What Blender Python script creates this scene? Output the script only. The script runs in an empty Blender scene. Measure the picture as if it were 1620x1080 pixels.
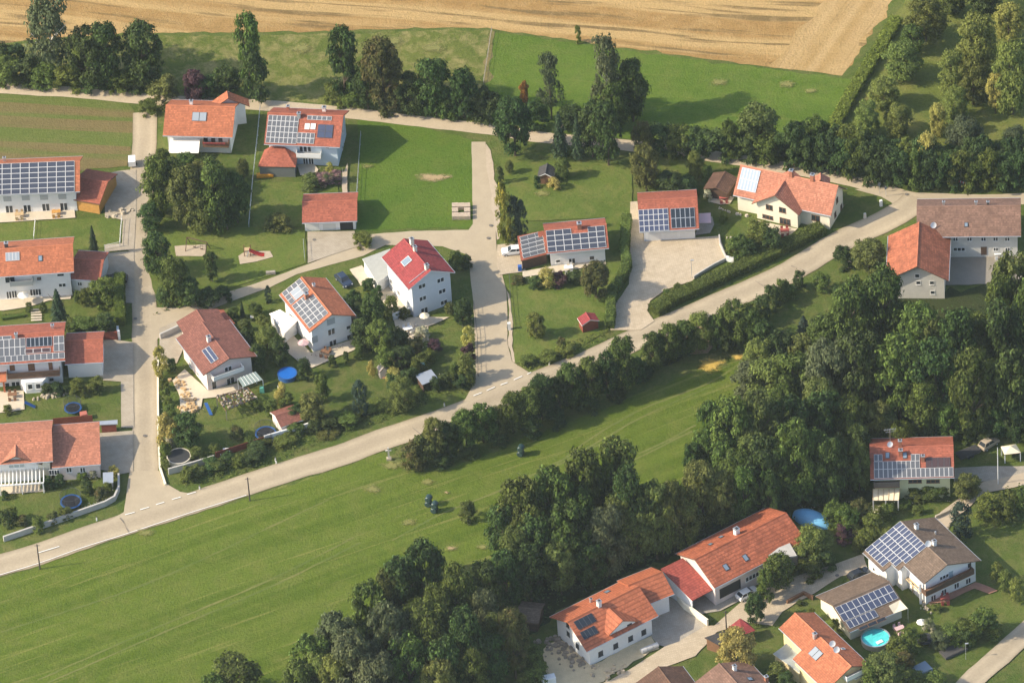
import bpy, math, random
import numpy as np
from mathutils import Vector, Matrix

# ------------------------------------------------------------------ camera, sky, sun, exposure
sc = bpy.context.scene
COL = sc.collection
FOC, PITCH, ROLL, SCALE = 11375.55, 0.69093, 0.07048, 8.5     # focal length in pixels of the 1620 px photograph
DIST = FOC / SCALE
_c, _s = math.cos(PITCH), math.sin(PITCH)
CAM = np.array([0.0, -DIST * _c, DIST * _s])
FW = np.array([0.0, _c, -_s])
_rt, _up = np.array([1.0, 0, 0]), np.array([0.0, _s, _c])
RT = _rt * math.cos(ROLL) - _up * math.sin(ROLL)
UP = _rt * math.sin(ROLL) + _up * math.cos(ROLL)
cd = bpy.data.cameras.new('camera')
cd.sensor_width = 36.0
cd.lens = FOC / 1620 * 36.0
cd.clip_start, cd.clip_end = 5.0, 9000.0
cam = bpy.data.objects.new('camera', cd)
COL.objects.link(cam)
m = Matrix.Identity(4)
for i in range(3):
    m[i][0], m[i][1], m[i][2], m[i][3] = RT[i], UP[i], -FW[i], CAM[i]
cam.matrix_world = m
sc.camera = cam

SUN_EL, SUN_AZ = math.radians(35.0), math.radians(7.0)        # SUN_AZ: direction shadows run, from +x towards +y
to_sun = Vector((-math.cos(SUN_EL) * math.cos(SUN_AZ), -math.cos(SUN_EL) * math.sin(SUN_AZ), math.sin(SUN_EL)))
w = bpy.data.worlds.new('World')
sc.world = w
w.use_nodes = True
nt = w.node_tree
sky = nt.nodes.new('ShaderNodeTexSky')
sky.sky_type = 'NISHITA'
sky.sun_disc = False
sky.sun_elevation = SUN_EL
sky.sun_rotation = math.atan2(to_sun.x, to_sun.y)
sky.dust_density = 2.0
bg = nt.nodes['Background']
bg.inputs[1].default_value = 0.15
nt.links.new(sky.outputs[0], bg.inputs[0])
sd = bpy.data.lights.new('sun', 'SUN')
sd.energy = 3.7
sd.angle = math.radians(0.5)
sd.color = (1.0, 0.88, 0.68)
sun = bpy.data.objects.new('sun', sd)
COL.objects.link(sun)
sun.rotation_euler = to_sun.to_track_quat('Z', 'Y').to_euler()
sc.view_settings.view_transform = 'Standard'
sc.view_settings.look = 'None'
sc.view_settings.gamma = 1.0
sc.view_settings.exposure = 0.80
sc.cycles.max_bounces = 5
sc.cycles.diffuse_bounces = 3
sc.cycles.glossy_bounces = 2
sc.cycles.transmission_bounces = 3
sc.cycles.transparent_max_bounces = 6
sc.cycles.volume_bounces = 0
sc.cycles.use_denoising = True

RND = random.Random(7)
NPR = np.random.default_rng(7)

# ------------------------------------------------------------------ from points of the photograph to points on the land
VIEWS = {'F': (0, 0, 1)}
K = 1620 / 420
for k, o in {'Z1': (0, 0), 'Z2': (400, 0), 'Z3': (800, 0), 'Z4': (1200, 0), 'Z5': (0, 230), 'Z6': (400, 230), 'Z7': (780, 230), 'Z8': (1200, 230),
             'Y1': (0, 480), 'Y2': (230, 450), 'Y3': (500, 450), 'Y4': (1200, 480), 'Y5': (820, 480), 'Y6': (1200, 680), 'Y7': (1200, 800), 'Y8': (800, 800)}.items():
    VIEWS[k] = (o[0], o[1], K)
for k, o in {'X1': (1090, 230), 'X2': (860, 780), 'X3': (1040, 780), 'X4': (1350, 800), 'X5': (1200, 900), 'X6': (860, 900), 'X7': (0, 640), 'X8': (0, 480)}.items():
    VIEWS[k] = (o[0], o[1], 6.0)
VIEWS.update(W1=(0, 700, 3), W2=(480, 700, 3), W3=(300, 840, 3), W4=(1060, 380, 1620 / 560), W5=(1020, 560, 4), W6=(1440, 620, 2.35), W7=(600, 560, 4), W8=(440, 480, 1571 / 320))


def q(view, x, y):
    o = VIEWS[view]
    return (o[0] + x / o[2], o[1] + y / o[2])


def ray(p):
    return FW + RT * ((p[0] - 810) / FOC) - UP * ((p[1] - 540) / FOC)


def G(p, z=0.0):
    """the point of the land (or of the level z) seen at p"""
    d = ray(p)
    return CAM + d * ((z - CAM[2]) / d[2])


def sh(y):
    return 7.98 + 0.00091 * y      # pixels per metre across


# ------------------------------------------------------------------ materials
MATS = {}


def new_mat(name):
    mt = bpy.data.materials.new(name)
    mt.use_nodes = True
    n = mt.node_tree
    b = n.nodes['Principled BSDF']
    return mt, n, b


def N(n, t, **kw):
    x = n.nodes.new(t)
    for k_, v in kw.items():
        setattr(x, k_, v)
    return x


def math_node(n, op, a, b=None):
    x = N(n, 'ShaderNodeMath', operation=op)
    for i, v in enumerate((a, b)):
        if v is None:
            continue
        if isinstance(v, (int, float)):
            x.inputs[i].default_value = v
        else:
            n.links.new(v, x.inputs[i])
    return x.outputs[0]


def noise(n, vec, scale, detail=4.0, rough=0.55, dist=0.0):
    x = N(n, 'ShaderNodeTexNoise')
    x.inputs['Scale'].default_value = scale
    x.inputs['Detail'].default_value = detail
    x.inputs['Roughness'].default_value = rough
    x.inputs['Distortion'].default_value = dist
    if vec is not None:
        n.links.new(vec, x.inputs['Vector'])
    return x.outputs[0]


def ramp(n, fac, stops):
    x = N(n, 'ShaderNodeValToRGB')
    el = x.color_ramp.elements
    while len(el) < len(stops):
        el.new(0.5)
    for e, (p, c_) in zip(el, stops):
        e.position = p
        e.color = (*c_, 1.0)
    n.links.new(fac, x.inputs[0])
    return x.outputs[0]


def mix(n, fac, a, b, mode='MIX'):
    x = N(n, 'ShaderNodeMix', data_type='RGBA', blend_type=mode)
    for s_, v in ((x.inputs[0], fac), (x.inputs[6], a), (x.inputs[7], b)):
        if isinstance(v, (int, float)):
            s_.default_value = v
        elif isinstance(v, tuple):
            s_.default_value = (*v, 1.0)
        else:
            n.links.new(v, s_)
    return x.outputs[2]


def bump(n, b, h, strength=0.4, dist=0.1):
    x = N(n, 'ShaderNodeBump')
    x.inputs['Strength'].default_value = strength
    x.inputs['Distance'].default_value = dist
    n.links.new(h, x.inputs['Height'])
    n.links.new(x.outputs[0], b.inputs['Normal'])


def scl(c_, f):
    return tuple(min(1.0, v * f) for v in c_)


def M(name, col=(0.5, 0.5, 0.5), var=0.18, scale=1.5, rough=0.8, bmp=0.0, fine=0.0, metal=0.0, spec=0.3):
    """plain weathered surface: colour mottled by two noises"""
    if name in MATS:
        return MATS[name]
    mt, n, b = new_mat(name)
    pos = N(n, 'ShaderNodeNewGeometry').outputs['Position']
    a = noise(n, pos, scale, 5, 0.65)
    f = ramp(n, a, [(0.25, scl(col, 1 - var)), (0.75, scl(col, 1 + var))])
    if fine:
        f2 = noise(n, pos, scale * 9, 3, 0.7)
        f = mix(n, fine, f, ramp(n, f2, [(0.3, scl(col, 0.55)), (0.7, scl(col, 1.4))]))
    n.links.new(f, b.inputs['Base Color'])
    b.inputs['Roughness'].default_value = rough
    b.inputs['Metallic'].default_value = metal
    b.inputs['Specular IOR Level'].default_value = spec
    if bmp:
        bump(n, b, noise(n, pos, scale * 6, 4), bmp, 0.05)
    MATS[name] = mt
    return mt


def roof_mat(name, col, old=0.25, row=0.36, seam=0.0, line=0.45):
    """clay tiles: rows across the slope, single tiles off colour, weathering in patches (uv in metres)"""
    if name in MATS:
        return MATS[name]
    mt, n, b = new_mat(name)
    uv = N(n, 'ShaderNodeUVMap').outputs[0]
    pos = N(n, 'ShaderNodeNewGeometry').outputs['Position']
    sp = N(n, 'ShaderNodeSeparateXYZ')
    n.links.new(uv, sp.inputs[0])
    u, v = sp.outputs[0], sp.outputs[1]
    rv = math_node(n, 'DIVIDE', v, row)
    cb = N(n, 'ShaderNodeCombineXYZ')
    n.links.new(math_node(n, 'FLOOR', math_node(n, 'DIVIDE', u, 0.3)), cb.inputs[0])
    n.links.new(math_node(n, 'FLOOR', rv), cb.inputs[1])
    wn = N(n, 'ShaderNodeTexWhiteNoise', noise_dimensions='2D')
    n.links.new(cb.outputs[0], wn.inputs['Vector'])
    tile = ramp(n, wn.outputs[0], [(0.0, scl(col, 0.72)), (0.55, col), (1.0, scl(col, 1.25))])
    big = noise(n, pos, 0.55, 6, 0.7)
    c1 = mix(n, ramp(n, big, [(0.42, (0, 0, 0)), (0.72, (1, 1, 1))]), tile, scl(col, 1 - old * 1.7) if old else tile)
    blot = noise(n, pos, 2.4, 4, 0.7)
    c1 = mix(n, math_node(n, 'MULTIPLY', ramp(n, blot, [(0.55, (0, 0, 0)), (0.8, (1, 1, 1))]), old * 1.6), c1, (0.11, 0.09, 0.06))
    fr = math_node(n, 'FRACT', rv)
    if seam:
        fs = math_node(n, 'FRACT', math_node(n, 'DIVIDE', v, seam))
        c1 = mix(n, math_node(n, 'MULTIPLY', math_node(n, 'LESS_THAN', fs, 0.28), 0.55), c1, scl(col, 0.45))
        fr = fs
    else:
        c1 = mix(n, math_node(n, 'MULTIPLY', math_node(n, 'GREATER_THAN', fr, 0.78), line), c1, scl(col, 0.4))
    n.links.new(c1, b.inputs['Base Color'])
    b.inputs['Roughness'].default_value = 0.72
    b.inputs['Specular IOR Level'].default_value = 0.3
    bump(n, b, fr, 0.5, 0.05)
    MATS[name] = mt
    return mt


def grass_mat(name, a, b_, dry, dry_amt=0.25, tuft=1.0, bmp=0.8, patch=0.12):
    if name in MATS:
        return MATS[name]
    mt, n, b = new_mat(name)
    pos = N(n, 'ShaderNodeNewGeometry').outputs['Position']
    big = noise(n, pos, 0.045, 5, 0.6, 0.4)
    mid = noise(n, pos, patch, 6, 0.68, 0.6)
    fine = noise(n, pos, 1.6 * tuft, 5, 0.75)
    c1 = ramp(n, big, [(0.3, a), (0.7, b_)])
    c1 = mix(n, math_node(n, 'MULTIPLY', ramp(n, mid, [(0.45, (0, 0, 0)), (0.78, (1, 1, 1))]), dry_amt), c1, dry)
    f = ramp(n, fine, [(0.28, (0.55, 0.55, 0.55)), (0.5, (1, 1, 1)), (0.75, (1.0, 1.0, 1.0))])
    c1 = mix(n, 0.75, c1, f, 'MULTIPLY')
    n.links.new(c1, b.inputs['Base Color'])
    b.inputs['Roughness'].default_value = 0.95
    b.inputs['Specular IOR Level'].default_value = 0.08
    bump(n, b, noise(n, pos, 2.2 * tuft, 5, 0.8), bmp, 0.35)
    MATS[name] = mt
    return mt


def striped_mat(name, c_lo, c_hi, c_line, along, width=1.6, line_amt=0.5, contrast=0.6, fine_col=None, bmp=0.5, warp=6.0, thr=0.6, mott=0.35):
    """a mown or harvested field: lanes run along the direction `along` (two points of the land), gently bent"""
    mt, n, b = new_mat(name)
    pos = N(n, 'ShaderNodeNewGeometry').outputs['Position']
    d = along[1] - along[0]
    vr = N(n, 'ShaderNodeVectorRotate', rotation_type='Z_AXIS')
    n.links.new(pos, vr.inputs['Vector'])
    vr.inputs['Angle'].default_value = -math.atan2(d[1], d[0])
    sp = N(n, 'ShaderNodeSeparateXYZ')
    n.links.new(vr.outputs[0], sp.inputs[0])
    cbn = N(n, 'ShaderNodeCombineXYZ')
    n.links.new(sp.outputs[0], cbn.inputs[0])
    bend = math_node(n, 'MULTIPLY', math_node(n, 'SUBTRACT', noise(n, pos, 0.012, 1, 0.4), 0.5), warp * 2)
    n.links.new(math_node(n, 'ADD', sp.outputs[1], bend), cbn.inputs[1])
    uv = cbn.outputs[0]
    mp = N(n, 'ShaderNodeMapping')
    mp.inputs['Scale'].default_value = (0.012, 1.0 / width, 1)
    n.links.new(uv, mp.inputs[0])
    lane = noise(n, mp.outputs[0], 0.55, 3, 0.55, 0.15)
    mp2 = N(n, 'ShaderNodeMapping')
    mp2.inputs['Scale'].default_value = (0.02, 1.0 / width, 1)
    mp2.inputs['Location'].default_value = (3.3, 7.7, 0)
    n.links.new(uv, mp2.inputs[0])
    thin = noise(n, mp2.outputs[0], 1.7, 2, 0.6, 0.1)
    big = noise(n, pos, 0.02, 4, 0.55)
    mid = noise(n, pos, 0.22, 5, 0.7)
    fine = noise(n, pos, 2.0, 4, 0.75)
    c1 = ramp(n, lane, [(0.5 - 0.25 * (1.2 - contrast), c_lo), (0.5 + 0.25 * (1.2 - contrast), c_hi)])
    c1 = mix(n, math_node(n, 'MULTIPLY', ramp(n, thin, [(thr, (0, 0, 0)), (thr + 0.09, (1, 1, 1))]), line_amt), c1, c_line)
    c1 = mix(n, math_node(n, 'MULTIPLY', ramp(n, big, [(0.42, (0, 0, 0)), (0.75, (1, 1, 1))]), 0.45), c1, scl(c_hi, 0.92))
    c1 = mix(n, math_node(n, 'MULTIPLY', ramp(n, mid, [(0.46, (0, 0, 0)), (0.74, (1, 1, 1))]), mott), c1, fine_col or c_line)
    spk = noise(n, pos, 0.55, 4, 0.75)
    c1 = mix(n, mott, c1, ramp(n, spk, [(0.3, (0.72, 0.78, 0.72)), (0.55, (1, 1, 1)), (0.75, (1.12, 1.06, 1.0))]), 'MULTIPLY')
    c1 = mix(n, 0.6, c1, ramp(n, fine, [(0.28, (0.6, 0.6, 0.6)), (0.55, (1, 1, 1))]), 'MULTIPLY')
    n.links.new(c1, b.inputs['Base Color'])
    b.inputs['Roughness'].default_value = 0.95
    b.inputs['Specular IOR Level'].default_value = 0.08
    bump(n, b, fine, bmp, 0.3)
    MATS[name] = mt
    return mt


def leaf_mat(name, col, spread=0.35, trans=0.35, other=None):
    """leaves: every leaf clump its own tint, every plant its own shift"""
    if name in MATS:
        return MATS[name]
    mt, n, b = new_mat(name)
    g = N(n, 'ShaderNodeNewGeometry')
    rnd = g.outputs['Random Per Island']
    oi = N(n, 'ShaderNodeObjectInfo').outputs['Random']
    c1 = ramp(n, rnd, [(0.0, scl(col, 1 - spread)), (0.6, col), (1.0, scl(col, 1 + spread * 1.1))])
    hs = N(n, 'ShaderNodeHueSaturation')
    n.links.new(math_node(n, 'ADD', math_node(n, 'MULTIPLY', oi, 0.045), 0.478), hs.inputs['Hue'])
    n.links.new(math_node(n, 'ADD', math_node(n, 'MULTIPLY', math_node(n, 'FRACT', math_node(n, 'MULTIPLY', oi, 7.31)), 0.5), 0.75), hs.inputs['Value'])
    hs.inputs['Saturation'].default_value = 1.06
    n.links.new(c1, hs.inputs['Color'])
    c2 = hs.outputs[0]
    if other:
        pos = g.outputs['Position']
        c2 = mix(n, ramp(n, noise(n, pos, 0.5, 3, 0.6), [(0.5, (0, 0, 0)), (0.68, (1, 1, 1))]), c2, other)
    n.links.new(c2, b.inputs['Base Color'])
    b.inputs['Roughness'].default_value = 0.65
    b.inputs['Specular IOR Level'].default_value = 0.25
    tr = N(n, 'ShaderNodeBsdfTranslucent')
    n.links.new(c2, tr.inputs[0])
    mx = N(n, 'ShaderNodeMixShader')
    mx.inputs[0].default_value = trans
    n.links.new(b.outputs[0], mx.inputs[1])
    n.links.new(tr.outputs[0], mx.inputs[2])
    n.links.new(mx.outputs[0], n.nodes['Material Output'].inputs[0])
    MATS[name] = mt
    return mt


def glass_mat(name, col, rough=0.08):
    if name in MATS:
        return MATS[name]
    mt, n, b = new_mat(name)
    b.inputs['Base Color'].default_value = (*col, 1)
    b.inputs['Roughness'].default_value = rough
    b.inputs['Specular IOR Level'].default_value = 0.6
    MATS[name] = mt
    return mt


# ------------------------------------------------------------------ objects
def tag(o, label=None, cat=None, group=None, kind=None):
    if label:
        o['label'] = label
    if cat:
        o['category'] = cat
    if group:
        o['group'] = group
    if kind:
        o['kind'] = kind
    return o


def empty(name, loc, label, cat, group=None):
    o = bpy.data.objects.new(name, None)
    o.empty_display_size = 0.5
    o.location = loc
    COL.objects.link(o)
    return tag(o, label, cat, group)


class MB:
    """collects polygons in world space; build() links them as one mesh object"""

    def __init__(s):
        s.v, s.f, s.m, s.uv = [], [], [], []

    def poly(s, pts, mi=0, uv=None):
        i = len(s.v)
        s.v += [tuple(map(float, p)) for p in pts]
        s.f.append(list(range(i, i + len(pts))))
        s.m.append(mi)
        s.uv.append(uv or [(0.0, 0.0)] * len(pts))

    def prism(s, bottom, top, mi=0, mi_top=None, uv_top=None, cap_bottom=True):
        n = len(bottom)
        s.poly(top, mi if mi_top is None else mi_top, uv_top)
        if cap_bottom:
            s.poly(list(reversed(bottom)), mi)
        for i in range(n):
            j = (i + 1) % n
            s.poly([bottom[i], bottom[j], top[j], top[i]], mi)

    def box(s, c, d, yaw=0.0, mi=0, taper=1.0):
        """c: centre of the underside, d: full sizes"""
        ca, sa = math.cos(yaw), math.sin(yaw)
        def P(x, y, z):
            return (c[0] + x * ca - y * sa, c[1] + x * sa + y * ca, c[2] + z)
        x, y = d[0] / 2, d[1] / 2
        b = [P(-x, -y, 0), P(x, -y, 0), P(x, y, 0), P(-x, y, 0)]
        t = [P(-x * taper, -y * taper, d[2]), P(x * taper, -y * taper, d[2]), P(x * taper, y * taper, d[2]), P(-x * taper, y * taper, d[2])]
        s.prism(b, t, mi)

    def bar(s, a, b, r, mi=0, n=6, r2=None):
        a, b = np.array(a, float), np.array(b, float)
        d = b - a
        L = np.linalg.norm(d)
        if L < 1e-6:
            return
        d /= L
        e = np.cross(d, [0, 0, 1.0]) if abs(d[2]) < 0.9 else np.cross(d, [1.0, 0, 0])
        e /= np.linalg.norm(e)
        f = np.cross(d, e)
        r2 = r if r2 is None else r2
        A = [a + (e * math.cos(t) + f * math.sin(t)) * r for t in np.arange(n) * 2 * math.pi / n]
        B = [b + (e * math.cos(t) + f * math.sin(t)) * r2 for t in np.arange(n) * 2 * math.pi / n]
        s.prism([tuple(p) for p in A], [tuple(p) for p in B], mi)

    def disc(s, c, r, z0, z1, mi=0, n=28, r1=None, mi_top=None):
        r1 = r if r1 is None else r1
        a = [(c[0] + r * math.cos(t), c[1] + r * math.sin(t), z0) for t in np.arange(n) * 2 * math.pi / n]
        b = [(c[0] + r1 * math.cos(t), c[1] + r1 * math.sin(t), z1) for t in np.arange(n) * 2 * math.pi / n]
        s.prism(a, b, mi, mi_top)

    def ring(s, c, r, w_, z0, z1, mi=0, n=28):
        T = np.arange(n) * 2 * math.pi / n
        for i in range(n):
            t, u = T[i], T[(i + 1) % n]
            def P(r_, a, z):
                return (c[0] + r_ * math.cos(a), c[1] + r_ * math.sin(a), z)
            s.poly([P(r - w_, t, z1), P(r, t, z1), P(r, u, z1), P(r - w_, u, z1)], mi)
            s.poly([P(r, t, z0), P(r, u, z0), P(r, u, z1), P(r, t, z1)], mi)
            s.poly([P(r - w_, u, z0), P(r - w_, t, z0), P(r - w_, t, z1), P(r - w_, u, z1)], mi)

    def build(s, name, mats, parent=None):
        v = np.array(s.v)
        o_ = (v.min(0) + v.max(0)) / 2
        o_[2] = v[:, 2].min()
        me = bpy.data.meshes.new(name)
        me.from_pydata([tuple(p) for p in v - o_], [], s.f)
        if not isinstance(mats, (list, tuple)):
            mats = [mats]
        for mt in mats:
            me.materials.append(mt)
        me.polygons.foreach_set('material_index', s.m)
        ul = me.uv_layers.new(name='UVMap')
        flat = [c_ for f in s.uv for p in f for c_ in p]
        ul.data.foreach_set('uv', flat)
        o = bpy.data.objects.new(name, me)
        COL.objects.link(o)
        if parent is not None:
            o.parent = parent
            o.location = Vector(o_) - world_loc(parent)
        else:
            o.location = o_
        return o


def world_loc(o):
    l = Vector(o.location)
    while o.parent is not None:
        o = o.parent
        l += Vector(o.location)
    return l


def ordinal(i):
    W_ = ['first', 'second', 'third', 'fourth', 'fifth', 'sixth', 'seventh', 'eighth', 'ninth', 'tenth', 'eleventh', 'twelfth', 'thirteenth',
          'fourteenth', 'fifteenth', 'sixteenth', 'seventeenth', 'eighteenth', 'nineteenth', 'twentieth']
    return W_[i] if i < 20 else '%dst' % (i + 1) if (i + 1) % 10 == 1 else '%dnd' % (i + 1) if (i + 1) % 10 == 2 else '%drd' % (i + 1) if (i + 1) % 10 == 3 else '%dth' % (i + 1)

# ------------------------------------------------------------------ the land
LEVEL = [0.012]


def smooth_edge(P, step, amp):
    out = []
    for i in range(len(P)):
        a, b = P[i], P[(i + 1) % len(P)]
        L = np.linalg.norm(b - a)
        k_ = max(1, int(L / step))
        nrm = np.array([-(b - a)[1], (b - a)[0], 0]) / max(L, 1e-6)
        for j in range(k_):
            p = a + (b - a) * j / k_
            if j:
                p = p + nrm * NPR.normal(0, amp)
            out.append(p)
    return out


def area(name, pts, mt, jag=0.0, z=None, step=1.6, kind='structure', label=None):
    """a flat sheet of ground cover laid a few millimetres above the last one"""
    if z is None:
        LEVEL[0] += 0.003
        z = LEVEL[0]
    P = [G(p) for p in pts]
    if jag:
        P = smooth_edge(P, step, jag)
    b = MB()
    b.poly([(p[0], p[1], z) for p in P])
    f = b.build(name, mt)
    me = f.data
    if me.polygons[0].normal.z < 0:
        me.flip_normals()
    return tag(f, label, None, None, kind)


def ribbon(name, pts, width, mt, z=None, jag=0.0, kind='structure'):
    if z is None:
        LEVEL[0] += 0.003
        z = LEVEL[0]
    C_ = [G(p) for p in pts]
    # catmull-rom through the points
    S = []
    for i in range(len(C_) - 1):
        p0, p1, p2, p3 = C_[max(i - 1, 0)], C_[i], C_[i + 1], C_[min(i + 2, len(C_) - 1)]
        n_ = max(2, int(np.linalg.norm(p2 - p1) / 2.0))
        for j in range(n_):
            t = j / n_
            S.append(0.5 * (2 * p1 + (p2 - p0) * t + (2 * p0 - 5 * p1 + 4 * p2 - p3) * t * t + (3 * p1 - p0 - 3 * p2 + p3) * t ** 3))
    S.append(C_[-1])
    S = np.array(S)
    T = np.gradient(S, axis=0)
    T /= np.linalg.norm(T, axis=1)[:, None]
    Nn = np.stack([-T[:, 1], T[:, 0], 0 * T[:, 0]], 1)
    wd = width if not isinstance(width, tuple) else None
    W_ = np.full(len(S), width) if wd is not None else np.linspace(width[0], width[1], len(S))
    A = S + Nn * (W_ / 2 + NPR.normal(0, jag, len(S)))[:, None]
    B = S - Nn * (W_ / 2 + NPR.normal(0, jag, len(S)))[:, None]
    b = MB()
    d = 0
    for i in range(len(S) - 1):
        l_ = np.linalg.norm(S[i + 1] - S[i])
        b.poly([(*B[i][:2], z), (*B[i + 1][:2], z), (*A[i + 1][:2], z), (*A[i][:2], z)], 0, [(d, 0), (d + l_, 0), (d + l_, width if wd else 3), (d, width if wd else 3)])
        d += l_
    return tag(b.build(name, mt), None, None, None, kind)


g_lawn = grass_mat('lawn', (0.080, 0.120, 0.022), (0.130, 0.170, 0.034), (0.24, 0.20, 0.07), 0.55, 1.0, 0.6, 0.25)
g_rough = grass_mat('rough grass', (0.080, 0.115, 0.020), (0.150, 0.170, 0.038), (0.34, 0.28, 0.12), 1.0, 0.6, 1.0, 0.35)
g_verge = grass_mat('verge grass', (0.068, 0.105, 0.020), (0.115, 0.150, 0.032), (0.23, 0.19, 0.08), 0.6, 0.8, 0.9, 0.3)
g_lush = grass_mat('lush grass', (0.070, 0.130, 0.016), (0.110, 0.175, 0.022), (0.18, 0.19, 0.045), 0.45, 0.8, 0.9, 0.15)
g_orchard = grass_mat('orchard grass', (0.100, 0.140, 0.026), (0.17, 0.19, 0.045), (0.28, 0.23, 0.08), 0.65, 0.8, 0.9, 0.1)
g_wood = grass_mat('forest floor', (0.030, 0.045, 0.014), (0.045, 0.060, 0.018), (0.07, 0.06, 0.03), 0.5, 1.0, 0.8, 0.2)
m_asphalt = M('pale asphalt', (0.375, 0.31, 0.215), 0.07, 0.35, 0.9, 0.15, 0.12)
m_asphalt2 = M('grey asphalt', (0.40, 0.33, 0.228), 0.08, 0.4, 0.9, 0.15, 0.12)


def road_mat(name, col, width):
    mt, n, b = new_mat(name)
    pos = N(n, 'ShaderNodeNewGeometry').outputs['Position']
    uv = N(n, 'ShaderNodeUVMap').outputs[0]
    sp = N(n, 'ShaderNodeSeparateXYZ')
    n.links.new(uv, sp.inputs[0])
    v = math_node(n, 'DIVIDE', sp.outputs[1], width)
    wob = math_node(n, 'ADD', v, math_node(n, 'MULTIPLY', math_node(n, 'SUBTRACT', noise(n, pos, 0.25, 3), 0.5), 0.10))
    tr = ramp(n, wob, [(0.0, (0.70, 0.68, 0.64)), (0.08, (0.93, 0.93, 0.92)), (0.2, (1.05, 1.05, 1.05)), (0.34, (0.93, 0.925, 0.92)), (0.5, (0.88, 0.875, 0.865)), (0.66, (0.93, 0.925, 0.92)), (0.8, (1.05, 1.05, 1.05)), (0.92, (0.93, 0.93, 0.92)), (1.0, (0.70, 0.68, 0.64))])
    big = ramp(n, noise(n, pos, 0.12, 4, 0.6), [(0.3, scl(col, 0.9)), (0.7, scl(col, 1.08))])
    fine = ramp(n, noise(n, pos, 2.5, 4, 0.75), [(0.3, (0.86, 0.86, 0.86)), (0.6, (1.03, 1.03, 1.03))])
    sp2 = N(n, 'ShaderNodeCombineXYZ')
    n.links.new(math_node(n, 'MULTIPLY', sp.outputs[0], 0.09), sp2.inputs[0])
    n.links.new(math_node(n, 'FLOOR', math_node(n, 'MULTIPLY', v, 2.0)), sp2.inputs[1])
    cell = N(n, 'ShaderNodeTexVoronoi')
    cell.inputs['Scale'].default_value = 1.0
    n.links.new(sp2.outputs[0], cell.inputs['Vector'])
    rep = ramp(n, cell.outputs['Color'], [(0.2, (1, 1, 1)), (0.85, (0.93, 0.93, 0.935))])
    c1 = mix(n, 1.0, mix(n, 1.0, mix(n, 1.0, big, tr, 'MULTIPLY'), fine, 'MULTIPLY'), rep, 'MULTIPLY')
    n.links.new(c1, b.inputs['Base Color'])
    b.inputs['Roughness'].default_value = 0.9
    return mt


m_road = road_mat('worn road asphalt', (0.42, 0.345, 0.235), 5.9)
m_lane = road_mat('worn lane asphalt', (0.42, 0.345, 0.238), 4.7)
m_track = M('chalky track', (0.46, 0.375, 0.26), 0.12, 0.6, 0.95, 0.3, 0.25)
m_gravel = M('gravel', (0.44, 0.36, 0.26), 0.15, 1.2, 0.95, 0.5, 0.35)
m_sand = M('building sand', (0.55, 0.45, 0.28), 0.2, 0.7, 0.95, 0.5, 0.35)
m_dirt = M('bare earth', (0.33, 0.23, 0.13), 0.25, 0.9, 0.95, 0.5, 0.35)
m_terrace = M('terrace slabs', (0.56, 0.48, 0.36), 0.10, 1.4, 0.85, 0.1, 0.2)
m_line = M('road paint', (0.78, 0.76, 0.70), 0.10, 3.0, 0.7)
m_worn = grass_mat('worn grass', (0.17, 0.15, 0.055), (0.26, 0.20, 0.09), (0.12, 0.14, 0.035), 0.9, 1.0, 0.8, 0.5)


def soft_mat(name, a, b_):
    """thin cover that frays out towards its rim (uv.x: 0 in the middle, 1 at the rim)"""
    mt, n, b = new_mat(name)
    pos = N(n, 'ShaderNodeNewGeometry').outputs['Position']
    sp = N(n, 'ShaderNodeSeparateXYZ')
    n.links.new(N(n, 'ShaderNodeUVMap').outputs[0], sp.inputs[0])
    n.links.new(ramp(n, noise(n, pos, 1.1, 4, 0.7), [(0.3, a), (0.7, b_)]), b.inputs['Base Color'])
    b.inputs['Roughness'].default_value = 0.95
    cover = math_node(n, 'ADD', math_node(n, 'SUBTRACT', 1.0, sp.outputs[0]), math_node(n, 'MULTIPLY', math_node(n, 'SUBTRACT', noise(n, pos, 0.9, 6, 0.8), 0.5), 1.7))
    fac = ramp(n, cover, [(0.25, (0, 0, 0)), (0.75, (0.9, 0.9, 0.9))])
    tr = N(n, 'ShaderNodeBsdfTransparent')
    mx = N(n, 'ShaderNodeMixShader')
    n.links.new(fac, mx.inputs[0])
    n.links.new(tr.outputs[0], mx.inputs[1])
    n.links.new(b.outputs[0], mx.inputs[2])
    n.links.new(mx.outputs[0], n.nodes['Material Output'].inputs[0])
    return mt


def soft_patch(name, cx, cy, rx, ry, mt):
    LEVEL[0] += 0.003
    z = LEVEL[0]
    c_ = G((cx, cy))
    rim = [G((cx + rx * math.cos(t) * RND.uniform(0.8, 1.2), cy + ry * math.sin(t) * RND.uniform(0.8, 1.2))) for t in np.arange(20) * 2 * math.pi / 20]
    b = MB()
    for i in range(20):
        p, r = rim[i], rim[(i + 1) % 20]
        b.poly([(c_[0], c_[1], z), (r[0], r[1], z), (p[0], p[1], z)], 0, [(0, 0), (1, 0), (1, 0)])
    return tag(b.build(name, mt), kind='structure')


m_straw = grass_mat('dry straw', (0.42, 0.29, 0.07), (0.58, 0.40, 0.10), (0.15, 0.16, 0.035), 0.95, 1.0, 0.8, 0.45)


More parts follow.
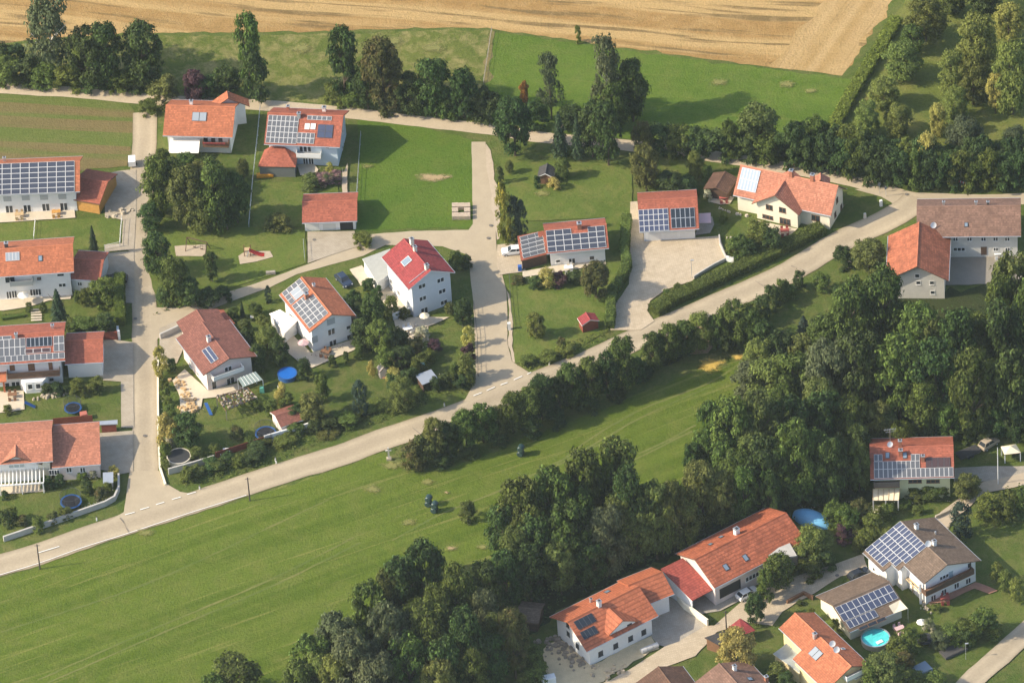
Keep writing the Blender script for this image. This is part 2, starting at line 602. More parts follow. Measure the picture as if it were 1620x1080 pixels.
def pave_mat(name, col, sx, sy):
    mt, n, b = new_mat(name)
    pos = N(n, 'ShaderNodeNewGeometry').outputs['Position']
    vr = N(n, 'ShaderNodeVectorRotate', rotation_type='Z_AXIS')
    n.links.new(pos, vr.inputs['Vector'])
    vr.inputs['Angle'].default_value = 0.35
    br = N(n, 'ShaderNodeTexBrick')
    n.links.new(vr.outputs[0], br.inputs['Vector'])
    br.inputs['Scale'].default_value = 1.0
    br.inputs['Brick Width'].default_value = sx
    br.inputs['Row Height'].default_value = sy
    br.inputs['Mortar Size'].default_value = 0.03
    br.inputs['Color1'].default_value = (*scl(col, 0.93), 1)
    br.inputs['Color2'].default_value = (*scl(col, 1.06), 1)
    br.inputs['Mortar'].default_value = (*scl(col, 0.8), 1)
    big = noise(n, pos, 0.5, 5, 0.65)
    c1 = mix(n, 0.8, br.outputs[0], ramp(n, big, [(0.3, (0.78, 0.76, 0.72)), (0.65, (1, 1, 1))]), 'MULTIPLY')
    n.links.new(c1, b.inputs['Base Color'])
    b.inputs['Roughness'].default_value = 0.9
    return mt


m_pave = pave_mat('concrete pavers', (0.41, 0.35, 0.265), 0.55, 0.28)
m_pave2 = pave_mat('yard setts', (0.50, 0.41, 0.29), 0.45, 0.45)
m_pave3 = pave_mat('grey setts', (0.38, 0.34, 0.28), 0.4, 0.4)

m_meadow = striped_mat('mown meadow', (0.084, 0.128, 0.014), (0.116, 0.160, 0.022), (0.23, 0.225, 0.07), (G((0, 1047)), G((540, 857))), 1.7, 0.6, 0.8, (0.17, 0.178, 0.045), 0.9, 3.0, 0.59, 0.6)
m_stubble = striped_mat('wheat stubble', (0.33, 0.20, 0.072), (0.46, 0.31, 0.132), (0.17, 0.115, 0.048), (G((500, 20)), G((1200, 75))), 3.4, 0.9, 1.0, (0.52, 0.36, 0.16), 0.8, 5.0, 0.54, 0.45)
m_headland = striped_mat('stubble headland', (0.38, 0.25, 0.10), (0.46, 0.315, 0.145), (0.28, 0.19, 0.085), (G((1330, 110)), G((1410, 0))), 1.6, 0.5, 0.6, (0.56, 0.40, 0.19), 0.8, 1.5)
m_stripe_lawn = striped_mat('striped hayfield', (0.185, 0.140, 0.062), (0.120, 0.152, 0.036), (0.25, 0.20, 0.09), (G((0, 196)), G((200, 204))), 2.3, 0.35, 1.08, (0.21, 0.185, 0.075), 0.8, 1.0)
m_meadow2 = striped_mat('upper meadow', (0.082, 0.140, 0.018), (0.120, 0.182, 0.026), (0.16, 0.18, 0.040), (G((900, 110)), G((1200, 135))), 3.5, 0.4, 0.6, (0.16, 0.18, 0.045), 0.9, 3.0, 0.6, 0.6)

# base sheet reaching far beyond the frame
gb = MB()
for i in range(-8, 8):
    for j in range(-6, 10):
        gb.poly([(i * 250, j * 250, 0), (i * 250 + 250, j * 250, 0), (i * 250 + 250, j * 250 + 250, 0), (i * 250, j * 250 + 250, 0)])
tag(gb.build('ground', g_verge), kind='structure')

area('stubble_field', [(-500, 70), (0, 69), (60, 62), (140, 57), (220, 53), (400, 51), (500, 50), (600, 47), (700, 44), (770, 44), (800, 50), (900, 63), (1000, 77), (1100, 91), (1200, 104), (1290, 114), (1332, 120), (1352, 92), (1412, 0), (1540, -190), (-500, -190)], m_stubble, 0.25)
area('stubble_headland', [(1215, 105), (1290, 114), (1332, 120), (1352, 92), (1412, 0), (1540, -190), (1440, -190), (1305, 0), (1250, 70)], m_headland, 0.7, step=2.5)
area('rough_meadow', [(-400, 74), (0, 73), (60, 66), (220, 57), (400, 55), (500, 54), (600, 51), (700, 48), (776, 47), (770, 90), (762, 140), (775, 192), (650, 178), (540, 166), (400, 156), (240, 150), (-400, 134)], g_rough, 0.3)
area('upper_meadow', [(782, 52), (800, 54), (900, 67), (1000, 81), (1100, 95), (1200, 108), (1330, 124), (1355, 126), (1335, 180), (1315, 222), (1260, 245), (1130, 237), (960, 216), (775, 194), (768, 140), (775, 90)], m_meadow2, 0.25)
area('field_margin', [(776, 48), (783, 50), (774, 130), (766, 132), (770, 90)], m_worn, 0.35)
area('orchard_meadow', [(1366, 126), (1350, 150), (1325, 225), (1420, 255), (1700, 250), (1900, -200), (1560, -200), (1432, 0), (1400, 60)], g_orchard, 0.4)
area('hayfield', [(-400, 148), (0, 150), (120, 154), (200, 160), (212, 175), (206, 262), (130, 270), (-400, 275)], m_stripe_lawn, 0.2)
area('meadow', [(-500, 1130), (-500, 1085), (0, 914), (60, 894), (200, 848), (383, 791), (540, 739), (610, 715), (640, 745), (700, 745), (1170, 560), (1330, 560), (1330, 760), (1100, 800), (800, 960), (560, 1090), (430, 1160)], m_meadow, 0.25)
area('pasture', [(566, 190), (640, 194), (748, 222), (749, 300), (751, 360), (640, 362), (563, 365), (568, 280)], g_lush, 0.15)
area('forest_floor', [(1250, 545), (1420, 470), (1660, 440), (1660, 690), (1530, 690), (1480, 700), (1375, 700), (1370, 800), (1250, 800), (1060, 880), (880, 965), (780, 1090), (480, 1120), (560, 1000), (700, 900), (800, 880), (900, 800), (1040, 790), (1120, 790), (1150, 690), (1230, 620)], g_wood, 0.8)

# ribbons of tyre tracks in the meadow
m_tyre = striped_mat('tyre tracks', (0.10, 0.145, 0.03), (0.17, 0.18, 0.055), (0.25, 0.21, 0.085), (G((900, 680)), G((1150, 595))), 0.8, 0.5, 0.6, (0.20, 0.19, 0.06), 0.4, 1.0)
for pl in ([(880, 735), (940, 690), (1010, 650), (1080, 622), (1130, 602), (1170, 575)], [(868, 745), (945, 700), (1015, 660), (1085, 628), (1125, 612)],
           [(620, 855), (700, 812), (800, 772), (900, 722), (960, 700)], [(0, 1000), (200, 935), (330, 880), (430, 832), (520, 790)],
           [(60, 1075), (230, 1000), (420, 920), (560, 850)], [(75, 1080), (245, 1006), (430, 927), (570, 858)], [(1010, 718), (1060, 695), (1100, 672)], [(1002, 728), (1050, 704), (1095, 682)]):
    ribbon('tyre_track', pl, 0.42, m_tyre, None, 0.05)

# roads
ribbon('field_track', [(-60, 136), (0, 140), (120, 147), (240, 158), (400, 166), (540, 178), (650, 191), (780, 206), (860, 218), (960, 227), (1040, 236), (1130, 248), (1250, 267), (1330, 283), (1400, 300), (1445, 313), (1540, 317), (1700, 312)], 3.3, m_track, None, 0.05)
area('junction_apron', [(1352, 300), (1400, 296), (1450, 305), (1560, 309), (1640, 305), (1640, 322), (1500, 322), (1452, 330), (1425, 345), (1400, 332), (1412, 322), (1395, 312)], m_asphalt2, 0.05)
ribbon('village_lane', [(229, 178), (229, 215), (226, 260), (223, 310), (222, 360), (224, 410), (227, 460), (229, 520), (229, 580), (229, 640), (229, 700), (231, 760), (232, 815)], 4.7, m_lane, None, 0.05)
area('side_lane', [(238, 486), (258, 487), (330, 470), (395, 452), (440, 436), (486, 419), (520, 405), (563, 386), (578, 372), (650, 366), (756, 364), (756, 402), (735, 402), (700, 390), (610, 388), (575, 405), (520, 420), (470, 434), (425, 456), (390, 468), (330, 491), (296, 503), (268, 520), (240, 545)], m_asphalt2, 0.04)
area('middle_lane', [(746, 225), (768, 225), (772, 260), (780, 300), (783, 350), (786, 400), (801, 460), (803, 500), (803, 545), (810, 572), (838, 590), (800, 612), (745, 632), (753, 606), (752, 560), (749, 480), (743, 425), (738, 395), (740, 366), (748, 355), (747, 290)], m_asphalt2, 0.03)
area('gravel_edge', [(769, 228), (778, 250), (788, 300), (791, 352), (790, 378), (786, 380), (781, 350), (776, 300), (769, 262)], m_gravel, 0.12)
area('gravel_edge', [(802, 460), (808, 470), (812, 500), (810, 548), (818, 574), (811, 573), (804, 547), (805, 500)], m_gravel, 0.12)
ROAD = [(-120, 934), (-40, 907), (0, 894), (60, 877), (130, 852), (200, 829), (300, 797), (383, 769), (460, 744), (540, 720), (604, 696), (702, 663), (760, 640), (821, 616), (870, 596), (924, 575), (980, 549), (1032, 525), (1100, 496), (1200, 453), (1252, 429), (1330, 382), (1400, 350), (1440, 326), (1452, 312)]
ribbon('main_road', ROAD, 5.9, m_road, None, 0.06)
area('lane_mouth', [(205, 745), (252, 745), (258, 762), (285, 778), (312, 782), (262, 802), (200, 820), (170, 826), (196, 810)], m_asphalt2, 0.03)
area('lane_mouth', [(753, 600), (812, 574), (838, 590), (836, 600), (790, 616), (745, 634), (735, 634)], m_asphalt2, 0.03)
ribbon('edge_line', [(-60, 929.5), (0, 910), (60, 892), (130, 867), (200, 845), (300, 812), (390, 784)], 0.14, m_line, 0.21)
def dash(name, a, b, w_=0.2):
    ribbon(name, [a, b], w_, m_line, 0.215)
LEVEL[0] = max(LEVEL[0], 0.10)
for a, b in (((198, 815), (213, 811)), ((222, 807), (236, 803)), ((247, 799), (260, 795)), ((272, 791), (286, 787)), ((296, 783), (310, 779)), ((749, 627), (762, 622)), ((770, 619), (783, 613)), ((792, 610), (803, 606)), ((813, 602), (826, 596)), ((834, 593), (840, 590)), ((61, 875), (94, 865))):
    dash('road_dash', a, b)
LEVEL[0] = 0.13

area('lawn', [q('Z5', 0, 480), q('Z5', 455, 455), q('Z5', 640, 445), q('Z5', 735, 470), q('Z5', 735, 620), q('Z5', 460, 640), q('Z5', 0, 600)], g_lawn, 0.08)
area('lawn', [q('Z5', 900, 500), q('Z5', 1080, 520), q('Z5', 1560, 500), q('Z6', 320, 520), q('Z6', 328, 720), q('Z6', 0, 830), q('Z5', 1380, 880), q('Z5', 1090, 995), q('Z5', 990, 985), q('Z5', 930, 870), q('Z5', 895, 700)], g_lawn, 0.08, step=2)
area('lawn', [q('Z6', 0, 230), q('Z6', 520, 225), q('Z6', 525, 330), q('Z6', 300, 345), q('Z6', 300, 500), q('Z6', 0, 520)], g_lawn, 0.08)
area('lawn', [(790, 250), (1000, 262), (1000, 345), (985, 440), (975, 515), (900, 560), (815, 575), (808, 480), (800, 450), (940, 440), (960, 345), (850, 350), (820, 350), (800, 300)], g_lawn, 0.08, step=2)

# drives, yards, terraces, garden beds
area('driveway', [q('Z5', 655, 175), q('Z5', 720, 160), q('Z5', 832, 150), q('Z5', 832, 400), q('Z5', 818, 640), q('Z5', 640, 650), q('Z5', 640, 610), q('Z5', 745, 600), q('Z5', 750, 460), q('Z5', 640, 430), q('Z5', 640, 340)], m_pave, 0.02)
area('driveway', [(160, 402), (212, 398), (213, 450), (212, 480), (192, 480), (190, 445), (158, 440)], m_pave, 0.02)
area('driveway', [q('Y1', 610, 225), q('Y1', 710, 225), q('Y1', 815, 240), q('Y1', 815, 470), q('Y1', 818, 760), q('Y1', 740, 760), q('Y1', 738, 480), q('Y1', 600, 470)], m_pave, 0.02)
area('driveway', [q('X7', 920, 275), q('X7', 1265, 250), q('X7', 1265, 640), q('X7', 1130, 665), q('X7', 920, 610)], m_pave, 0.02)
area('driveway', [q('Z6', 333, 530), q('Z6', 620, 525), q('Z6', 640, 585), q('Z6', 700, 600), q('Z6', 500, 665), q('Z6', 335, 722)], m_pave, 0.02)
area('driveway', [(252, 520), (285, 506), (300, 530), (280, 575), (253, 580)], m_pave, 0.02)
area('driveway', [q('Z6', 590, 760), q('Z6', 665, 735), q('Z6', 760, 830), q('Z6', 830, 830), q('Z6', 990, 960), q('Z6', 860, 1030), q('Z6', 760, 920), q('Z6', 700, 850), q('Z6', 660, 860)], m_terrace, 0.05)
area('forecourt', [(787, 388), (820, 384), (832, 430), (790, 436), (786, 420)], m_pave2, 0.03)
area('yard', [q('Z7', 838, 348), q('Z7', 880, 345), q('Z7', 925, 590), q('Z7', 1385, 555), q('Z7', 1425, 690), q('Z7', 1270, 780), q('Z7', 1215, 830), q('Z7', 1050, 885), q('Z7', 960, 950), q('Z7', 940, 1010), q('Z7', 985, 1075), q('Z7', 900, 1130), q('Z7', 715, 1130), q('Z7', 735, 990), q('Z7', 830, 850), q('Z7', 838, 690)], m_pave2, 0.03)
area('courtyard', [(1500, 408), (1630, 405), (1630, 440), (1560, 450), (1490, 452)], M('tar yard', (0.26, 0.23, 0.185), 0.1, 0.5, 0.9, 0.1, 0.1), 0.05)
area('farm_lane', [(900, 1100), (966, 1076), (1010, 1050), (1060, 1018), (1118, 990), (1130, 990), (1176, 950), (1215, 930), (1265, 910), (1320, 893), (1366, 876), (1372, 905), (1330, 912), (1290, 938), (1262, 952), (1238, 968), (1222, 990), (1180, 985), (1134, 1000), (1100, 1038), (1040, 1060), (1000, 1100)], m_pave2, 0.05)
area('yard', [q('X6', 1020, 290), q('X6', 1270, 270), q('X6', 1400, 420), q('X6', 1560, 530), q('X6', 1280, 690), q('X6', 1150, 740), q('X6', 1080, 720), q('X6', 1020, 640)], m_pave3, 0.03)
area('yard', [q('X3', 210, 950), q('X3', 550, 900), q('X3', 800, 860), q('X3', 830, 1000), q('X3', 600, 1120), q('X3', 420, 1150)], m_pave3, 0.03)
area('building_site', [q('X6', 0, 760), q('X6', 180, 680), q('X6', 300, 760), q('X6', 470, 910), q('X6', 1020, 640), q('X6', 1100, 760), q('X6', 700, 970), q('X6', 480, 1100), q('X6', 0, 1100)], m_sand, 0.3)
area('driveway', [(1505, 742), (1560, 738), (1640, 738), (1640, 772), (1560, 762), (1510, 764)], m_pave3, 0.05)
ribbon('garden_path', [(1488, 835), (1500, 815), (1528, 795), (1545, 775), (1580, 768), (1640, 752)], 3.0, m_gravel, None, 0.1)
ribbon('country_lane', [(1470, 1160), (1535, 1080), (1580, 1040), (1640, 985), (1700, 930)], 4.4, m_lane, None, 0.06)
area('terrace', [q('Z5', -200, 425), q('Z5', 455, 398), q('Z5', 460, 445), q('Z5', 0, 475), q('Z5', -200, 480)], m_terrace, 0.03)
area('terrace', [q('Z5', -200, 950), q('Z5', 440, 912), q('Z5', 430, 940), q('Z5', 300, 950), q('Z5', 190, 985), q('Z5', 20, 1012), q('Z5', -200, 1015)], m_terrace, 0.03)
area('terrace', [q('X8', -200, 845), q('X8', 225, 830), q('X8', 235, 1010), q('X8', 50, 1040), q('X8', -200, 1050)], m_terrace, 0.05)
area('terrace', [q('X7', -200, 770), q('X7', 420, 735), q('X7', 430, 830), q('X7', -200, 870)], m_terrace, 0.03)
area('terrace', [q('Y2', 240, 520), q('Y2', 380, 650), q('Y2', 560, 605), q('Y2', 600, 640), q('Y2', 440, 690), q('Y2', 350, 700), q('Y2', 340, 760), q('Y2', 220, 790), q('Y2', 210, 690), q('Y2', 165, 590)], m_terrace, 0.08)
area('terrace', [q('Y2', 760, 330), q('Y2', 900, 310), q('Y2', 1010, 420), q('Y2', 1280, 335), q('Y2', 1330, 380), q('Y2', 1180, 440), q('Y2', 1010, 515), q('Y2', 930, 470), q('Y2', 870, 420)], m_terrace, 0.08)
area('terrace', [q('W8', 900, 130), q('W8', 1060, 110), q('W8', 1330, 110), q('W8', 1140, 190), q('W8', 1120, 260), q('W8', 980, 280), q('W8', 920, 220)], m_terrace, 0.1)
area('terrace', [q('Z2', 270, 1010), q('Z2', 370, 1000), q('Z2', 400, 1040), q('Z2', 380, 1080), q('Z2', 290, 1075)], m_terrace, 0.05)
area('terrace', [q('Z7', 355, 742), q('Z7', 685, 700), q('Z7', 690, 730), q('Z7', 180, 810), q('Z7', 180, 775)], m_terrace, 0.05)
area('terrace', [q('X1', 180, 540), q('X1', 280, 470), q('X1', 430, 500), q('X1', 390, 560), q('X1', 300, 570)], m_terrace, 0.08)
area('terrace', [q('X1', 650, 720), q('X1', 830, 760), q('X1', 1030, 800), q('X1', 960, 860), q('X1', 890, 875), q('X1', 800, 800), q('X1', 720, 770)], m_terrace, 0.08)
area('terrace', [q('X4', 690, 900), q('X4', 900, 840), q('X4', 1160, 730), q('X4', 1200, 740), q('X4', 1370, 810), q('X4', 1290, 840), q('X4', 1150, 790), q('X4', 880, 920), q('X4', 720, 930)], M('red terrace', (0.36, 0.19, 0.13), 0.2, 1.0, 0.9, 0.1, 0.2), 0.06)
area('terrace', [q('X1', 90, 740), q('X1', 220, 680), q('X1', 240, 760), q('X1', 200, 840), q('X1', 60, 860)], m_pave3, 0.05)
for nm, pts in (('sandpit', [q('Z5', 1065, 620), q('Z5', 1255, 608), q('Z5', 1258, 682), q('Z5', 1075, 682)]), ('sandpit', [q('Z5', 1455, 680), q('Z5', 1500, 650), q('Z6', 105, 650), q('Z6', 125, 685), q('Z5', 1560, 715), q('Z5', 1465, 730)])):
    area(nm, pts, m_gravel, 0.06)
m_softstraw = soft_mat('scattered straw', (0.50, 0.33, 0.06), (0.66, 0.46, 0.11))
m_softdry = soft_mat('dry grass', (0.17, 0.175, 0.045), (0.22, 0.205, 0.06))
m_softdirt = soft_mat('worn soil', (0.42, 0.31, 0.17), (0.34, 0.25, 0.12))
for a in ((1130, 573, 34, 18), (1165, 562, 26, 14)):
    soft_patch('dry_patch', *a, m_softdry)
soft_patch('straw_patch', 1124, 578, 30, 16, m_softstraw)
soft_patch('straw_patch', 1168, 566, 12, 8, m_softstraw)
soft_patch('worn_patch', 686, 306 - 24, 40, 9, m_softdirt)
area('bare_patch', [(1085, 515), (1125, 505), (1120, 560), (1080, 562)], m_dirt, 0.4)
for a, b in ((q('W2', 680, 240), 1.2), (q('W2', 700, 505), 2.6), (q('W2', 330, 225), 3.2), (q('W2', 590, 190), 2.6), (q('W2', 850, 500), 2.2), (q('W1', 690, 430), 3.0), (q('W2', 420, 110), 3.5), (q('W2', 500, 380), 2.5), (q('Z4', 170, 520), 3.0), (q('Z4', 320, 560), 2.0), (q('Z3', 1300, 510), 3.0), (q('Z2', 1100, 300), 4.0), (q('Z2', 850, 260), 4.0), (q('Z2', 300, 300), 4.0), (q('Z2', 700, 1020), 2.0), (q('Z5', 1300, 690), 2.0), (q('Z7', 300, 300), 2.5), (q('Y5', 1130, 660), 3.0)):
    soft_patch('dry_patch', a[0], a[1], 7 * b, 2.8 * b, m_softdry)
soft_patch('worn_patch', *q('W2', 680, 240), 5, 3, m_softdirt)
soft_patch('worn_patch', *q('W2', 700, 505), 10, 4, m_softdirt)
area('dirt_path', [q('Z2', 555, 1060), q('Z2', 580, 1000), q('Z6', 580, 140), q('Z6', 575, 330), q('Z6', 545, 330), q('Z6', 545, 140)], m_gravel, 0.05)
for i in range(5):
    area('stepping_stone', [q('Z5', 190, 1005 + i * 16), q('Z5', 255, 1002 + i * 16), q('Z5', 257, 1012 + i * 16), q('Z5', 190, 1015 + i * 16)], m_terrace)

m_iron = M('cast iron', (0.16, 0.145, 0.125), 0.1, 3.0, 0.8)
m_crack = M('sealed crack', (0.20, 0.17, 0.14), 0.15, 2.0, 0.9)
for c_ in (q('Z6', 1437, 570), q('X8', 1285, 150), q('Z6', 375, 580), q('Z6', 1452, 493), q('Y1', 985, 520), (229, 690), (226, 330), q('Z8', 903, 303), q('Y6', 480, 890), (1120, 500)):
    p = G(c_)
    b = MB()
    b.disc(p, 0.36, 0.20, 0.215, 0, 18)
    tag(b.build('manhole_cover', m_iron), kind='structure')
for pl in ([q('W1', 570, 360), q('W1', 592, 392), q('W1', 612, 428)], [q('Z8', 200, 740), q('Z8', 260, 760), q('Z8', 285, 775)], [q('Z8', -20, 830), q('Z8', 60, 885)], [(652, 677), (668, 690)]):
    ribbon('road_crack', pl, 0.12, m_crack, 0.2, 0.05)

# ------------------------------------------------------------------ plants: shapes of leaf clumps, then where each one grows
def leaf_quads(cen, nrm, size, asp=1.0):
    """one bent leaf clump (two triangles) per centre"""
    n = len(cen)
    nrm = nrm / (np.linalg.norm(nrm, axis=1)[:, None] + 1e-9)
    t = np.cross(nrm, NPR.normal(size=(n, 3)))
    t /= np.linalg.norm(t, axis=1)[:, None] + 1e-9
    b = np.cross(nrm, t)
    s_ = (size * NPR.uniform(0.6, 1.35, n))[:, None]
    k_ = NPR.uniform(-0.35, 0.35, n)[:, None]
    v = np.stack([cen - t * s_ * asp, cen - b * s_ * 0.62 + nrm * s_ * k_, cen + t * s_ * asp, cen + b * s_ * 0.62 + nrm * s_ * k_], 1).reshape(-1, 3)
    return v, np.arange(4 * n).reshape(-1, 4)


def mesh_quads(name, v, f, mt):
    me = bpy.data.meshes.new(name)
    me.from_pydata(v.tolist(), [], f.tolist())
    me.materials.append(mt)
    return me


def sphere_pts(n):
    p = NPR.normal(size=(n, 3))
    return p / np.linalg.norm(p, axis=1)[:, None]


def crown_blobs(n_cl, n_leaf, size, env, r_cl=(0.11, 0.2), low=0.12, spread=0.82, thin=0.0, ztop=1.0, ruff=0.13):
    """leaf clumps on the skins of many boughs placed inside the envelope env(z)->radius; unit height 1, unit width 1"""
    C_, R_ = [], []
    tries = 0
    while len(C_) < n_cl and tries < 5000:
        tries += 1
        z = low + (ztop - low) * RND.random()
        a = RND.random() * 6.283
        e = env((z - low) / (ztop - low))
        r = e * math.sqrt(RND.random()) if RND.random() < 0.3 else e * (0.55 + 0.45 * RND.random())
        rc = r_cl[0] + (r_cl[1] - r_cl[0]) * RND.random()
        if e < 0.05:
            continue
        r = min(r, max(0, 0.5 - rc * 0.6)) if e > 0.4 else r
        C_.append((r * math.cos(a) * spread * 1.1, r * math.sin(a) * spread * 1.1, min(z, ztop - rc * 0.7)))
        R_.append(rc)
    C_, R_ = np.array(C_), np.array(R_)
    wgt = R_ ** 2
    idx = NPR.choice(len(C_), n_leaf, p=wgt / wgt.sum())
    d = sphere_pts(n_leaf)
    d[:, 2] = np.where(d[:, 2] < -0.35, -d[:, 2], d[:, 2])
    rad = R_[idx] * np.clip(NPR.normal(0.9, 0.2, n_leaf), 0.3, 1.5)
    lop = 1 + ruff * np.sin(d[:, 0] * 5 + idx) * np.sin(d[:, 1] * 4 + idx * 1.7) + ruff * np.sin(d[:, 2] * 7 + idx * 0.6)
    rad = rad * lop
    # boughs are round in metres: a unit of height is about 1.5 units of width
    p = C_[idx] + d * rad[:, None] * np.array([1.0, 1.0, 0.72])
    nrm = d + NPR.normal(0, 0.32, (n_leaf, 3)) + np.array([0, 0, 0.25])
    return leaf_quads(p, nrm, np.full(n_leaf, size))


SHAPES, TRUNKS = {}, {}
dummy = M('leaf dummy', (0.1, 0.2, 0.05))


def oval(t):
    return 0.5 * math.sin(math.pi * min(1, max(0, 0.10 + 0.86 * t))) ** 0.6


def lumpy(t):
    return 0.5 * (math.sin(math.pi * min(1, 0.1 + 0.85 * t)) ** 0.6) * (0.86 + 0.14 * math.sin(t * 13 + 1))


def topheavy(t):
    return 0.5 * (math.sin(math.pi * min(1, 0.08 + 0.88 * t ** 0.85)) ** 0.55)


def tall(t):
    return 0.5 * (math.sin(math.pi * min(1, 0.07 + 0.88 * t ** 0.9)) ** 0.75) * (0.75 + 0.25 * math.sin(t * 9))


def column(t):
    return 0.48 * min(1, 0.8 + t) * (1 - max(0, t - 0.72) / 0.3) ** 0.8


for i in range(4):
    SHAPES['broad%d' % i] = mesh_quads('broad_crown', *crown_blobs((70, 110, 60, 90)[i], 8600, 0.027, (topheavy, oval, lumpy, oval)[i], ((0.07, 0.17), (0.05, 0.13), (0.08, 0.19), (0.06, 0.14))[i], 0.12 + 0.05 * (i % 2)), dummy)
for i in range(2):
    SHAPES['tall%d' % i] = mesh_quads('tall_crown', *crown_blobs(80, 5200, 0.031, tall, (0.06, 0.14), 0.14, 0.9), dummy)
for i in range(2):
    SHAPES['airy%d' % i] = mesh_quads('airy_crown', *crown_blobs(60, 2900, 0.030, tall, (0.07, 0.16), 0.2, 0.95), dummy)
for i in range(3):
    SHAPES['bush%d' % i] = mesh_quads('bush_leaves', *crown_blobs(44, 3600, 0.040, lambda t: 0.5 * math.cos(1.35 * t ** 1.4) ** 0.6, (0.07, 0.19), 0.05, 0.85, ruff=0.18), dummy)
SHAPES['ball0'] = mesh_quads('ball_leaves', *crown_blobs(40, 2400, 0.04, lambda t: 0.5 * math.sin(math.pi * (0.12 + 0.85 * t)) ** 0.6, (0.12, 0.16), 0.02, 0.85), dummy)
SHAPES['column0'] = mesh_quads('column_leaves', *crown_blobs(60, 3000, 0.035, column, (0.10, 0.16), 0.0, 0.85), dummy)


def conifer(n_tier, n, size):
    P_, D_ = [], []
    for k_ in range(n):
        t = RND.random() ** 0.8
        z = 0.06 + 0.94 * t
        tier = (z * n_tier) % 1.0
        e = 0.5 * (1 - t) ** 0.85 * (0.62 + 0.38 * (1 - tier)) + 0.015
        a = RND.random() * 6.283
        lobes = 0.8 + 0.2 * math.sin(a * 7 + int(z * n_tier) * 2.1)
        r = e * lobes * (0.55 + 0.45 * RND.random())
        P_.append((r * math.cos(a), r * math.sin(a), z - 0.03 * r))
        D_.append((math.cos(a) * 0.8, math.sin(a) * 0.8, 0.75))
    return leaf_quads(np.array(P_), np.array(D_) + NPR.normal(0, 0.35, (n, 3)), np.full(n, size))


SHAPES['spruce0'] = mesh_quads('spruce_needles', *conifer(9, 3200, 0.036), dummy)
SHAPES['spruce1'] = mesh_quads('spruce_needles', *conifer(11, 3200, 0.036), dummy)


def weeping():
    P_, D_ = [], []
    for k_ in range(4200):
        a = RND.random() * 6.283
        strand = math.floor(a * 9) / 9 + 0.04
        r = 0.5 * (0.25 + 0.75 * RND.random() ** 0.5)
        drop = RND.random()
        top = 1.0 - 0.75 * (r / 0.5) ** 2 * 0.55
        z = top - drop * 0.62 * (r / 0.5)
        P_.append((r * math.cos(strand) + RND.gauss(0, 0.02), r * math.sin(strand) + RND.gauss(0, 0.02), max(0.05, z)))
        D_.append((math.cos(a), math.sin(a), 0.35))
    return leaf_quads(np.array(P_), np.array(D_) + NPR.normal(0, 0.3, (4200, 3)), np.full(4200, 0.024), 1.8)


SHAPES['willow0'] = mesh_quads('willow_strands', *weeping(), dummy)

bark = M('bark', (0.10, 0.075, 0.05), 0.3, 3.0, 0.95, 0.5)
birch_bark = M('birch bark', (0.55, 0.52, 0.46), 0.3, 4.0, 0.9, 0.3)


def trunk_mesh(mt, limbs=7):
    b = MB()
    x = y = 0.0
    pts = [(0, 0, -0.01)]
    for k_ in range(1, 6):
        x += RND.gauss(0, 0.012)
        y += RND.gauss(0, 0.012)
        pts.append((x, y, k_ * 0.15))
    for k_ in range(5):
        b.bar(pts[k_], pts[k_ + 1], 0.034 * (1 - k_ * 0.17), 0, 7, 0.034 * (1 - (k_ + 1) * 0.17))
    for k_ in range(limbs):
        p = pts[2 + k_ % 3]
        a = k_ * 2.4
        e = (p[0] + 0.27 * math.cos(a), p[1] + 0.27 * math.sin(a), p[2] + 0.16 + 0.1 * RND.random())
        b.bar(p, e, 0.013, 0, 5, 0.004)
    o = b.build('trunk', mt)
    me = o.data
    off = Vector(o.location)
    me.transform(Matrix.Translation(off))
    bpy.data.objects.remove(o)
    return me


TRUNKS['bark'] = [trunk_mesh(bark) for _ in range(3)]
TRUNKS['birch'] = [trunk_mesh(birch_bark, 5) for _ in range(2)]

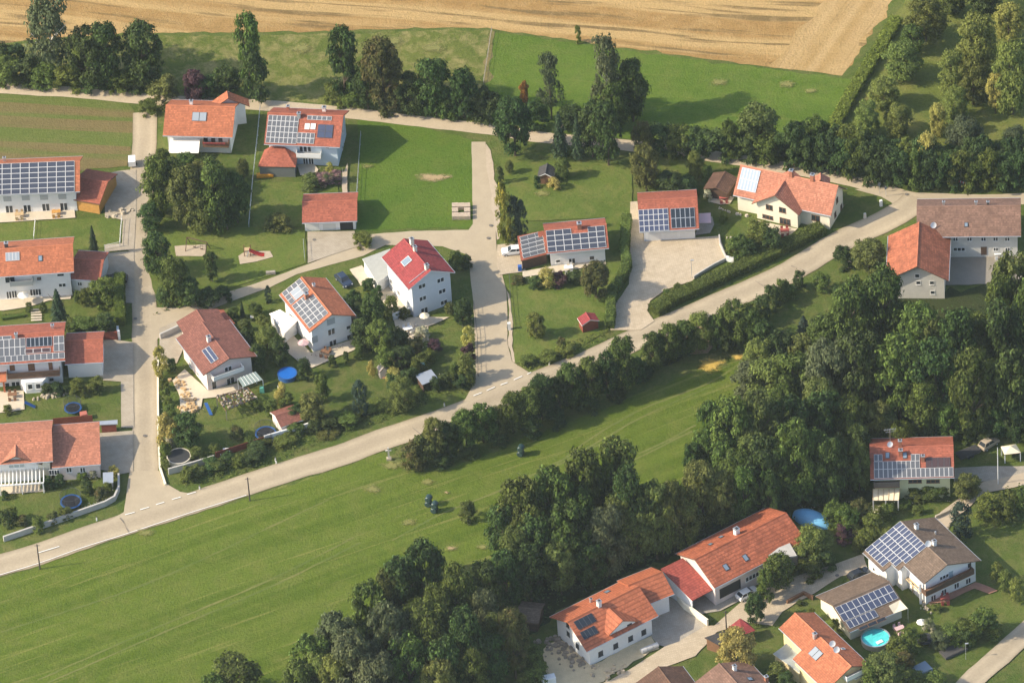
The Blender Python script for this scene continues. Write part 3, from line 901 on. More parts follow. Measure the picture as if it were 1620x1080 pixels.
L_ = {
    'dark': leaf_mat('dark leaves', (0.058, 0.094, 0.025), 0.6, 0.26),
    'mid': leaf_mat('mid green leaves', (0.100, 0.140, 0.032), 0.6, 0.30),
    'light': leaf_mat('light green leaves', (0.165, 0.200, 0.052), 0.4, 0.38),
    'olive': leaf_mat('olive leaves', (0.138, 0.158, 0.046), 0.45, 0.35),
    'grey': leaf_mat('grey green leaves', (0.105, 0.125, 0.058), 0.4, 0.33),
    'rust': leaf_mat('rusty leaves', (0.088, 0.098, 0.030), 0.5, 0.3, (0.15, 0.115, 0.042)),
    'yellow': leaf_mat('yellow leaves', (0.27, 0.24, 0.045), 0.35, 0.3),
    'lime': leaf_mat('lime leaves', (0.42, 0.39, 0.12), 0.4, 0.38),
    'orange': leaf_mat('orange leaves', (0.30, 0.16, 0.05), 0.35, 0.3),
    'purple': leaf_mat('purple leaves', (0.070, 0.035, 0.042), 0.35, 0.2),
    'pine': leaf_mat('needles', (0.040, 0.066, 0.030), 0.35, 0.12),
    'blue': leaf_mat('blue green needles', (0.034, 0.058, 0.040), 0.3, 0.1),
    'ygreen': leaf_mat('yellow tipped needles', (0.13, 0.16, 0.03), 0.4, 0.2, (0.42, 0.34, 0.05)),
    'pink': leaf_mat('pink blossom', (0.34, 0.20, 0.20), 0.4, 0.3, (0.10, 0.13, 0.04)),
    'white': leaf_mat('white blossom', (0.50, 0.48, 0.34), 0.4, 0.3, (0.12, 0.16, 0.05)),
    'garden': leaf_mat('garden shrub leaves', (0.120, 0.155, 0.036), 0.5, 0.36),
    'gdark': leaf_mat('dark shrub leaves', (0.062, 0.096, 0.028), 0.5, 0.3),
    'hedge': leaf_mat('hedge leaves', (0.105, 0.150, 0.036), 0.4, 0.3),
    'hedge2': leaf_mat('bright hedge leaves', (0.15, 0.20, 0.038), 0.35, 0.3),
}
# kind: shapes, leaves, trunk, words for the label, everyday name
KINDS_ = {
    'dark': (('broad0', 'broad1', 'broad2', 'broad3'), 'dark', 'bark', 'dark dense broadleaf tree', 'broadleaf_tree'),
    'mid': (('broad1', 'broad2', 'broad3', 'broad0'), 'mid', 'bark', 'mid green broadleaf tree', 'broadleaf_tree'),
    'light': (('broad2', 'broad0'), 'light', 'bark', 'light green round tree', 'broadleaf_tree'),
    'olive': (('broad3', 'broad1'), 'olive', 'bark', 'olive green bushy tree', 'broadleaf_tree'),
    'grey': (('broad0', 'broad2'), 'grey', 'bark', 'grey green round tree', 'broadleaf_tree'),
    'rust': (('broad1', 'broad3'), 'rust', 'bark', 'brownish tinged broadleaf tree', 'broadleaf_tree'),
    'lime': (('broad0', 'broad1'), 'lime', 'bark', 'yellow green leafy tree', 'broadleaf_tree'),
    'tall': (('tall0', 'tall1'), 'dark', 'bark', 'tall slim dark tree', 'broadleaf_tree'),
    'tallmid': (('tall1', 'tall0'), 'mid', 'bark', 'tall slim green tree', 'broadleaf_tree'),
    'birch': (('airy0', 'airy1'), 'grey', 'birch', 'tall airy birch', 'birch_tree'),
    'poplar': (('airy1', 'airy0'), 'grey', 'bark', 'grey green columnar tree', 'poplar_tree'),
    'spruce': (('spruce0', 'spruce1'), 'pine', 'bark', 'dark conical conifer', 'spruce_tree'),
    'bluespruce': (('spruce1', 'spruce0'), 'blue', 'bark', 'bluish conical conifer', 'spruce_tree'),
    'thuja': (('column0',), 'blue', None, 'dark columnar conifer', 'columnar_conifer'),
    'ythuja': (('column0',), 'ygreen', None, 'yellow tipped columnar conifer', 'columnar_conifer'),
    'willow': (('willow0',), 'mid', 'bark', 'weeping willow', 'willow_tree'),
    'purple': (('broad0',), 'purple', 'bark', 'purple leaved plum tree', 'plum_tree'),
    'orange': (('tall0',), 'orange', 'bark', 'small orange leaved tree', 'broadleaf_tree'),
    'bush': (('bush0', 'bush1', 'bush2'), 'garden', None, 'mid green bush', 'bush'),
    'dbush': (('bush1', 'bush2', 'bush0'), 'gdark', None, 'dark green bush', 'bush'),
    'lbush': (('bush2', 'bush0', 'bush1'), 'light', None, 'light green bush', 'bush'),
    'obush': (('bush0', 'bush2'), 'olive', None, 'olive green bush', 'bush'),
    'rbush': (('bush1', 'bush0'), 'rust', None, 'brownish bush', 'bush'),
    'ybush': (('bush2',), 'yellow', None, 'yellow leaved bush', 'bush'),
    'limebush': (('bush0', 'ball0'), 'lime', None, 'bright lime green bush', 'bush'),
    'pbush': (('bush0',), 'purple', None, 'dark purple bush', 'bush'),
    'pinkbush': (('bush1',), 'pink', None, 'pink flowering bush', 'bush'),
    'whitebush': (('bush2',), 'white', None, 'white flowering bush', 'bush'),
    'ball': (('ball0',), 'hedge', None, 'clipped round ball shrub', 'ball_shrub'),
    'lball': (('ball0',), 'light', None, 'bright clipped round shrub', 'ball_shrub'),
}


def plant(x, top, base, wpx, kind, label, group):
    shapes, lv, tk, words_, name = KINDS_[kind]
    base = min(base, top + 138) if KINDS_[kind][2] else base      # no tree here is much over twenty metres
    s_ = sh(base)
    r = wpx / s_ / 2
    T = (base - top) / s_
    h = T / 0.77
    for _ in range(12):                     # crown outline seen from the air: half height c, radius r
        c_ = 0.42 * h
        t_ = 0.77 * (h - c_) + math.sqrt((0.77 * c_) ** 2 + (0.637 * r * 0.9) ** 2)
        h = max(0.5, h * (T / t_) ** 0.9)
    p = G((x, base))
    cat = 'tree' if tk or name == 'columnar_conifer' else 'shrub'
    shp = SHAPES[RND.choice(shapes)]
    rz = RND.random() * 6.283
    e_ = RND.uniform(0.92, 1.08)
    if tk:
        root = empty(name, (p[0], p[1], 0.0), label, cat, group)
        t = bpy.data.objects.new('trunk', RND.choice(TRUNKS[tk]))
        COL.objects.link(t)
        t.parent = root
        tw = min(h * 0.75, 2 * r * 1.1)
        t.scale = (tw, tw, h)
        t.rotation_euler.z = rz
        o = bpy.data.objects.new('crown', shp)
        COL.objects.link(o)
        o.parent = root
    else:
        o = bpy.data.objects.new(name, shp)
        COL.objects.link(o)
        o.location = (p[0], p[1], 0.0)
        tag(o, label, cat, group)
    o.scale = (2 * r * e_, 2 * r / e_, h)
    o.rotation_euler.z = rz
    o.material_slots[0].link = 'OBJECT'
    o.material_slots[0].material = L_[lv]


def plants(where, group, rows):
    """a stand of plants; where: words that find the stand; each gets its place in the stand, counted along it"""
    rows = sorted(rows, key=lambda r: r[0])
    if 'wood' in group:                     # a wood of mixed kinds
        mixed = random.Random(len(rows))
        swap = {'mid': ['mid'] * 5 + ['olive'] * 2 + ['light', 'grey', 'tallmid'], 'dark': ['dark'] * 5 + ['mid'] * 2 + ['tall', 'olive']}
        rows = [r[:4] + (mixed.choice(swap[r[4]]),) if r[4] in swap else r for r in rows]
    same = {}
    for r in rows:
        same.setdefault(r[4], []).append(r)
    for r in rows:
        lst = same[r[4]]
        words_ = KINDS_[r[4]][3]
        if len(lst) == 1:
            lab = 'lone %s %s' % (words_, where)
        elif len(lst) == 2:
            lab = '%s %s, %s of two' % (words_, where, 'left' if lst[0] is r else 'right')
        else:
            lab = '%s %s, %s from left' % (words_, where, ordinal(lst.index(r)))
        plant(*r, lab, group)


def hedge(name, pts, width, height, lv, label, dens=34, size=0.13, group=None, top_round=0.25):
    P = [G(p) for p in pts]
    V_, N_ = [], []
    for i in range(len(P) - 1):
        a, b = P[i], P[i + 1]
        L = np.linalg.norm(b - a)
        d = (b - a) / L
        nn = np.array([-d[1], d[0], 0])
        for (u0, w0, du, dw, nrm, cnt) in ((0, 1, 1, 0, nn, L * height), (0, -1, 1, 0, -nn, L * height), (0, 0, 1, 1, np.array([0, 0, 1.0]), L * width)):
            k_ = int(cnt * dens)
            t = NPR.uniform(-0.3 / L, 1 + 0.3 / L, k_)
            if dw:
                ww = NPR.uniform(-1, 1, k_)
                zz = height - top_round * ww ** 4 + NPR.normal(0, 0.08, k_) + 0.10 * np.sin(t * L * 1.3 + i) + 0.08 * np.sin(t * L * 3.1 + 2 * i + ww)
            else:
                ww = w0 * (1 + 0.10 * np.sin(t * L * 1.1 + 3 * i + w0) + 0.06 * np.sin(t * L * 2.7 + i)) + NPR.normal(0, 0.07, k_)
                zz = NPR.uniform(0, height - top_round * 0.4, k_)
            V_.append(a + d * (t * L)[:, None] + nn * (ww * width / 2)[:, None] + np.array([0, 0, 1.0]) * zz[:, None])
            N_.append(nrm + NPR.normal(0, 0.5, (k_, 3)) + np.array([0, 0, 0.2]))
        for e_, dd in ((0.0, -d), (1.0, d)):
            k_ = int(width * height * dens)
            V_.append(a + d * (L * e_) + dd * 0.15 + nn * (NPR.uniform(-1, 1, k_) * width / 2)[:, None] + np.array([0, 0, 1.0]) * NPR.uniform(0, height - 0.1, k_)[:, None])
            N_.append(dd + NPR.normal(0, 0.5, (k_, 3)))
    V_, N_ = np.concatenate(V_), np.concatenate(N_)
    v, f = leaf_quads(V_, N_, np.full(len(V_), size))
    nq = len(v)
    cv, cf = [], []
    for i in range(len(P) - 1):              # the dense twiggy core
        a, b = P[i], P[i + 1]
        d = (b - a) / np.linalg.norm(b - a)
        nn = np.array([-d[1], d[0], 0]) * (width / 2 - 0.12)
        z = np.array([0, 0, height - 0.3])
        k_ = nq + len(cv)
        cv += [a - nn, b - nn, b + nn, a + nn, a - nn + z, b - nn + z, b + nn + z, a + nn + z]
        cf += [[k_ + 4, k_ + 5, k_ + 6, k_ + 7], [k_, k_ + 1, k_ + 5, k_ + 4], [k_ + 2, k_ + 3, k_ + 7, k_ + 6], [k_ + 1, k_ + 2, k_ + 6, k_ + 5], [k_ + 3, k_, k_ + 4, k_ + 7]]
    c_ = P[0].copy()
    me = bpy.data.meshes.new(name)
    me.from_pydata((np.concatenate([v, np.array(cv)]) - c_).tolist(), [], f.tolist() + cf)
    me.materials.append(L_[lv])
    o = bpy.data.objects.new(name, me)
    o.location = c_
    COL.objects.link(o)
    return tag(o, label, 'hedge', group)


def inside(poly, x, y):
    r = np.zeros(len(x), bool)
    n = len(poly)
    for i in range(n):
        x0, y0 = poly[i]
        x1, y1 = poly[(i + 1) % n]
        c_ = ((y0 > y) != (y1 > y)) & (x < (x1 - x0) * (y - y0) / (y1 - y0 + 1e-12) + x0)
        r ^= c_
    return r


def undergrowth(name, label, polys, dens, size, height, lv):
    """leafy ground cover nobody could count: one object"""
    V_ = []
    for pl in polys:
        Pw = np.array([G(p)[:2] for p in pl])
        lo, hi = Pw.min(0), Pw.max(0)
        k_ = int((hi - lo).prod() * dens)
        xy = NPR.uniform(lo, hi, (k_, 2))
        xy = xy[inside(Pw, xy[:, 0], xy[:, 1])]
        lump = 0.5 + 0.5 * np.sin(xy[:, 0] * 1.9 + 3 * np.sin(xy[:, 1] * 0.7)) * np.sin(xy[:, 1] * 2.3 + 2 * np.sin(xy[:, 0] * 0.9))
        z = height * lump * NPR.uniform(0.2, 1.0, len(xy)) + 0.12
        V_.append(np.column_stack([xy, z]))
    V_ = np.concatenate(V_)
    v, f = leaf_quads(V_, NPR.normal(0, 0.6, (len(V_), 3)) + np.array([0, 0, 1.0]), np.full(len(V_), size))
    o = bpy.data.objects.new(name, mesh_quads(name, v, f, L_[lv]))
    COL.objects.link(o)
    return tag(o, label, None, None, 'stuff')


plants('in the row below the wheat field', 'trees along the field track', [
    (85, -8, 122, 92, 'birch'), (142, 45, 140, 64, 'dark'), (172, 40, 138, 62, 'dark'), (232, 38, 132, 78, 'dark'),
    (262, 120, 164, 52, 'obush'), (311, 112, 160, 42, 'purple'), (360, 106, 152, 52, 'dark'), (236, 156, 180, 32, 'bush'), (332, 120, 158, 36, 'dbush')])
plants('under the birch beside the chalk track', 'bushes along the field track', [
    (12, 92, 132, 52, 'bush'), (45, 88, 130, 50, 'dbush'), (72, 100, 136, 46, 'bush'), (108, 104, 140, 46, 'bush'), (150, 112, 142, 44, 'dbush'), (190, 110, 144, 42, 'bush'), (212, 112, 142, 40, 'dbush'),
    (25, 68, 100, 40, 'dbush'), (4, 70, 104, 40, 'dbush')])
plants('above the track behind two orange roofs', 'trees along the field track', [
    (400, 27, 152, 52, 'tallmid'), (405, 80, 158, 44, 'dbush'), (548, 48, 166, 58, 'tall'), (608, 66, 176, 72, 'rust'), (583, 100, 172, 50, 'dark'), (650, 118, 180, 56, 'dark'), (690, 96, 183, 64, 'dark'),
    (735, 112, 186, 56, 'dark'), (770, 140, 190, 44, 'dbush'), (530, 130, 166, 34, 'bush'), (560, 135, 170, 36, 'bush'), (620, 140, 178, 44, 'rbush'), (710, 150, 187, 36, 'bush')])
plants('in the grove by the field track', 'trees of the grove by the track', [
    (815, 158, 246, 64, 'dark'), (831, 130, 172, 20, 'orange'), (873, 90, 188, 42, 'poplar'), (887, 178, 250, 42, 'spruce'), (938, 172, 248, 56, 'tall'), (965, 65, 192, 62, 'birch'),
    (1002, 100, 192, 54, 'dark'), (963, 165, 262, 52, 'dark'), (1018, 195, 248, 40, 'rust'), (1023, 232, 302, 52, 'olive'), (1100, 242, 282, 30, 'light'), (975, 130, 205, 50, 'mid'), (915, 185, 252, 34, 'spruce')])
plants('along the track behind the dark grove', 'bushes behind the grove', [
    (848, 162, 200, 42, 'dbush'), (905, 166, 200, 46, 'dbush'), (940, 160, 205, 40, 'dbush'), (1045, 196, 240, 46, 'dbush'), (1075, 200, 243, 48, 'bush'), (1105, 204, 246, 48, 'dbush'), (1135, 206, 250, 46, 'dbush'), (1156, 194, 248, 34, 'bush'),
    (1180, 215, 254, 40, 'dbush'), (1212, 218, 258, 44, 'bush'), (1238, 212, 252, 30, 'dbush')])
plants('on the meadow below the wheat field', 'lone trees on the meadow', [(1200, 165, 235, 68, 'olive'), (915, 42, 68, 11, 'lbush')])
plants('in the orchard at the upper right', 'orchard trees', [
    (1465, 0, 64, 66, 'light'), (1428, 68, 126, 66, 'light'), (1400, 124, 172, 58, 'light'), (1372, 163, 216, 48, 'light'), (1422, 166, 216, 46, 'light'), (1485, 166, 216, 32, 'lime'), (1528, 186, 246, 66, 'grey'),
    (1512, 140, 190, 46, 'light'), (1545, 28, 126, 74, 'light'), (1602, 75, 180, 66, 'light'), (1596, 8, 66, 56, 'lime'), (1506, 84, 152, 50, 'light'), (1606, 200, 240, 44, 'grey'), (1560, -24, 24, 60, 'dark'), (1505, -22, 22, 46, 'mid'), (1575, 120, 180, 30, 'lime'), (1540, 100, 165, 60, 'light'), (1445, 40, 84, 40, 'mid')])
fr, bk = [], []
for i, x in enumerate(range(1256, 1660, 24)):
    yb = np.interp(x, [1250, 1330, 1410, 1500, 1660], [258, 277, 292, 299, 296])
    fr.append((x + RND.uniform(-4, 4), yb - RND.uniform(46, 62), yb, RND.uniform(34, 44), RND.choice(['dbush', 'dbush', 'bush'])))
    bk.append((x + 12 + RND.uniform(-4, 4), yb - 32 - RND.uniform(34, 50), yb - 30, RND.uniform(36, 44), RND.choice(['dbush', 'bush', 'dbush'])))
plants('in the front row of the thicket', 'bushes of the roadside thicket', fr)
plants('in the back row of the thicket', 'bushes of the roadside thicket', bk)
plants('standing out from the roadside thicket', 'bushes of the roadside thicket', [(1540, 224, 262, 30, 'ybush'), (1240, 210, 246, 26, 'spruce'), (1470, 210, 268, 34, 'limebush')])
hedge('hedgerow', [(1310, 222), (1340, 165), (1362, 128), (1392, 80), (1418, 35)], 2.4, 1.4, 'hedge2', 'long straight hedgerow between mown meadow and orchard', 24, 0.2)

plants('in the big clump by the lane', 'trees of the clump by the playground', [
    (254, 252, 338, 58, 'mid'), (300, 268, 362, 66, 'olive'), (345, 258, 362, 66, 'mid'), (376, 275, 352, 50, 'dark'), (258, 236, 272, 28, 'mid'), (296, 243, 278, 46, 'mid'), (335, 246, 282, 40, 'dark'), (240, 322, 364, 42, 'dark'),
    (322, 300, 366, 60, 'light'), (280, 252, 325, 52, 'mid'), (360, 300, 364, 46, 'dark'), (386, 252, 284, 22, 'olive'), (318, 256, 310, 50, 'olive')])
plants('in the playground corner of the lanes', 'trees of the playground', [
    (252, 368, 434, 50, 'dark'), (281, 408, 480, 52, 'mid'), (336, 398, 446, 28, 'tall'), (300, 440, 484, 44, 'dark'), (262, 452, 480, 30, 'dbush'), (330, 455, 482, 36, 'dbush'), (354, 452, 474, 26, 'dbush')])
plants('beside the small double garage', 'bushes by the small garage', [(446, 336, 364, 34, 'obush'), (430, 342, 362, 28, 'obush'), (575, 366, 388, 34, 'bush')])
plants('before the pale blue house', 'shrubs of the pale blue house', [(492, 275, 297, 34, 'obush'), (510, 272, 292, 30, 'pinkbush'), (529, 270, 289, 26, 'pinkbush'), (522, 257, 274, 14, 'limebush')])
plants('before the second western house', 'garden plants of the second western house', [
    (150, 357, 406, 24, 'spruce'), (95, 455, 516, 46, 'spruce'), (166, 438, 482, 44, 'bush'), (46, 478, 493, 13, 'ball'), (69, 478, 493, 13, 'ball'), (138, 456, 482, 22, 'bush'), (124, 460, 478, 16, 'bush'), (132, 500, 530, 44, 'bush'), (168, 496, 530, 38, 'dbush'), (110, 505, 530, 26, 'lbush'), (150, 512, 528, 30, 'dbush')])
plants('before the third western house', 'shrubs of the third western house', [(125, 598, 625, 28, 'bush'), (154, 596, 620, 26, 'lbush'), (90, 605, 622, 24, 'dbush'), (75, 606, 622, 20, 'dbush'), (12, 640, 654, 16, 'bush'), (104, 610, 622, 12, 'dbush')])
plants('in the garden beside the white pergola', 'garden plants by the white pergola', [(138, 758, 780, 22, 'dbush'), (130, 742, 756, 22, 'bush'), (148, 742, 756, 14, 'whitebush'), (180, 736, 752, 18, 'limebush'), (75, 752, 772, 22, 'dbush'), (95, 750, 768, 18, 'dbush'), (8, 776, 788, 14, 'dbush'), (20, 800, 824, 22, 'bush'), (105, 800, 818, 24, 'bush'), (60, 818, 838, 24, 'bush'), (8, 806, 832, 22, 'dbush'), (160, 770, 788, 24, 'rbush'), (85, 808, 826, 20, 'rbush'), (172, 762, 780, 16, 'bush'), (35, 814, 830, 22, 'rbush')])
plants('around the brown red roofed house', 'garden plants of the brown roofed house', [
    (256, 548, 596, 26, 'limebush'), (297, 654, 706, 54, 'dark'), (266, 655, 702, 34, 'limebush'), (264, 612, 640, 18, 'bush'), (262, 700, 724, 22, 'bush'), (262, 726, 742, 18, 'lbush'), (268, 690, 706, 14, 'whitebush'), (270, 640, 660, 20, 'bush'), (312, 706, 726, 26, 'lbush'), (375, 672, 692, 24, 'rbush'), (405, 630, 646, 20, 'bush'), (395, 690, 704, 22, 'bush'), (340, 700, 716, 22, 'lbush'), (260, 598, 616, 16, 'bush'), (272, 566, 586, 18, 'dbush')])
plants('between brown red and white houses', 'plants between two houses', [
    (424, 514, 556, 42, 'light'), (444, 532, 576, 40, 'dark'), (418, 500, 530, 28, 'lbush'), (384, 476, 502, 14, 'spruce'), (404, 480, 500, 26, 'bush'), (425, 452, 478, 12, 'thuja'), (388, 505, 528, 26, 'olive'), (410, 545, 585, 26, 'dbush'), (392, 520, 552, 24, 'dbush'), (370, 486, 506, 20, 'bush')])
plants('on the lawn below the white house', 'garden plants of the white house', [
    (482, 568, 598, 25, 'dbush'), (571, 602, 655, 27, 'thuja'), (637, 597, 648, 46, 'light'), (510, 592, 634, 30, 'tallmid'), (496, 620, 668, 48, 'olive'), (470, 640, 668, 28, 'dbush'), (447, 606, 645, 22, 'limebush'), (548, 556, 572, 10, 'dbush'), (568, 546, 568, 16, 'bush'), (526, 562, 580, 14, 'dbush'), (588, 570, 596, 14, 'limebush'), (430, 630, 655, 24, 'bush'), (455, 622, 650, 26, 'bush'), (625, 582, 605, 30, 'limebush'), (520, 655, 678, 40, 'dbush'), (548, 650, 672, 40, 'bush')])
plants('between white and bright red houses', 'plants between two houses', [
    (592, 466, 520, 42, 'dark'), (604, 506, 560, 46, 'mid'), (560, 462, 505, 34, 'dbush'), (572, 505, 545, 36, 'dbush'), (630, 520, 555, 40, 'dbush'), (552, 470, 492, 22, 'olive'), (584, 440, 462, 22, 'dbush'), (620, 470, 500, 26, 'bush'), (577, 530, 556, 34, 'dark'), (598, 452, 472, 18, 'dbush')])
plants('around the bright red roofed house', 'garden plants of the red roofed house', [
    (733, 474, 512, 34, 'dark'), (722, 398, 424, 28, 'bush'), (738, 404, 424, 20, 'dbush'), (640, 546, 580, 44, 'dark'), (612, 552, 588, 32, 'bush'), (657, 535, 562, 30, 'rbush'), (688, 536, 556, 24, 'pbush'), (742, 516, 548, 22, 'limebush'), (742, 543, 572, 22, 'pbush'), (738, 562, 602, 32, 'lbush'), (714, 588, 610, 22, 'bush'), (722, 575, 602, 24, 'bush'), (666, 560, 592, 30, 'bush'), (650, 580, 606, 30, 'dbush'), (680, 552, 572, 22, 'bush'), (712, 478, 498, 20, 'olive'), (640, 486, 502, 20, 'obush'), (668, 516, 534, 22, 'whitebush'), (705, 590, 612, 18, 'dbush'), (690, 596, 616, 22, 'dbush'), (730, 592, 612, 26, 'dbush'), (636, 560, 584, 22, 'pbush'), (744, 590, 610, 18, 'bush'), (622, 590, 612, 24, 'dbush')])
bank = []
for i in range(24):
    t = i / 23
    x = 300 + 360 * t + RND.uniform(-8, 8)
    yb = 770 - 128 * t - RND.uniform(4, 26)
    bank.append((x, yb - RND.uniform(12, 22), yb, RND.uniform(22, 38), RND.choice(['bush', 'dbush', 'bush', 'obush'])))
plants('on the bank above the road', 'bushes on the road bank', bank)
plants('around the white solar bungalow', 'garden plants of the solar bungalow', [
    (800, 290, 382, 26, 'ythuja'), (816, 312, 380, 26, 'thuja'), (827, 318, 380, 20, 'thuja'), (868, 422, 452, 30, 'limebush'), (886, 430, 452, 24, 'pbush'), (944, 414, 472, 52, 'rust'), (908, 428, 446, 28, 'dbush'), (848, 496, 534, 34, 'light'), (891, 250, 282, 27, 'light'), (876, 280, 299, 22, 'limebush'), (850, 278, 297, 12, 'dbush'), (928, 430, 450, 24, 'olive'), (806, 255, 275, 16, 'olive'), (792, 265, 290, 12, 'obush'), (848, 438, 456, 22, 'dbush'), (820, 434, 448, 22, 'rbush'), (888, 534, 552, 16, 'rbush'), (815, 366, 384, 16, 'obush'), (868, 552, 570, 30, 'bush'), (895, 540, 558, 34, 'bush'), (835, 560, 576, 28, 'bush')])
hedge('garden_hedge', [(992, 352), (988, 400), (992, 425), (985, 445), (968, 470), (965, 520)], 1.7, 2.2, 'hedge', 'tall winding hedge between bungalow lawn and setts yard', 30, 0.16)
hedge('roadside_hedge', [(1036, 496), (1060, 480), (1120, 452), (1180, 424), (1240, 396), (1298, 366)], 2.7, 1.75, 'hedge', 'long thick clipped hedge along the main road', 34, 0.17)
hedge('garden_hedge', [(190, 446), (190, 485), (191, 515)], 1.9, 2.4, 'hedge2', 'bright clipped hedge beside the village lane', 34, 0.15)
hedge('low_hedge', [(4, 505), (38, 500)], 0.9, 0.8, 'hedge', 'low clipped box hedge at the western terrace', 40, 0.1)
plants('around the house with the cross gable', 'garden plants of the cross gable house', [
    (1200, 350, 388, 46, 'bush'), (1221, 362, 396, 38, 'dbush'), (1170, 372, 404, 38, 'bush'), (1184, 380, 408, 32, 'dbush'), (1158, 385, 402, 26, 'lbush'), (1060, 272, 308, 52, 'dbush'), (1085, 278, 306, 40, 'dbush'), (1118, 262, 286, 20, 'bush'), (1145, 335, 350, 14, 'bush'), (1040, 295, 312, 30, 'bush'), (1210, 392, 408, 26, 'bush'), (1190, 395, 410, 30, 'lbush'), (1120, 300, 316, 14, 'whitebush'), (1072, 448, 462, 16, 'ball'), (1055, 456, 468, 14, 'ball')])
plants('in the garden beside the barn', 'plants west of the barn', [
    (1334, 390, 420, 34, 'dbush'), (1375, 378, 428, 60, 'olive'), (1265, 430, 456, 24, 'dbush'), (1300, 432, 458, 28, 'bush'), (1238, 442, 474, 26, 'bush'), (1222, 452, 486, 30, 'dbush'), (1248, 450, 472, 28, 'bush'), (1272, 496, 534, 40, 'bluespruce'), (1205, 470, 505, 34, 'dbush'), (1190, 480, 515, 40, 'bush'), (1330, 452, 475, 26, 'dbush'), (1345, 470, 500, 34, 'dbush'), (1315, 500, 530, 30, 'dbush')])
hr = [(655, 692, 746, 46, 'rbush'), (672, 680, 738, 44, 'obush'), (690, 652, 732, 44, 'olive'), (712, 660, 728, 48, 'dark'), (738, 640, 716, 52, 'mid'), (765, 630, 704, 56, 'mid'), (792, 634, 694, 48, 'olive'), (812, 612, 690, 46, 'mid'), (838, 604, 682, 56, 'mid'), (858, 584, 668, 56, 'dark'), (886, 588, 658, 48, 'dark'), (905, 566, 650, 54, 'mid'), (936, 556, 640, 56, 'mid'), (962, 548, 634, 48, 'dark'), (986, 522, 622, 58, 'mid'), (1008, 560, 610, 44, 'dark'), (1034, 520, 588, 46, 'mid'), (1060, 506, 576, 50, 'mid'), (1085, 500, 566, 48, 'mid'), (1108, 488, 560, 52, 'light'), (1136, 492, 556, 46, 'mid'), (1164, 466, 552, 62, 'mid'), (1190, 480, 556, 48, 'mid'), (1148, 510, 560, 40, 'dark'), (1210, 500, 566, 46, 'dark'), (840, 650, 692, 40, 'dbush'), (880, 640, 676, 40, 'dbush'), (930, 620, 655, 40, 'dbush'), (742, 700, 726, 36, 'dbush'), (700, 712, 742, 36, 'dbush'), (790, 676, 706, 40, 'dbush'), (975, 606, 636, 36, 'dbush'), (1020, 570, 600, 40, 'dbush'), (1060, 548, 574, 40, 'dbush')]
hr = [(x, t + 0.1 * (b - t) + 1, b - 5, w_ * 0.9, k) for x, t, b, w_, k in hr]
plants('in the belt along the road', 'trees of the roadside belt', hr)
plants('on the open meadow beside the dark bales', 'bush on the meadow', [(739, 792, 822, 30, 'obush')])

plants('at the back of the big wood', 'trees of the eastern wood', [
    (1400, 428, 566, 92, 'mid'), (1352, 446, 580, 80, 'mid'), (1458, 482, 600, 80, 'mid'), (1515, 494, 616, 70, 'dark'), (1573, 424, 505, 30, 'spruce'), (1585, 440, 565, 60, 'mid'), (1606, 405, 600, 84, 'mid'), (1548, 500, 600, 60, 'mid'), (1470, 500, 610, 60, 'olive'), (1642, 440, 600, 80, 'dark'),
    (1310, 500, 590, 72, 'mid'), (1590, 478, 640, 76, 'dark'), (1270, 530, 600, 64, 'dark'), (1235, 525, 598, 60, 'dark')])
plants('in the middle of the big wood', 'trees of the eastern wood', [
    (1202, 536, 606, 58, 'light'), (1190, 572, 648, 68, 'grey'), (1222, 566, 656, 80, 'light'), (1262, 556, 658, 86, 'mid'), (1312, 538, 662, 92, 'mid'), (1366, 528, 668, 92, 'dark'), (1424, 530, 676, 92, 'mid'), (1482, 538, 684, 84, 'dark'), (1540, 556, 690, 84, 'mid'), (1602, 560, 690, 76, 'dark'), (1640, 540, 680, 70, 'dark'), (1240, 610, 690, 66, 'mid'), (1300, 600, 700, 70, 'olive'), (1462, 600, 690, 60, 'mid')])
plants('in the front of the big wood', 'trees of the eastern wood', [
    (1132, 640, 756, 72, 'mid'), (1162, 632, 764, 78, 'mid'), (1206, 622, 756, 82, 'mid'), (1252, 626, 740, 72, 'dark'), (1302, 622, 728, 78, 'dark'), (1346, 628, 716, 70, 'mid'), (1392, 636, 706, 56, 'mid'), (1262, 668, 796, 76, 'mid'), (1312, 690, 796, 60, 'dark'), (1212, 692, 800, 78, 'dark'), (1168, 708, 800, 62, 'dark'), (1112, 730, 836, 70, 'olive'), (1142, 745, 836, 60, 'olive'), (1100, 700, 770, 40, 'dark'), (1078, 768, 842, 44, 'mid'), (1150, 690, 780, 60, 'mid'), (1195, 680, 780, 64, 'dark'), (1240, 690, 790, 60, 'mid'), (1285, 680, 780, 60, 'mid'), (1330, 690, 780, 50, 'dark'), (1360, 700, 780, 40, 'mid'), (1180, 740, 830, 50, 'dark'), (1220, 745, 830, 40, 'dark')])
plants('behind the green solar house', 'trees behind the green house', [(1425, 662, 720, 52, 'willow'), (1400, 650, 704, 48, 'olive'), (1452, 640, 694, 44, 'olive'), (1500, 634, 694, 50, 'mid'), (1538, 640, 690, 44, 'mid'), (1580, 640, 690, 46, 'dark'), (1612, 640, 700, 40, 'dark'), (1358, 670, 740, 48, 'dark'), (1385, 690, 712, 30, 'obush'), (1630, 672, 706, 28, 'lball'), (1490, 668, 694, 36, 'dbush'), (1525, 666, 694, 36, 'bush'), (1560, 664, 694, 40, 'dbush')])
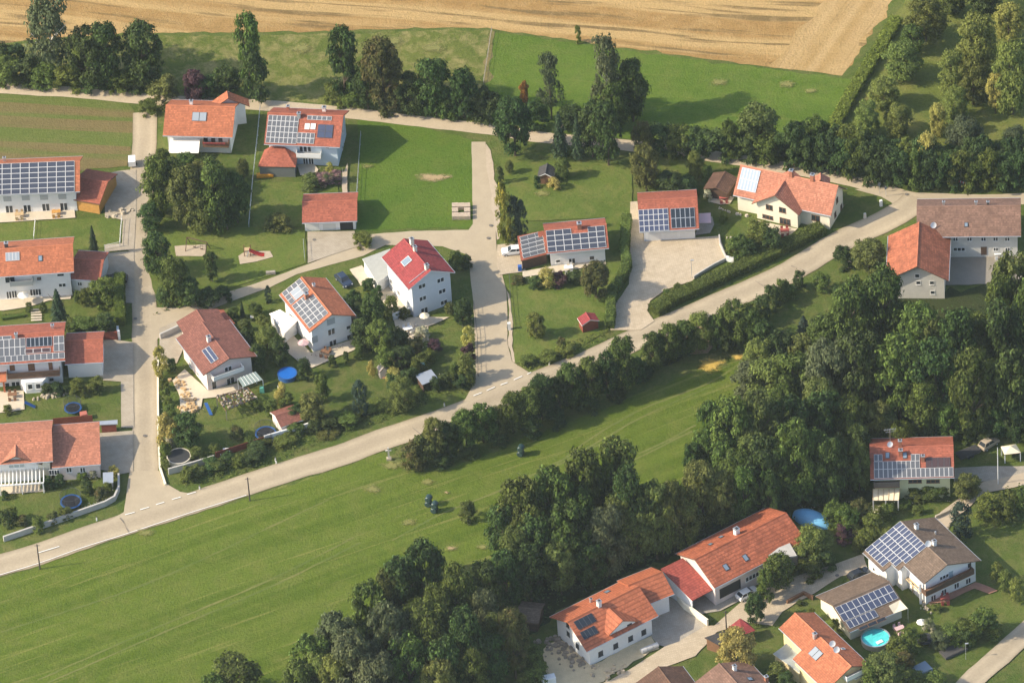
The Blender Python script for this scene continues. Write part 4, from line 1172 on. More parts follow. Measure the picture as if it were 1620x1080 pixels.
plants('in the wood behind the long house', 'trees of the middle wood', [
    (830, 756, 900, 92, 'mid'), (876, 740, 896, 86, 'mid'), (930, 712, 892, 76, 'mid'), (978, 694, 886, 84, 'mid'), (1000, 742, 900, 72, 'dark'), (908, 792, 920, 78, 'mid'), (852, 812, 922, 78, 'dark'), (1040, 762, 884, 66, 'olive'), (1068, 762, 878, 52, 'dark'), (962, 800, 912, 72, 'mid'), (772, 886, 986, 58, 'dark'), (804, 872, 962, 58, 'dark'), (800, 800, 900, 60, 'dark'), (1010, 800, 892, 60, 'dark'), (840, 858, 950, 62, 'dark'), (888, 850, 940, 60, 'mid'), (935, 848, 930, 56, 'dark'), (870, 800, 900, 60, 'dark'), (925, 770, 880, 60, 'mid'), (985, 780, 890, 60, 'mid'), (820, 830, 930, 60, 'mid'), (1050, 800, 880, 50, 'dark'), (1085, 790, 868, 56, 'mid'), (760, 930, 1010, 50, 'dark'), (1020, 810, 886, 40, 'olive')])
plants('in the wood filling the bottom edge', 'trees of the southern wood', [
    (680, 856, 1000, 76, 'dark'), (644, 880, 1022, 84, 'dark'), (592, 916, 1062, 84, 'mid'), (540, 966, 1086, 76, 'mid'), (500, 1000, 1106, 76, 'mid'), (622, 956, 1092, 84, 'mid'), (690, 946, 1086, 80, 'dark'), (730, 890, 1052, 64, 'dark'), (744, 962, 1096, 76, 'dark'), (566, 996, 1126, 80, 'mid'), (378, 1034, 1112, 92, 'mid'), (512, 1022, 1116, 70, 'light'), (788, 968, 1060, 50, 'olive'), (816, 962, 1072, 58, 'rust'), (652, 1000, 1110, 80, 'mid'), (340, 1062, 1130, 50, 'mid'), (620, 900, 1020, 60, 'mid'), (710, 1000, 1110, 70, 'dark'), (480, 1040, 1130, 60, 'mid'), (780, 1000, 1090, 60, 'dark'), (600, 1030, 1140, 80, 'mid'), (845, 1020, 1060, 40, 'bush'), (850, 1045, 1080, 40, 'bush'), (722, 930, 1030, 56, 'dark'), (828, 1064, 1090, 20, 'lbush'), (665, 950, 1060, 66, 'mid'), (575, 985, 1090, 66, 'dark'), (700, 920, 1040, 60, 'mid'), (640, 960, 1070, 60, 'dark'), (770, 930, 1040, 50, 'mid'), (535, 1035, 1130, 60, 'mid'), (700, 1040, 1130, 60, 'dark'), (750, 1015, 1110, 60, 'dark')])
plants('around the blue tunnel', 'garden trees in the southeast', [
    (1286, 832, 892, 66, 'light'), (1232, 874, 932, 52, 'mid'), (1196, 938, 986, 38, 'dark'), (1166, 994, 1062, 70, 'lime'), (1246, 735, 798, 56, 'mid'), (1292, 748, 798, 52, 'dark'), (1340, 800, 846, 40, 'bush'), (1380, 812, 848, 36, 'bush'), (1362, 790, 826, 34, 'rbush'), (1338, 806, 836, 22, 'ybush'), (1320, 792, 830, 36, 'bush'), (1395, 826, 852, 40, 'lbush'), (1372, 834, 862, 36, 'bush'), (1335, 828, 856, 30, 'pbush'), (1352, 826, 850, 22, 'limebush'), (1405, 796, 818, 26, 'bush'), (1280, 880, 912, 40, 'bush'), (1305, 868, 900, 34, 'dbush'), (1212, 900, 950, 30, 'bush'), (1360, 850, 872, 24, 'bush'), (1205, 870, 905, 30, 'dbush')])
plants('beside the green solar house', 'shrubs of the green house', [(1448, 766, 788, 34, 'bush'), (1470, 764, 788, 34, 'bush'), (1488, 766, 788, 30, 'bush'), (1430, 788, 802, 22, 'bush'), (1410, 800, 812, 18, 'bush'), (1520, 794, 848, 40, 'thuja'), (1530, 748, 790, 44, 'olive'), (1565, 780, 822, 44, 'bush'), (1592, 776, 820, 44, 'bush'), (1622, 770, 816, 44, 'bush'), (1452, 798, 812, 18, 'lbush'), (1608, 715, 726, 16, 'dbush')])
plants('on the slope beside the pool garden', 'shrubs on the southeast slope', [(1577, 888, 922, 25, 'lball'), (1593, 900, 937, 26, 'lball'), (1609, 912, 951, 26, 'lball'), (1532, 975, 1012, 44, 'bush'), (1556, 962, 1006, 50, 'bush'), (1508, 985, 1016, 42, 'bush'), (1488, 996, 1024, 34, 'grey'), (1530, 990, 1020, 30, 'dbush'), (1574, 985, 1006, 30, 'bush'), (1470, 978, 1000, 20, 'whitebush'), (1440, 992, 1030, 30, 'bush'), (1420, 1006, 1040, 40, 'bush'), (1402, 1030, 1092, 70, 'olive'), (1380, 1045, 1100, 50, 'bush'), (1445, 1058, 1090, 44, 'bush'), (1432, 1030, 1060, 34, 'rust'), (1480, 1060, 1090, 40, 'bush'), (1418, 1055, 1100, 56, 'bush'), (1460, 1000, 1020, 16, 'bush'), (1482, 955, 966, 16, 'lbush'), (1245, 1060, 1090, 30, 'dark'), (1230, 1045, 1080, 36, 'lball'), (1283, 962, 980, 16, 'bush'), (1322, 978, 1000, 16, 'lbush'), (1265, 948, 956, 12, 'bush')])

undergrowth('undergrowth', 'low leafy undergrowth on the forest floor', [[(1250, 560), (1420, 500), (1660, 470), (1660, 692), (1480, 700), (1375, 720), (1360, 800), (1250, 830), (1060, 880), (880, 965), (780, 1090), (480, 1120), (700, 900), (800, 880), (900, 800), (1040, 790), (1120, 790), (1150, 690)]], 2.2, 0.32, 1.3, 'dark')
undergrowth('bank_weeds', 'rough weeds along the road bank and garden edges', [
    [(270, 768), (300, 752), (420, 705), (500, 672), (560, 650), (640, 620), (740, 600), (745, 618), (690, 637), (600, 668), (500, 706), (400, 744), (320, 770)],
    [(815, 578), (960, 520), (975, 530), (930, 552), (836, 586)],
    [(240, 500), (262, 494), (300, 485), (330, 478), (380, 460), (300, 470)],
    [(0, 120), (120, 128), (240, 140), (235, 150), (120, 140), (0, 132)],
    [(540, 160), (650, 172), (780, 190), (780, 200), (650, 184), (540, 172)],
    [(1250, 252), (1330, 272), (1410, 292), (1500, 300), (1640, 298), (1640, 306), (1500, 308), (1400, 298), (1330, 280), (1250, 262)],
    [(620, 712), (650, 700), (680, 740), (645, 748)]], 5.0, 0.2, 0.7, 'bush' if False else 'mid')

undergrowth('flower_bed', 'pink and white flower borders beside terraces and walls', [
    [q('Y2', 1010, 430), q('Y2', 1280, 345), q('Y2', 1290, 365), q('Y2', 1020, 455)], [q('X7', 440, 690), q('X7', 560, 690), q('X7', 560, 715), q('X7', 440, 720)], [q('X1', 700, 715), q('X1', 820, 745), q('X1', 820, 765), q('X1', 700, 740)],
    [q('Z2', 400, 1020), q('Z2', 520, 1040), q('Z2', 520, 1075), q('Z2', 400, 1070)], [q('Z8', 1330, 655), q('Z8', 1440, 660), q('Z8', 1440, 680), q('Z8', 1330, 675)], [q('W8', 1000, 265), q('W8', 1140, 250), q('W8', 1140, 290), q('W8', 1010, 300)], [q('X4', 690, 920), q('X4', 900, 900), q('X4', 900, 930), q('X4', 700, 960)]], 5.0, 0.14, 0.6, 'pink')
undergrowth('herb_border', 'leafy borders with yellow and white flowers along garden edges', [
    [q('Y1', 985, 500), q('Y1', 1010, 500), q('Y1', 1010, 900), q('Y1', 975, 900)], [q('Y2', 240, 770), q('Y2', 370, 770), q('Y2', 370, 790), q('Y2', 240, 800)], [q('Z7', 180, 815), q('Z7', 690, 740), q('Z7', 690, 765), q('Z7', 180, 845)],
    [q('Y3', 640, 300), q('Y3', 700, 400), q('Y3', 640, 480), q('Y3', 520, 480), q('Y3', 500, 350)], [q('Y3', 890, 200), q('Y3', 960, 200), q('Y3', 980, 560), q('Y3', 760, 590), q('Y3', 750, 560), q('Y3', 900, 520)], [q('X7', 700, 990), q('X7', 1090, 870), q('X7', 1090, 900), q('X7', 700, 1030)],
    [q('Y6', 700, 470), q('Y6', 1000, 430), q('Y6', 1170, 420), q('Y6', 1170, 440), q('Y6', 1000, 455), q('Y6', 800, 500)], [q('Y6', 240, 470), q('Y6', 640, 440), q('Y6', 800, 520), q('Y6', 660, 640), q('Y6', 480, 620), q('Y6', 420, 520)]], 4.0, 0.17, 0.8, 'white')

# ------------------------------------------------------------------ how houses are put together
W_WHITE = M('white render', (0.80, 0.79, 0.76), 0.05, 0.8, 0.85, 0.05, 0.06)
W_CREAM = M('cream render', (0.78, 0.72, 0.57), 0.05, 0.8, 0.85, 0.05, 0.06)
W_GREEN = M('pale green render', (0.56, 0.58, 0.36), 0.06, 0.8, 0.85, 0.05, 0.06)
W_BLUE = M('pale blue render', (0.60, 0.68, 0.74), 0.05, 0.8, 0.85, 0.05, 0.06)
W_GREY = M('grey white render', (0.66, 0.68, 0.70), 0.05, 0.8, 0.85, 0.05, 0.06)
W_PINK = M('rose white render', (0.72, 0.62, 0.57), 0.05, 0.8, 0.85, 0.05, 0.06)
W_YELL = M('yellow render', (0.76, 0.62, 0.34), 0.05, 0.8, 0.85, 0.05, 0.06)
W_OLD = M('old limewash', (0.66, 0.63, 0.57), 0.10, 0.7, 0.9, 0.1, 0.15)
WOOD_O = M('orange boarding', (0.52, 0.27, 0.07), 0.2, 2.0, 0.75, 0.2)
WOOD_D = M('dark boarding', (0.10, 0.06, 0.04), 0.25, 2.0, 0.8, 0.2)
WOOD_M = M('brown boarding', (0.21, 0.11, 0.06), 0.25, 2.0, 0.8, 0.2)
WOOD_R = M('red brown boarding', (0.24, 0.065, 0.04), 0.2, 2.0, 0.8, 0.2)
WOOD_G = M('grey timber', (0.33, 0.29, 0.24), 0.25, 2.0, 0.85, 0.2)
WOOD_L = M('light timber', (0.50, 0.36, 0.20), 0.2, 2.0, 0.8, 0.2)
T_ORANGE = roof_mat('orange tiles', (0.42, 0.140, 0.066), 0.14)
T_RED = roof_mat('red tiles', (0.35, 0.105, 0.062), 0.15)
T_NEWRED = roof_mat('new red tiles', (0.27, 0.045, 0.045), 0.03)
T_BROWNRED = roof_mat('brown red tiles', (0.23, 0.092, 0.066), 0.14)
T_SALMON = roof_mat('salmon tiles', (0.44, 0.175, 0.105), 0.14)
T_OLDRED = roof_mat('weathered barn tiles', (0.40, 0.130, 0.065), 0.30)
T_OLDBROWN = roof_mat('old brown tiles', (0.225, 0.130, 0.092), 0.22)
T_BROWN = roof_mat('brown concrete tiles', (0.17, 0.120, 0.085), 0.18)
T_BATTEN = roof_mat('batten striped tiles', (0.42, 0.130, 0.062), 0.08, 0.36, 0.82)
T_MOSSY = roof_mat('mossy orange tiles', (0.42, 0.125, 0.062), 0.30, 0.36, 0.7)
T_SHEETRED = roof_mat('red sheet roof', (0.33, 0.075, 0.055), 0.06, 0.5)
T_DARK = roof_mat('dark felt roof', (0.065, 0.062, 0.060), 0.10)
T_DBROWN = roof_mat('dark brown shingles', (0.13, 0.070, 0.045), 0.2)
METAL = M('zinc', (0.55, 0.57, 0.58), 0.08, 1.0, 0.4, 0.0, 0.0, 0.6)
METAL_D = M('dark metal', (0.10, 0.10, 0.105), 0.1, 1.0, 0.45, 0.0, 0.0, 0.5)
WHITE = M('white paint', (0.80, 0.79, 0.76), 0.04, 1.0, 0.6)
CREAMC = M('cream cloth', (0.80, 0.70, 0.50), 0.05, 1.0, 0.9)
WHITEC = M('white cloth', (0.80, 0.77, 0.70), 0.05, 1.0, 0.9)
PINKC = M('pink cloth', (0.62, 0.42, 0.42), 0.05, 1.0, 0.9)
CONC = M('concrete', (0.46, 0.44, 0.40), 0.15, 1.2, 0.9, 0.1, 0.2)
STONE = M('field stone', (0.42, 0.36, 0.27), 0.3, 1.5, 0.95, 0.5, 0.4)
BRICK = M('chimney brick', (0.36, 0.15, 0.09), 0.2, 4.0, 0.9)
GLASS = glass_mat('window glass', (0.035, 0.042, 0.050))
GLASS_B = glass_mat('roof window glass', (0.20, 0.26, 0.32))
CELL = glass_mat('solar cells', (0.055, 0.062, 0.085), 0.18)
CELL_B = glass_mat('blue solar cells', (0.062, 0.075, 0.125), 0.18)
CELL_G = glass_mat('grey solar cells', (0.115, 0.120, 0.130), 0.25)
CELL_K = glass_mat('black collector', (0.025, 0.032, 0.042), 0.15)
CELL_S = glass_mat('bright collector', (0.34, 0.40, 0.52), 0.15)
CELL_P = glass_mat('pale collector', (0.30, 0.33, 0.36), 0.2)
CELL_R = glass_mat('brown collector', (0.075, 0.045, 0.045), 0.2)
ALU = M('panel frame', (0.56, 0.56, 0.55), 0.04, 1.0, 0.5)
SHUT = M('grey shutters', (0.42, 0.43, 0.42), 0.06, 2.0, 0.7)
SHUT_B = M('brown shutters', (0.17, 0.09, 0.05), 0.15, 2.0, 0.7)
FLOWERS = M('red flowers', (0.24, 0.05, 0.045), 0.4, 6.0, 0.9)
FASCIA = M('eaves boards', (0.16, 0.09, 0.055), 0.15, 1.0, 0.8)
FASCIA_W = M('white eaves boards', (0.72, 0.70, 0.66), 0.05, 1.0, 0.7)
SHARED = {}


def unit(v):
    v = np.array(v, float)
    return v / np.linalg.norm(v)


def place(parent, name, me, loc, frame=None, mats=None):
    o = bpy.data.objects.new(name, me)
    COL.objects.link(o)
    o.parent = parent
    o.location = Vector(loc) - world_loc(parent)
    if frame is not None:
        mm = Matrix.Identity(3)
        for i in range(3):
            for j in range(3):
                mm[j][i] = frame[i][j]
        o.rotation_euler = mm.to_euler()
    if mats:
        for i, mt in enumerate(mats):
            o.material_slots[i].link = 'OBJECT'
            o.material_slots[i].material = mt
    return o


def window_meshes(w_, h_, panes):
    """frame with its bars standing proud of the wall, pane set back in it; x right, y up, z out"""
    key = ('win', round(w_, 2), round(h_, 2), panes)
    if key not in SHARED:
        b = MB()
        e = 0.09
        def bx(x0, x1, y0, y1, z0, z1):
            b.prism([(x0, y0, z0), (x1, y0, z0), (x1, y1, z0), (x0, y1, z0)], [(x0, y0, z1), (x1, y0, z1), (x1, y1, z1), (x0, y1, z1)])
        X, Y = w_ / 2, h_ / 2
        bx(-X, X, -Y, -Y + e, -0.08, 0.05)
        bx(-X, X, Y - e, Y, -0.08, 0.05)
        bx(-X, -X + e, -Y + e, Y - e, -0.08, 0.049)
        bx(X - e, X, -Y + e, Y - e, -0.08, 0.049)
        for i in range(1, panes):
            x = -X + w_ * i / panes
            bx(x - e * 0.7, x + e * 0.7, -Y + e, Y - e, -0.08, 0.045)
        bx(-X - 0.06, X + 0.06, -Y - 0.05, -Y, -0.08, 0.10)
        f = b.build('frame', WHITE)
        me = f.data
        off = Vector(f.location)
        me.transform(Matrix.Translation(off))
        bpy.data.objects.remove(f)
        b = MB()
        b.poly([(-X + e, -Y + e, 0.014), (X - e, -Y + e, 0.014), (X - e, Y - e, 0.014), (-X + e, Y - e, 0.014)])
        g = b.build('pane', GLASS)
        mg = g.data
        mg.transform(Matrix.Translation(Vector(g.location)))
        bpy.data.objects.remove(g)
        SHARED[key] = (me, mg)
    return SHARED[key]


def slab_mesh(w_, h_, t, edge, name):
    """a framed plate: x right, y up, z out, body from z=0 to t; slot 0 frame, slot 1 face"""
    key = (name, round(w_, 2), round(h_, 2), t, edge)
    if key not in SHARED:
        X, Y = w_ / 2, h_ / 2
        b = MB()
        for i, (p, r) in enumerate((((-X, -Y), (X, -Y)), ((X, -Y), (X, Y)), ((X, Y), (-X, Y)), ((-X, Y), (-X, -Y)))):
            b.poly([(*p, 0), (*r, 0), (*r, t), (*p, t)], 0)
            ip, ir = [(math.copysign(abs(a) - edge, a), math.copysign(abs(c_) - edge, c_)) for a, c_ in (p, r)]
            b.poly([(*p, t), (*r, t), (*ir, t), (*ip, t)], 0)
        b.poly([(-X + edge, -Y + edge, t - 0.004), (X - edge, -Y + edge, t - 0.004), (X - edge, Y - edge, t - 0.004), (-X + edge, Y - edge, t - 0.004)], 1)
        o = b.build(name, [ALU, CELL])
        me = o.data
        me.transform(Matrix.Translation(Vector(o.location)))
        bpy.data.objects.remove(o)
        SHARED[key] = me
    return SHARED[key]


class Gable:
    """a gabled body: ridge along u from end 0 to end 1; side A lies to the right of u, side B to its left"""

    def __init__(s, root, cx, cy, yaw, L, W, he, hr, roof, wall, oL=0.7, oW=0.85, WA=None, WB=None, seg=None, fascia=None, part='', rt=0.2, walls=True, gutter=True, z0=0.0):
        s.root = root
        s.u = np.array([math.cos(yaw), math.sin(yaw), 0])
        s.v = np.array([-s.u[1], s.u[0], 0])
        s.z = np.array([0, 0, 1.0])
        s.c = np.array([cx, cy, z0])
        s.L, s.hr, s.oL, s.oW = L, hr, oL, oW
        s.WA = W / 2 if WA is None else WA
        s.WB = W / 2 if WB is None else WB
        s.sl = (hr - he) / (W / 2)
        s.roof_m = roof
        seg = seg or [(-L / 2, L / 2, s.WA)]
        s.seg = seg
        fascia = fascia or FASCIA
        P = s.at
        b = MB()
        n_sl = math.hypot(1, s.sl)

        def slab(u0, u1, w0, side):
            a = [(u0, 0), (u1, 0), (u1, w0), (u0, w0)]
            sg = -1 if side == 'A' else 1
            top = [P(x, sg * y, hr - s.sl * y) for x, y in a]
            bot = [p - np.array([0, 0, rt]) for p in top]
            uvs = [(x, y * n_sl) for x, y in a]
            order = [0, 3, 2, 1] if side == 'A' else [0, 1, 2, 3]
            t2, b2, uv2 = [top[i] for i in order], [bot[i] for i in order], [uvs[i] for i in order]
            b.poly(t2, 0, uv2)
            b.poly(list(reversed(b2)), 1)
            for i in range(4):
                j = (i + 1) % 4
                b.poly([b2[i], b2[j], t2[j], t2[i]], 1)
        for u0, u1, wa in seg:
            slab(u0, u1, wa, 'A')
        slab(-L / 2, L / 2, s.WB, 'B')
        # ridge tiles
        r0, r1 = P(-L / 2 - 0.02, 0, hr), P(L / 2 + 0.02, 0, hr)
        k_ = 0.17
        for sg in (-1, 1):
            pp = [r0 + s.z * 0.07, r1 + s.z * 0.07, r1 + s.v * sg * k_ + s.z * (0.05 - s.sl * k_), r0 + s.v * sg * k_ + s.z * (0.05 - s.sl * k_)]
            b.poly(pp if sg < 0 else list(reversed(pp)), 0, [(0, 0.1)] * 4)
        s.roof = b.build(part + 'roof' if not part else part + '_roof', [roof, fascia], root)
        if walls:
            b = MB()
            for i, (u0, u1, wa) in enumerate(seg):
                a0 = u0 + (oL if i == 0 else 0)
                a1 = u1 - (oL if i == len(seg) - 1 else -0.0)
                ya, yb = -(wa - oW), s.WB - oW
                prof = [(ya, -0.3), (yb, -0.3), (yb, hr - s.sl * yb - rt - 0.02), (0, hr - rt - 0.02), (ya, hr + s.sl * ya - rt - 0.02)]
                e0 = [P(a0, y, z) for y, z in prof]
                e1 = [P(a1, y, z) for y, z in prof]
                b.prism(list(reversed(e0)), list(reversed(e1)))
            s.wall = b.build('wall' if not part else part + '_wall', wall, root)
        if gutter:
            b = MB()
            for u0, u1, wa in seg:
                b.bar(P(u0, -wa - 0.06, hr - s.sl * wa - 0.08), P(u1, -wa - 0.06, hr - s.sl * wa - 0.08), 0.08, 0, 6)
            b.build('gutter', METAL, root)
            b = MB()
            b.bar(P(-L / 2, s.WB + 0.06, hr - s.sl * s.WB - 0.08), P(L / 2, s.WB + 0.06, hr - s.sl * s.WB - 0.08), 0.08, 0, 6)
            b.build('gutter', METAL, root)

    def at(s, x, y, z):
        return s.c + s.u * x + s.v * y + s.z * z

    def loc(s, p):
        d = p - s.c
        return np.array([d @ s.u, d @ s.v, d[2]])

    def hit(s, px, pt, n):
        d = ray(px)
        t = ((pt - CAM) @ n) / (d @ n)
        return CAM + d * t

    def slope(s, side):
        sg = -1 if side == 'A' else 1
        down = unit(s.v * sg - s.z * s.sl)
        n = unit(s.v * sg * s.sl + s.z)
        return s.at(0, 0, s.hr), down, n

    def on_roof(s, side, px):
        pt, down, n = s.slope(side)
        return s.hit(px, pt, n)

    def face(s, f):
        if f == 'A':
            return s.at(0, -(s.seg[-1][2] - s.oW), 0), -s.v, s.u
        if f == 'A0':
            return s.at(0, -(s.seg[0][2] - s.oW), 0), -s.v, s.u
        if f == 'B':
            return s.at(0, s.WB - s.oW, 0), s.v, -s.u
        if f == '0':
            return s.at(-s.L / 2 + s.oL, 0, 0), -s.u, -s.v
        return s.at(s.L / 2 - s.oL, 0, 0), s.u, s.v

    def win(s, f, px, w_=1.1, h_=1.2, panes=2, name='window', glass=None, frame=None):
        pt, n, r = s.face(f)
        p = s.hit(px, pt, n)
        mf, mg = window_meshes(w_, h_, panes)
        fr = (r, s.z, n)
        o = place(s.root, name, mf, p, fr, [frame] if frame else None)
        g = bpy.data.objects.new('pane', mg)
        COL.objects.link(g)
        g.parent = o
        if glass:
            g.material_slots[0].link = 'OBJECT'
            g.material_slots[0].material = glass
        return o

    def plate(s, f, px, w_, h_, mt, name, frame=None, t=0.06):
        pt, n, r = s.face(f)
        p = s.hit(px, pt, n)
        return place(s.root, name, slab_mesh(w_, h_, t, 0.05, name), p, (r, s.z, n), [frame or mt, mt])

    def panels(s, side, p1, p2, cols, rows, cell=None, name='solar_panel', frame=None, skip=(), gap=0.02, lift=0.08, edge=0.055):
        pt, down, n = s.slope(side)
        ax = s.u if side == 'A' else -s.u
        a, b = s.on_roof(side, p1) - pt, s.on_roof(side, p2) - pt
        u0, u1 = sorted((a @ ax, b @ ax))
        v0, v1 = sorted((a @ down, b @ down))
        w_, h_ = (u1 - u0) / cols, (v1 - v0) / rows
        me = slab_mesh(w_ - gap, h_ - gap, 0.05, edge, name)
        for r in range(rows):
            for c_ in range(cols):
                if (r, c_) in skip:
                    continue
                p = pt + ax * (u0 + w_ * (c_ + 0.5)) + down * (v0 + h_ * (r + 0.5)) + n * lift
                place(s.root, name, me, p, (ax, -down, n), [frame or ALU, cell or CELL])

    def panels_uv(s, side, u0, u1, v0, v1, cols, rows, cell, name='solar_panel', frame=None, skip=(), gap=0.02):
        pt, down, n = s.slope(side)
        w_, h_ = (u1 - u0) / cols, (v1 - v0) / rows
        me = slab_mesh(w_ - gap, h_ - gap, 0.05, 0.055, name)
        for r in range(rows):
            for c_ in range(cols):
                if (r, c_) not in skip:
                    place(s.root, name, me, pt + s.u * (u0 + w_ * (c_ + 0.5)) + down * (v0 + h_ * (r + 0.5)) + n * 0.08, (s.u, -down, n), [frame or ALU, cell])

    def skylight(s, side, px, w_=0.8, h_=1.2, frame=None, glass=None, lift=0.04):
        pt, down, n = s.slope(side)
        ax = s.u if side == 'A' else -s.u
        p = s.on_roof(side, px) + n * lift
        place(s.root, 'skylight', slab_mesh(w_, h_, 0.09, 0.10, 'skylight'), p, (ax, -down, n), [frame or METAL_D, glass or GLASS_B])

    def chimney(s, side, px, h=1.2, w_=0.75, mt=None, cap=True):
        w_ *= 0.85
        p = s.on_roof(side, px)
        yaw = math.atan2(s.u[1], s.u[0])
        b = MB()
        b.box((p[0], p[1], p[2] - 0.5), (w_, w_, h + 0.5), yaw)
        o = b.build('chimney', mt or WHITE, s.root)
        if cap:
            b = MB()
            b.box((p[0], p[1], p[2] + h), (w_ + 0.16, w_ + 0.16, 0.10), yaw)
            b.box((p[0], p[1], p[2] + h + 0.1), (w_ * 0.55, w_ * 0.55, 0.16), yaw, 1)
            b.build('cap', [METAL, METAL_D], o)

    def dish(s, side, px, r=0.55):
        p = s.on_roof(side, px) + s.z * 0.7
        dish_at(s.root, p, r)

    def band(s, f, pa, pb, h_, depth, mt, name, z_is_bottom=True):
        """a box standing out from a wall between two points of that wall (the bottom edge)"""
        pt, n, r = s.face(f)
        a, b_ = s.hit(pa, pt, n), s.hit(pb, pt, n)
        z = (a[2] + b_[2]) / 2
        x0, x1 = sorted(((a - pt) @ r, (b_ - pt) @ r))
        P = lambda x, d, zz: pt * np.array([1, 1, 0]) + r * x + n * d + s.z * zz
        b = MB()
        b.prism([P(x0, 0.0, z), P(x0, depth, z), P(x1, depth, z), P(x1, 0.0, z)], [P(x0, 0.0, z + h_), P(x0, depth, z + h_), P(x1, depth, z + h_), P(x1, 0.0, z + h_)])
        return b.build(name, mt, s.root)

    def balcony(s, f, pa, pb, depth=1.3, rail=None, floor=None, flowers=False, rail_h=0.95):
        """floor slab with a parapet on three sides; pa, pb: lower outer corners seen on the wall plane"""
        pt, n, r = s.face(f)
        a, b_ = s.hit(pa, pt + n * depth, n), s.hit(pb, pt + n * depth, n)
        z = max(0.3, (a[2] + b_[2]) / 2)
        x0, x1 = sorted(((a - pt) @ r, (b_ - pt) @ r))
        P = lambda x, d, zz: pt * np.array([1, 1, 0]) + r * x + n * d + s.z * zz
        def bx(bb, xa, xb, da, db, za, zb, mi=0):
            bb.prism([P(xa, da, za), P(xa, db, za), P(xb, db, za), P(xb, da, za)], [P(xa, da, zb), P(xa, db, zb), P(xb, db, zb), P(xb, da, zb)], mi)
        b = MB()
        bx(b, x0, x1, 0, depth, z, z + 0.18)
        o = b.build('balcony', floor or CONC, s.root)
        b = MB()
        bx(b, x0, x1, depth - 0.07, depth, z + 0.2, z + rail_h + 0.2)
        bx(b, x0, x0 + 0.07, 0, depth - 0.08, z + 0.2, z + rail_h + 0.195)
        bx(b, x1 - 0.07, x1, 0, depth - 0.08, z + 0.2, z + rail_h + 0.195)
        b.build('railing', rail or WOOD_D, o)
        if flowers:
            b = MB()
            for x in np.arange(x0 + 0.4, x1 - 0.3, 0.75):
                bx(b, x - 0.33, x + 0.33, depth + 0.005, depth + 0.22, z + rail_h - 0.05, z + rail_h + 0.22 + 0.08 * RND.random())
            b.build('flower_boxes', FLOWERS, o)
        return o


def dish_at(root, p, r=0.5):
    """white satellite bowl on a short mast, open towards the south (the camera side)"""
    b = MB()
    ax = unit((0.25, -0.85, 0.45))
    e = unit(np.cross(ax, [0, 0, 1]))
    f = np.cross(ax, e)
    n_ = 14
    rings = []
    for rr, dd in ((0.0, -0.16), (0.55, -0.11), (1.0, 0.0)):
        rings.append([p + ax * (dd * r) + (e * math.cos(t) + f * math.sin(t)) * rr * r for t in np.arange(n_) * 2 * math.pi / n_])
    for i in range(n_):
        j = (i + 1) % n_
        b.poly([rings[0][0], rings[1][j], rings[1][i]])
        b.poly([rings[1][i], rings[1][j], rings[2][j], rings[2][i]])
    b.bar(p - ax * 0.1 * r, p + np.array([0, 0, -0.8]), 0.035, 0, 5)
    return b.build('satellite_dish', WHITE, root)


def house(name, label, cx, cy, cat='house', group=None):
    return empty(name, (cx, cy, 0.0), label, cat, group)


def lean_to(root, corners, roof, wall, part, z0=-0.3, inset=0.25, rt=0.16, fascia=None, walls=(0, 1, 2, 3), uvdir=None):
    """a one-pitch (or flat) roof over the four corners [(p, z)], with walls under the chosen sides; corners run counter-clockwise from above"""
    T = [G(p, z) for p, z in corners]
    ar = sum(T[i][0] * T[(i + 1) % 4][1] - T[(i + 1) % 4][0] * T[i][1] for i in range(4))
    if ar < 0:
        T = [T[0], T[3], T[2], T[1]]
        walls = tuple({0: 3, 1: 2, 2: 1, 3: 0}[i] for i in walls)
    n = np.cross(T[1] - T[0], T[3] - T[0])
    n /= np.linalg.norm(n)
    down = np.array([n[0], n[1], 0]) if abs(n[2]) < 0.999 else T[3] - T[0]
    down = down / np.linalg.norm(down)
    ac = np.cross([0, 0, 1.0], down)
    b = MB()
    Bt = [p - np.array([0, 0, rt]) for p in T]
    b.poly(T, 0, [(float(p @ ac), float(p @ down)) for p in T])
    b.poly(list(reversed(Bt)), 1)
    for i in range(4):
        j = (i + 1) % 4
        b.poly([Bt[i], Bt[j], T[j], T[i]], 1)
    o = b.build(part + '_roof' if part else 'roof', [roof, fascia or FASCIA], root)
    if walls:
        c_ = sum(T) / 4
        I = [p + (c_ - p) * (inset / np.linalg.norm((c_ - p)[:2])) * 1.4 for p in T]
        I = [np.array([p[0], p[1], q_[2] - rt - 0.03]) for p, q_ in zip(I, T)]
        b = MB()
        if len(walls) == 4:
            b.prism([np.array([p[0], p[1], z0]) for p in I], I)
        else:
            for i in walls:
                j = (i + 1) % 4
                a, e = I[i], I[j]
                inn = unit(np.append((c_ - (a + e) / 2)[:2], 0)) * 0.2
                b.prism([np.array([a[0], a[1], z0]), np.array([e[0], e[1], z0]), np.array([*(e + inn)[:2], z0]), np.array([*(a + inn)[:2], z0])], [a, e, np.array([*(e + inn)[:2], e[2]]), np.array([*(a + inn)[:2], a[2]])])
        b.build(part + '_wall' if part else 'wall', wall, root)
    return T


def gable_px(root, r0, r1, hr, W, he, roof, wall, **kw):
    a, b = G(r0, hr), G(r1, hr)
    c_ = (a + b) / 2
    d = b - a
    return Gable(root, c_[0], c_[1], math.atan2(d[1], d[0]), np.linalg.norm(d), W, he, hr, roof, wall, **kw)


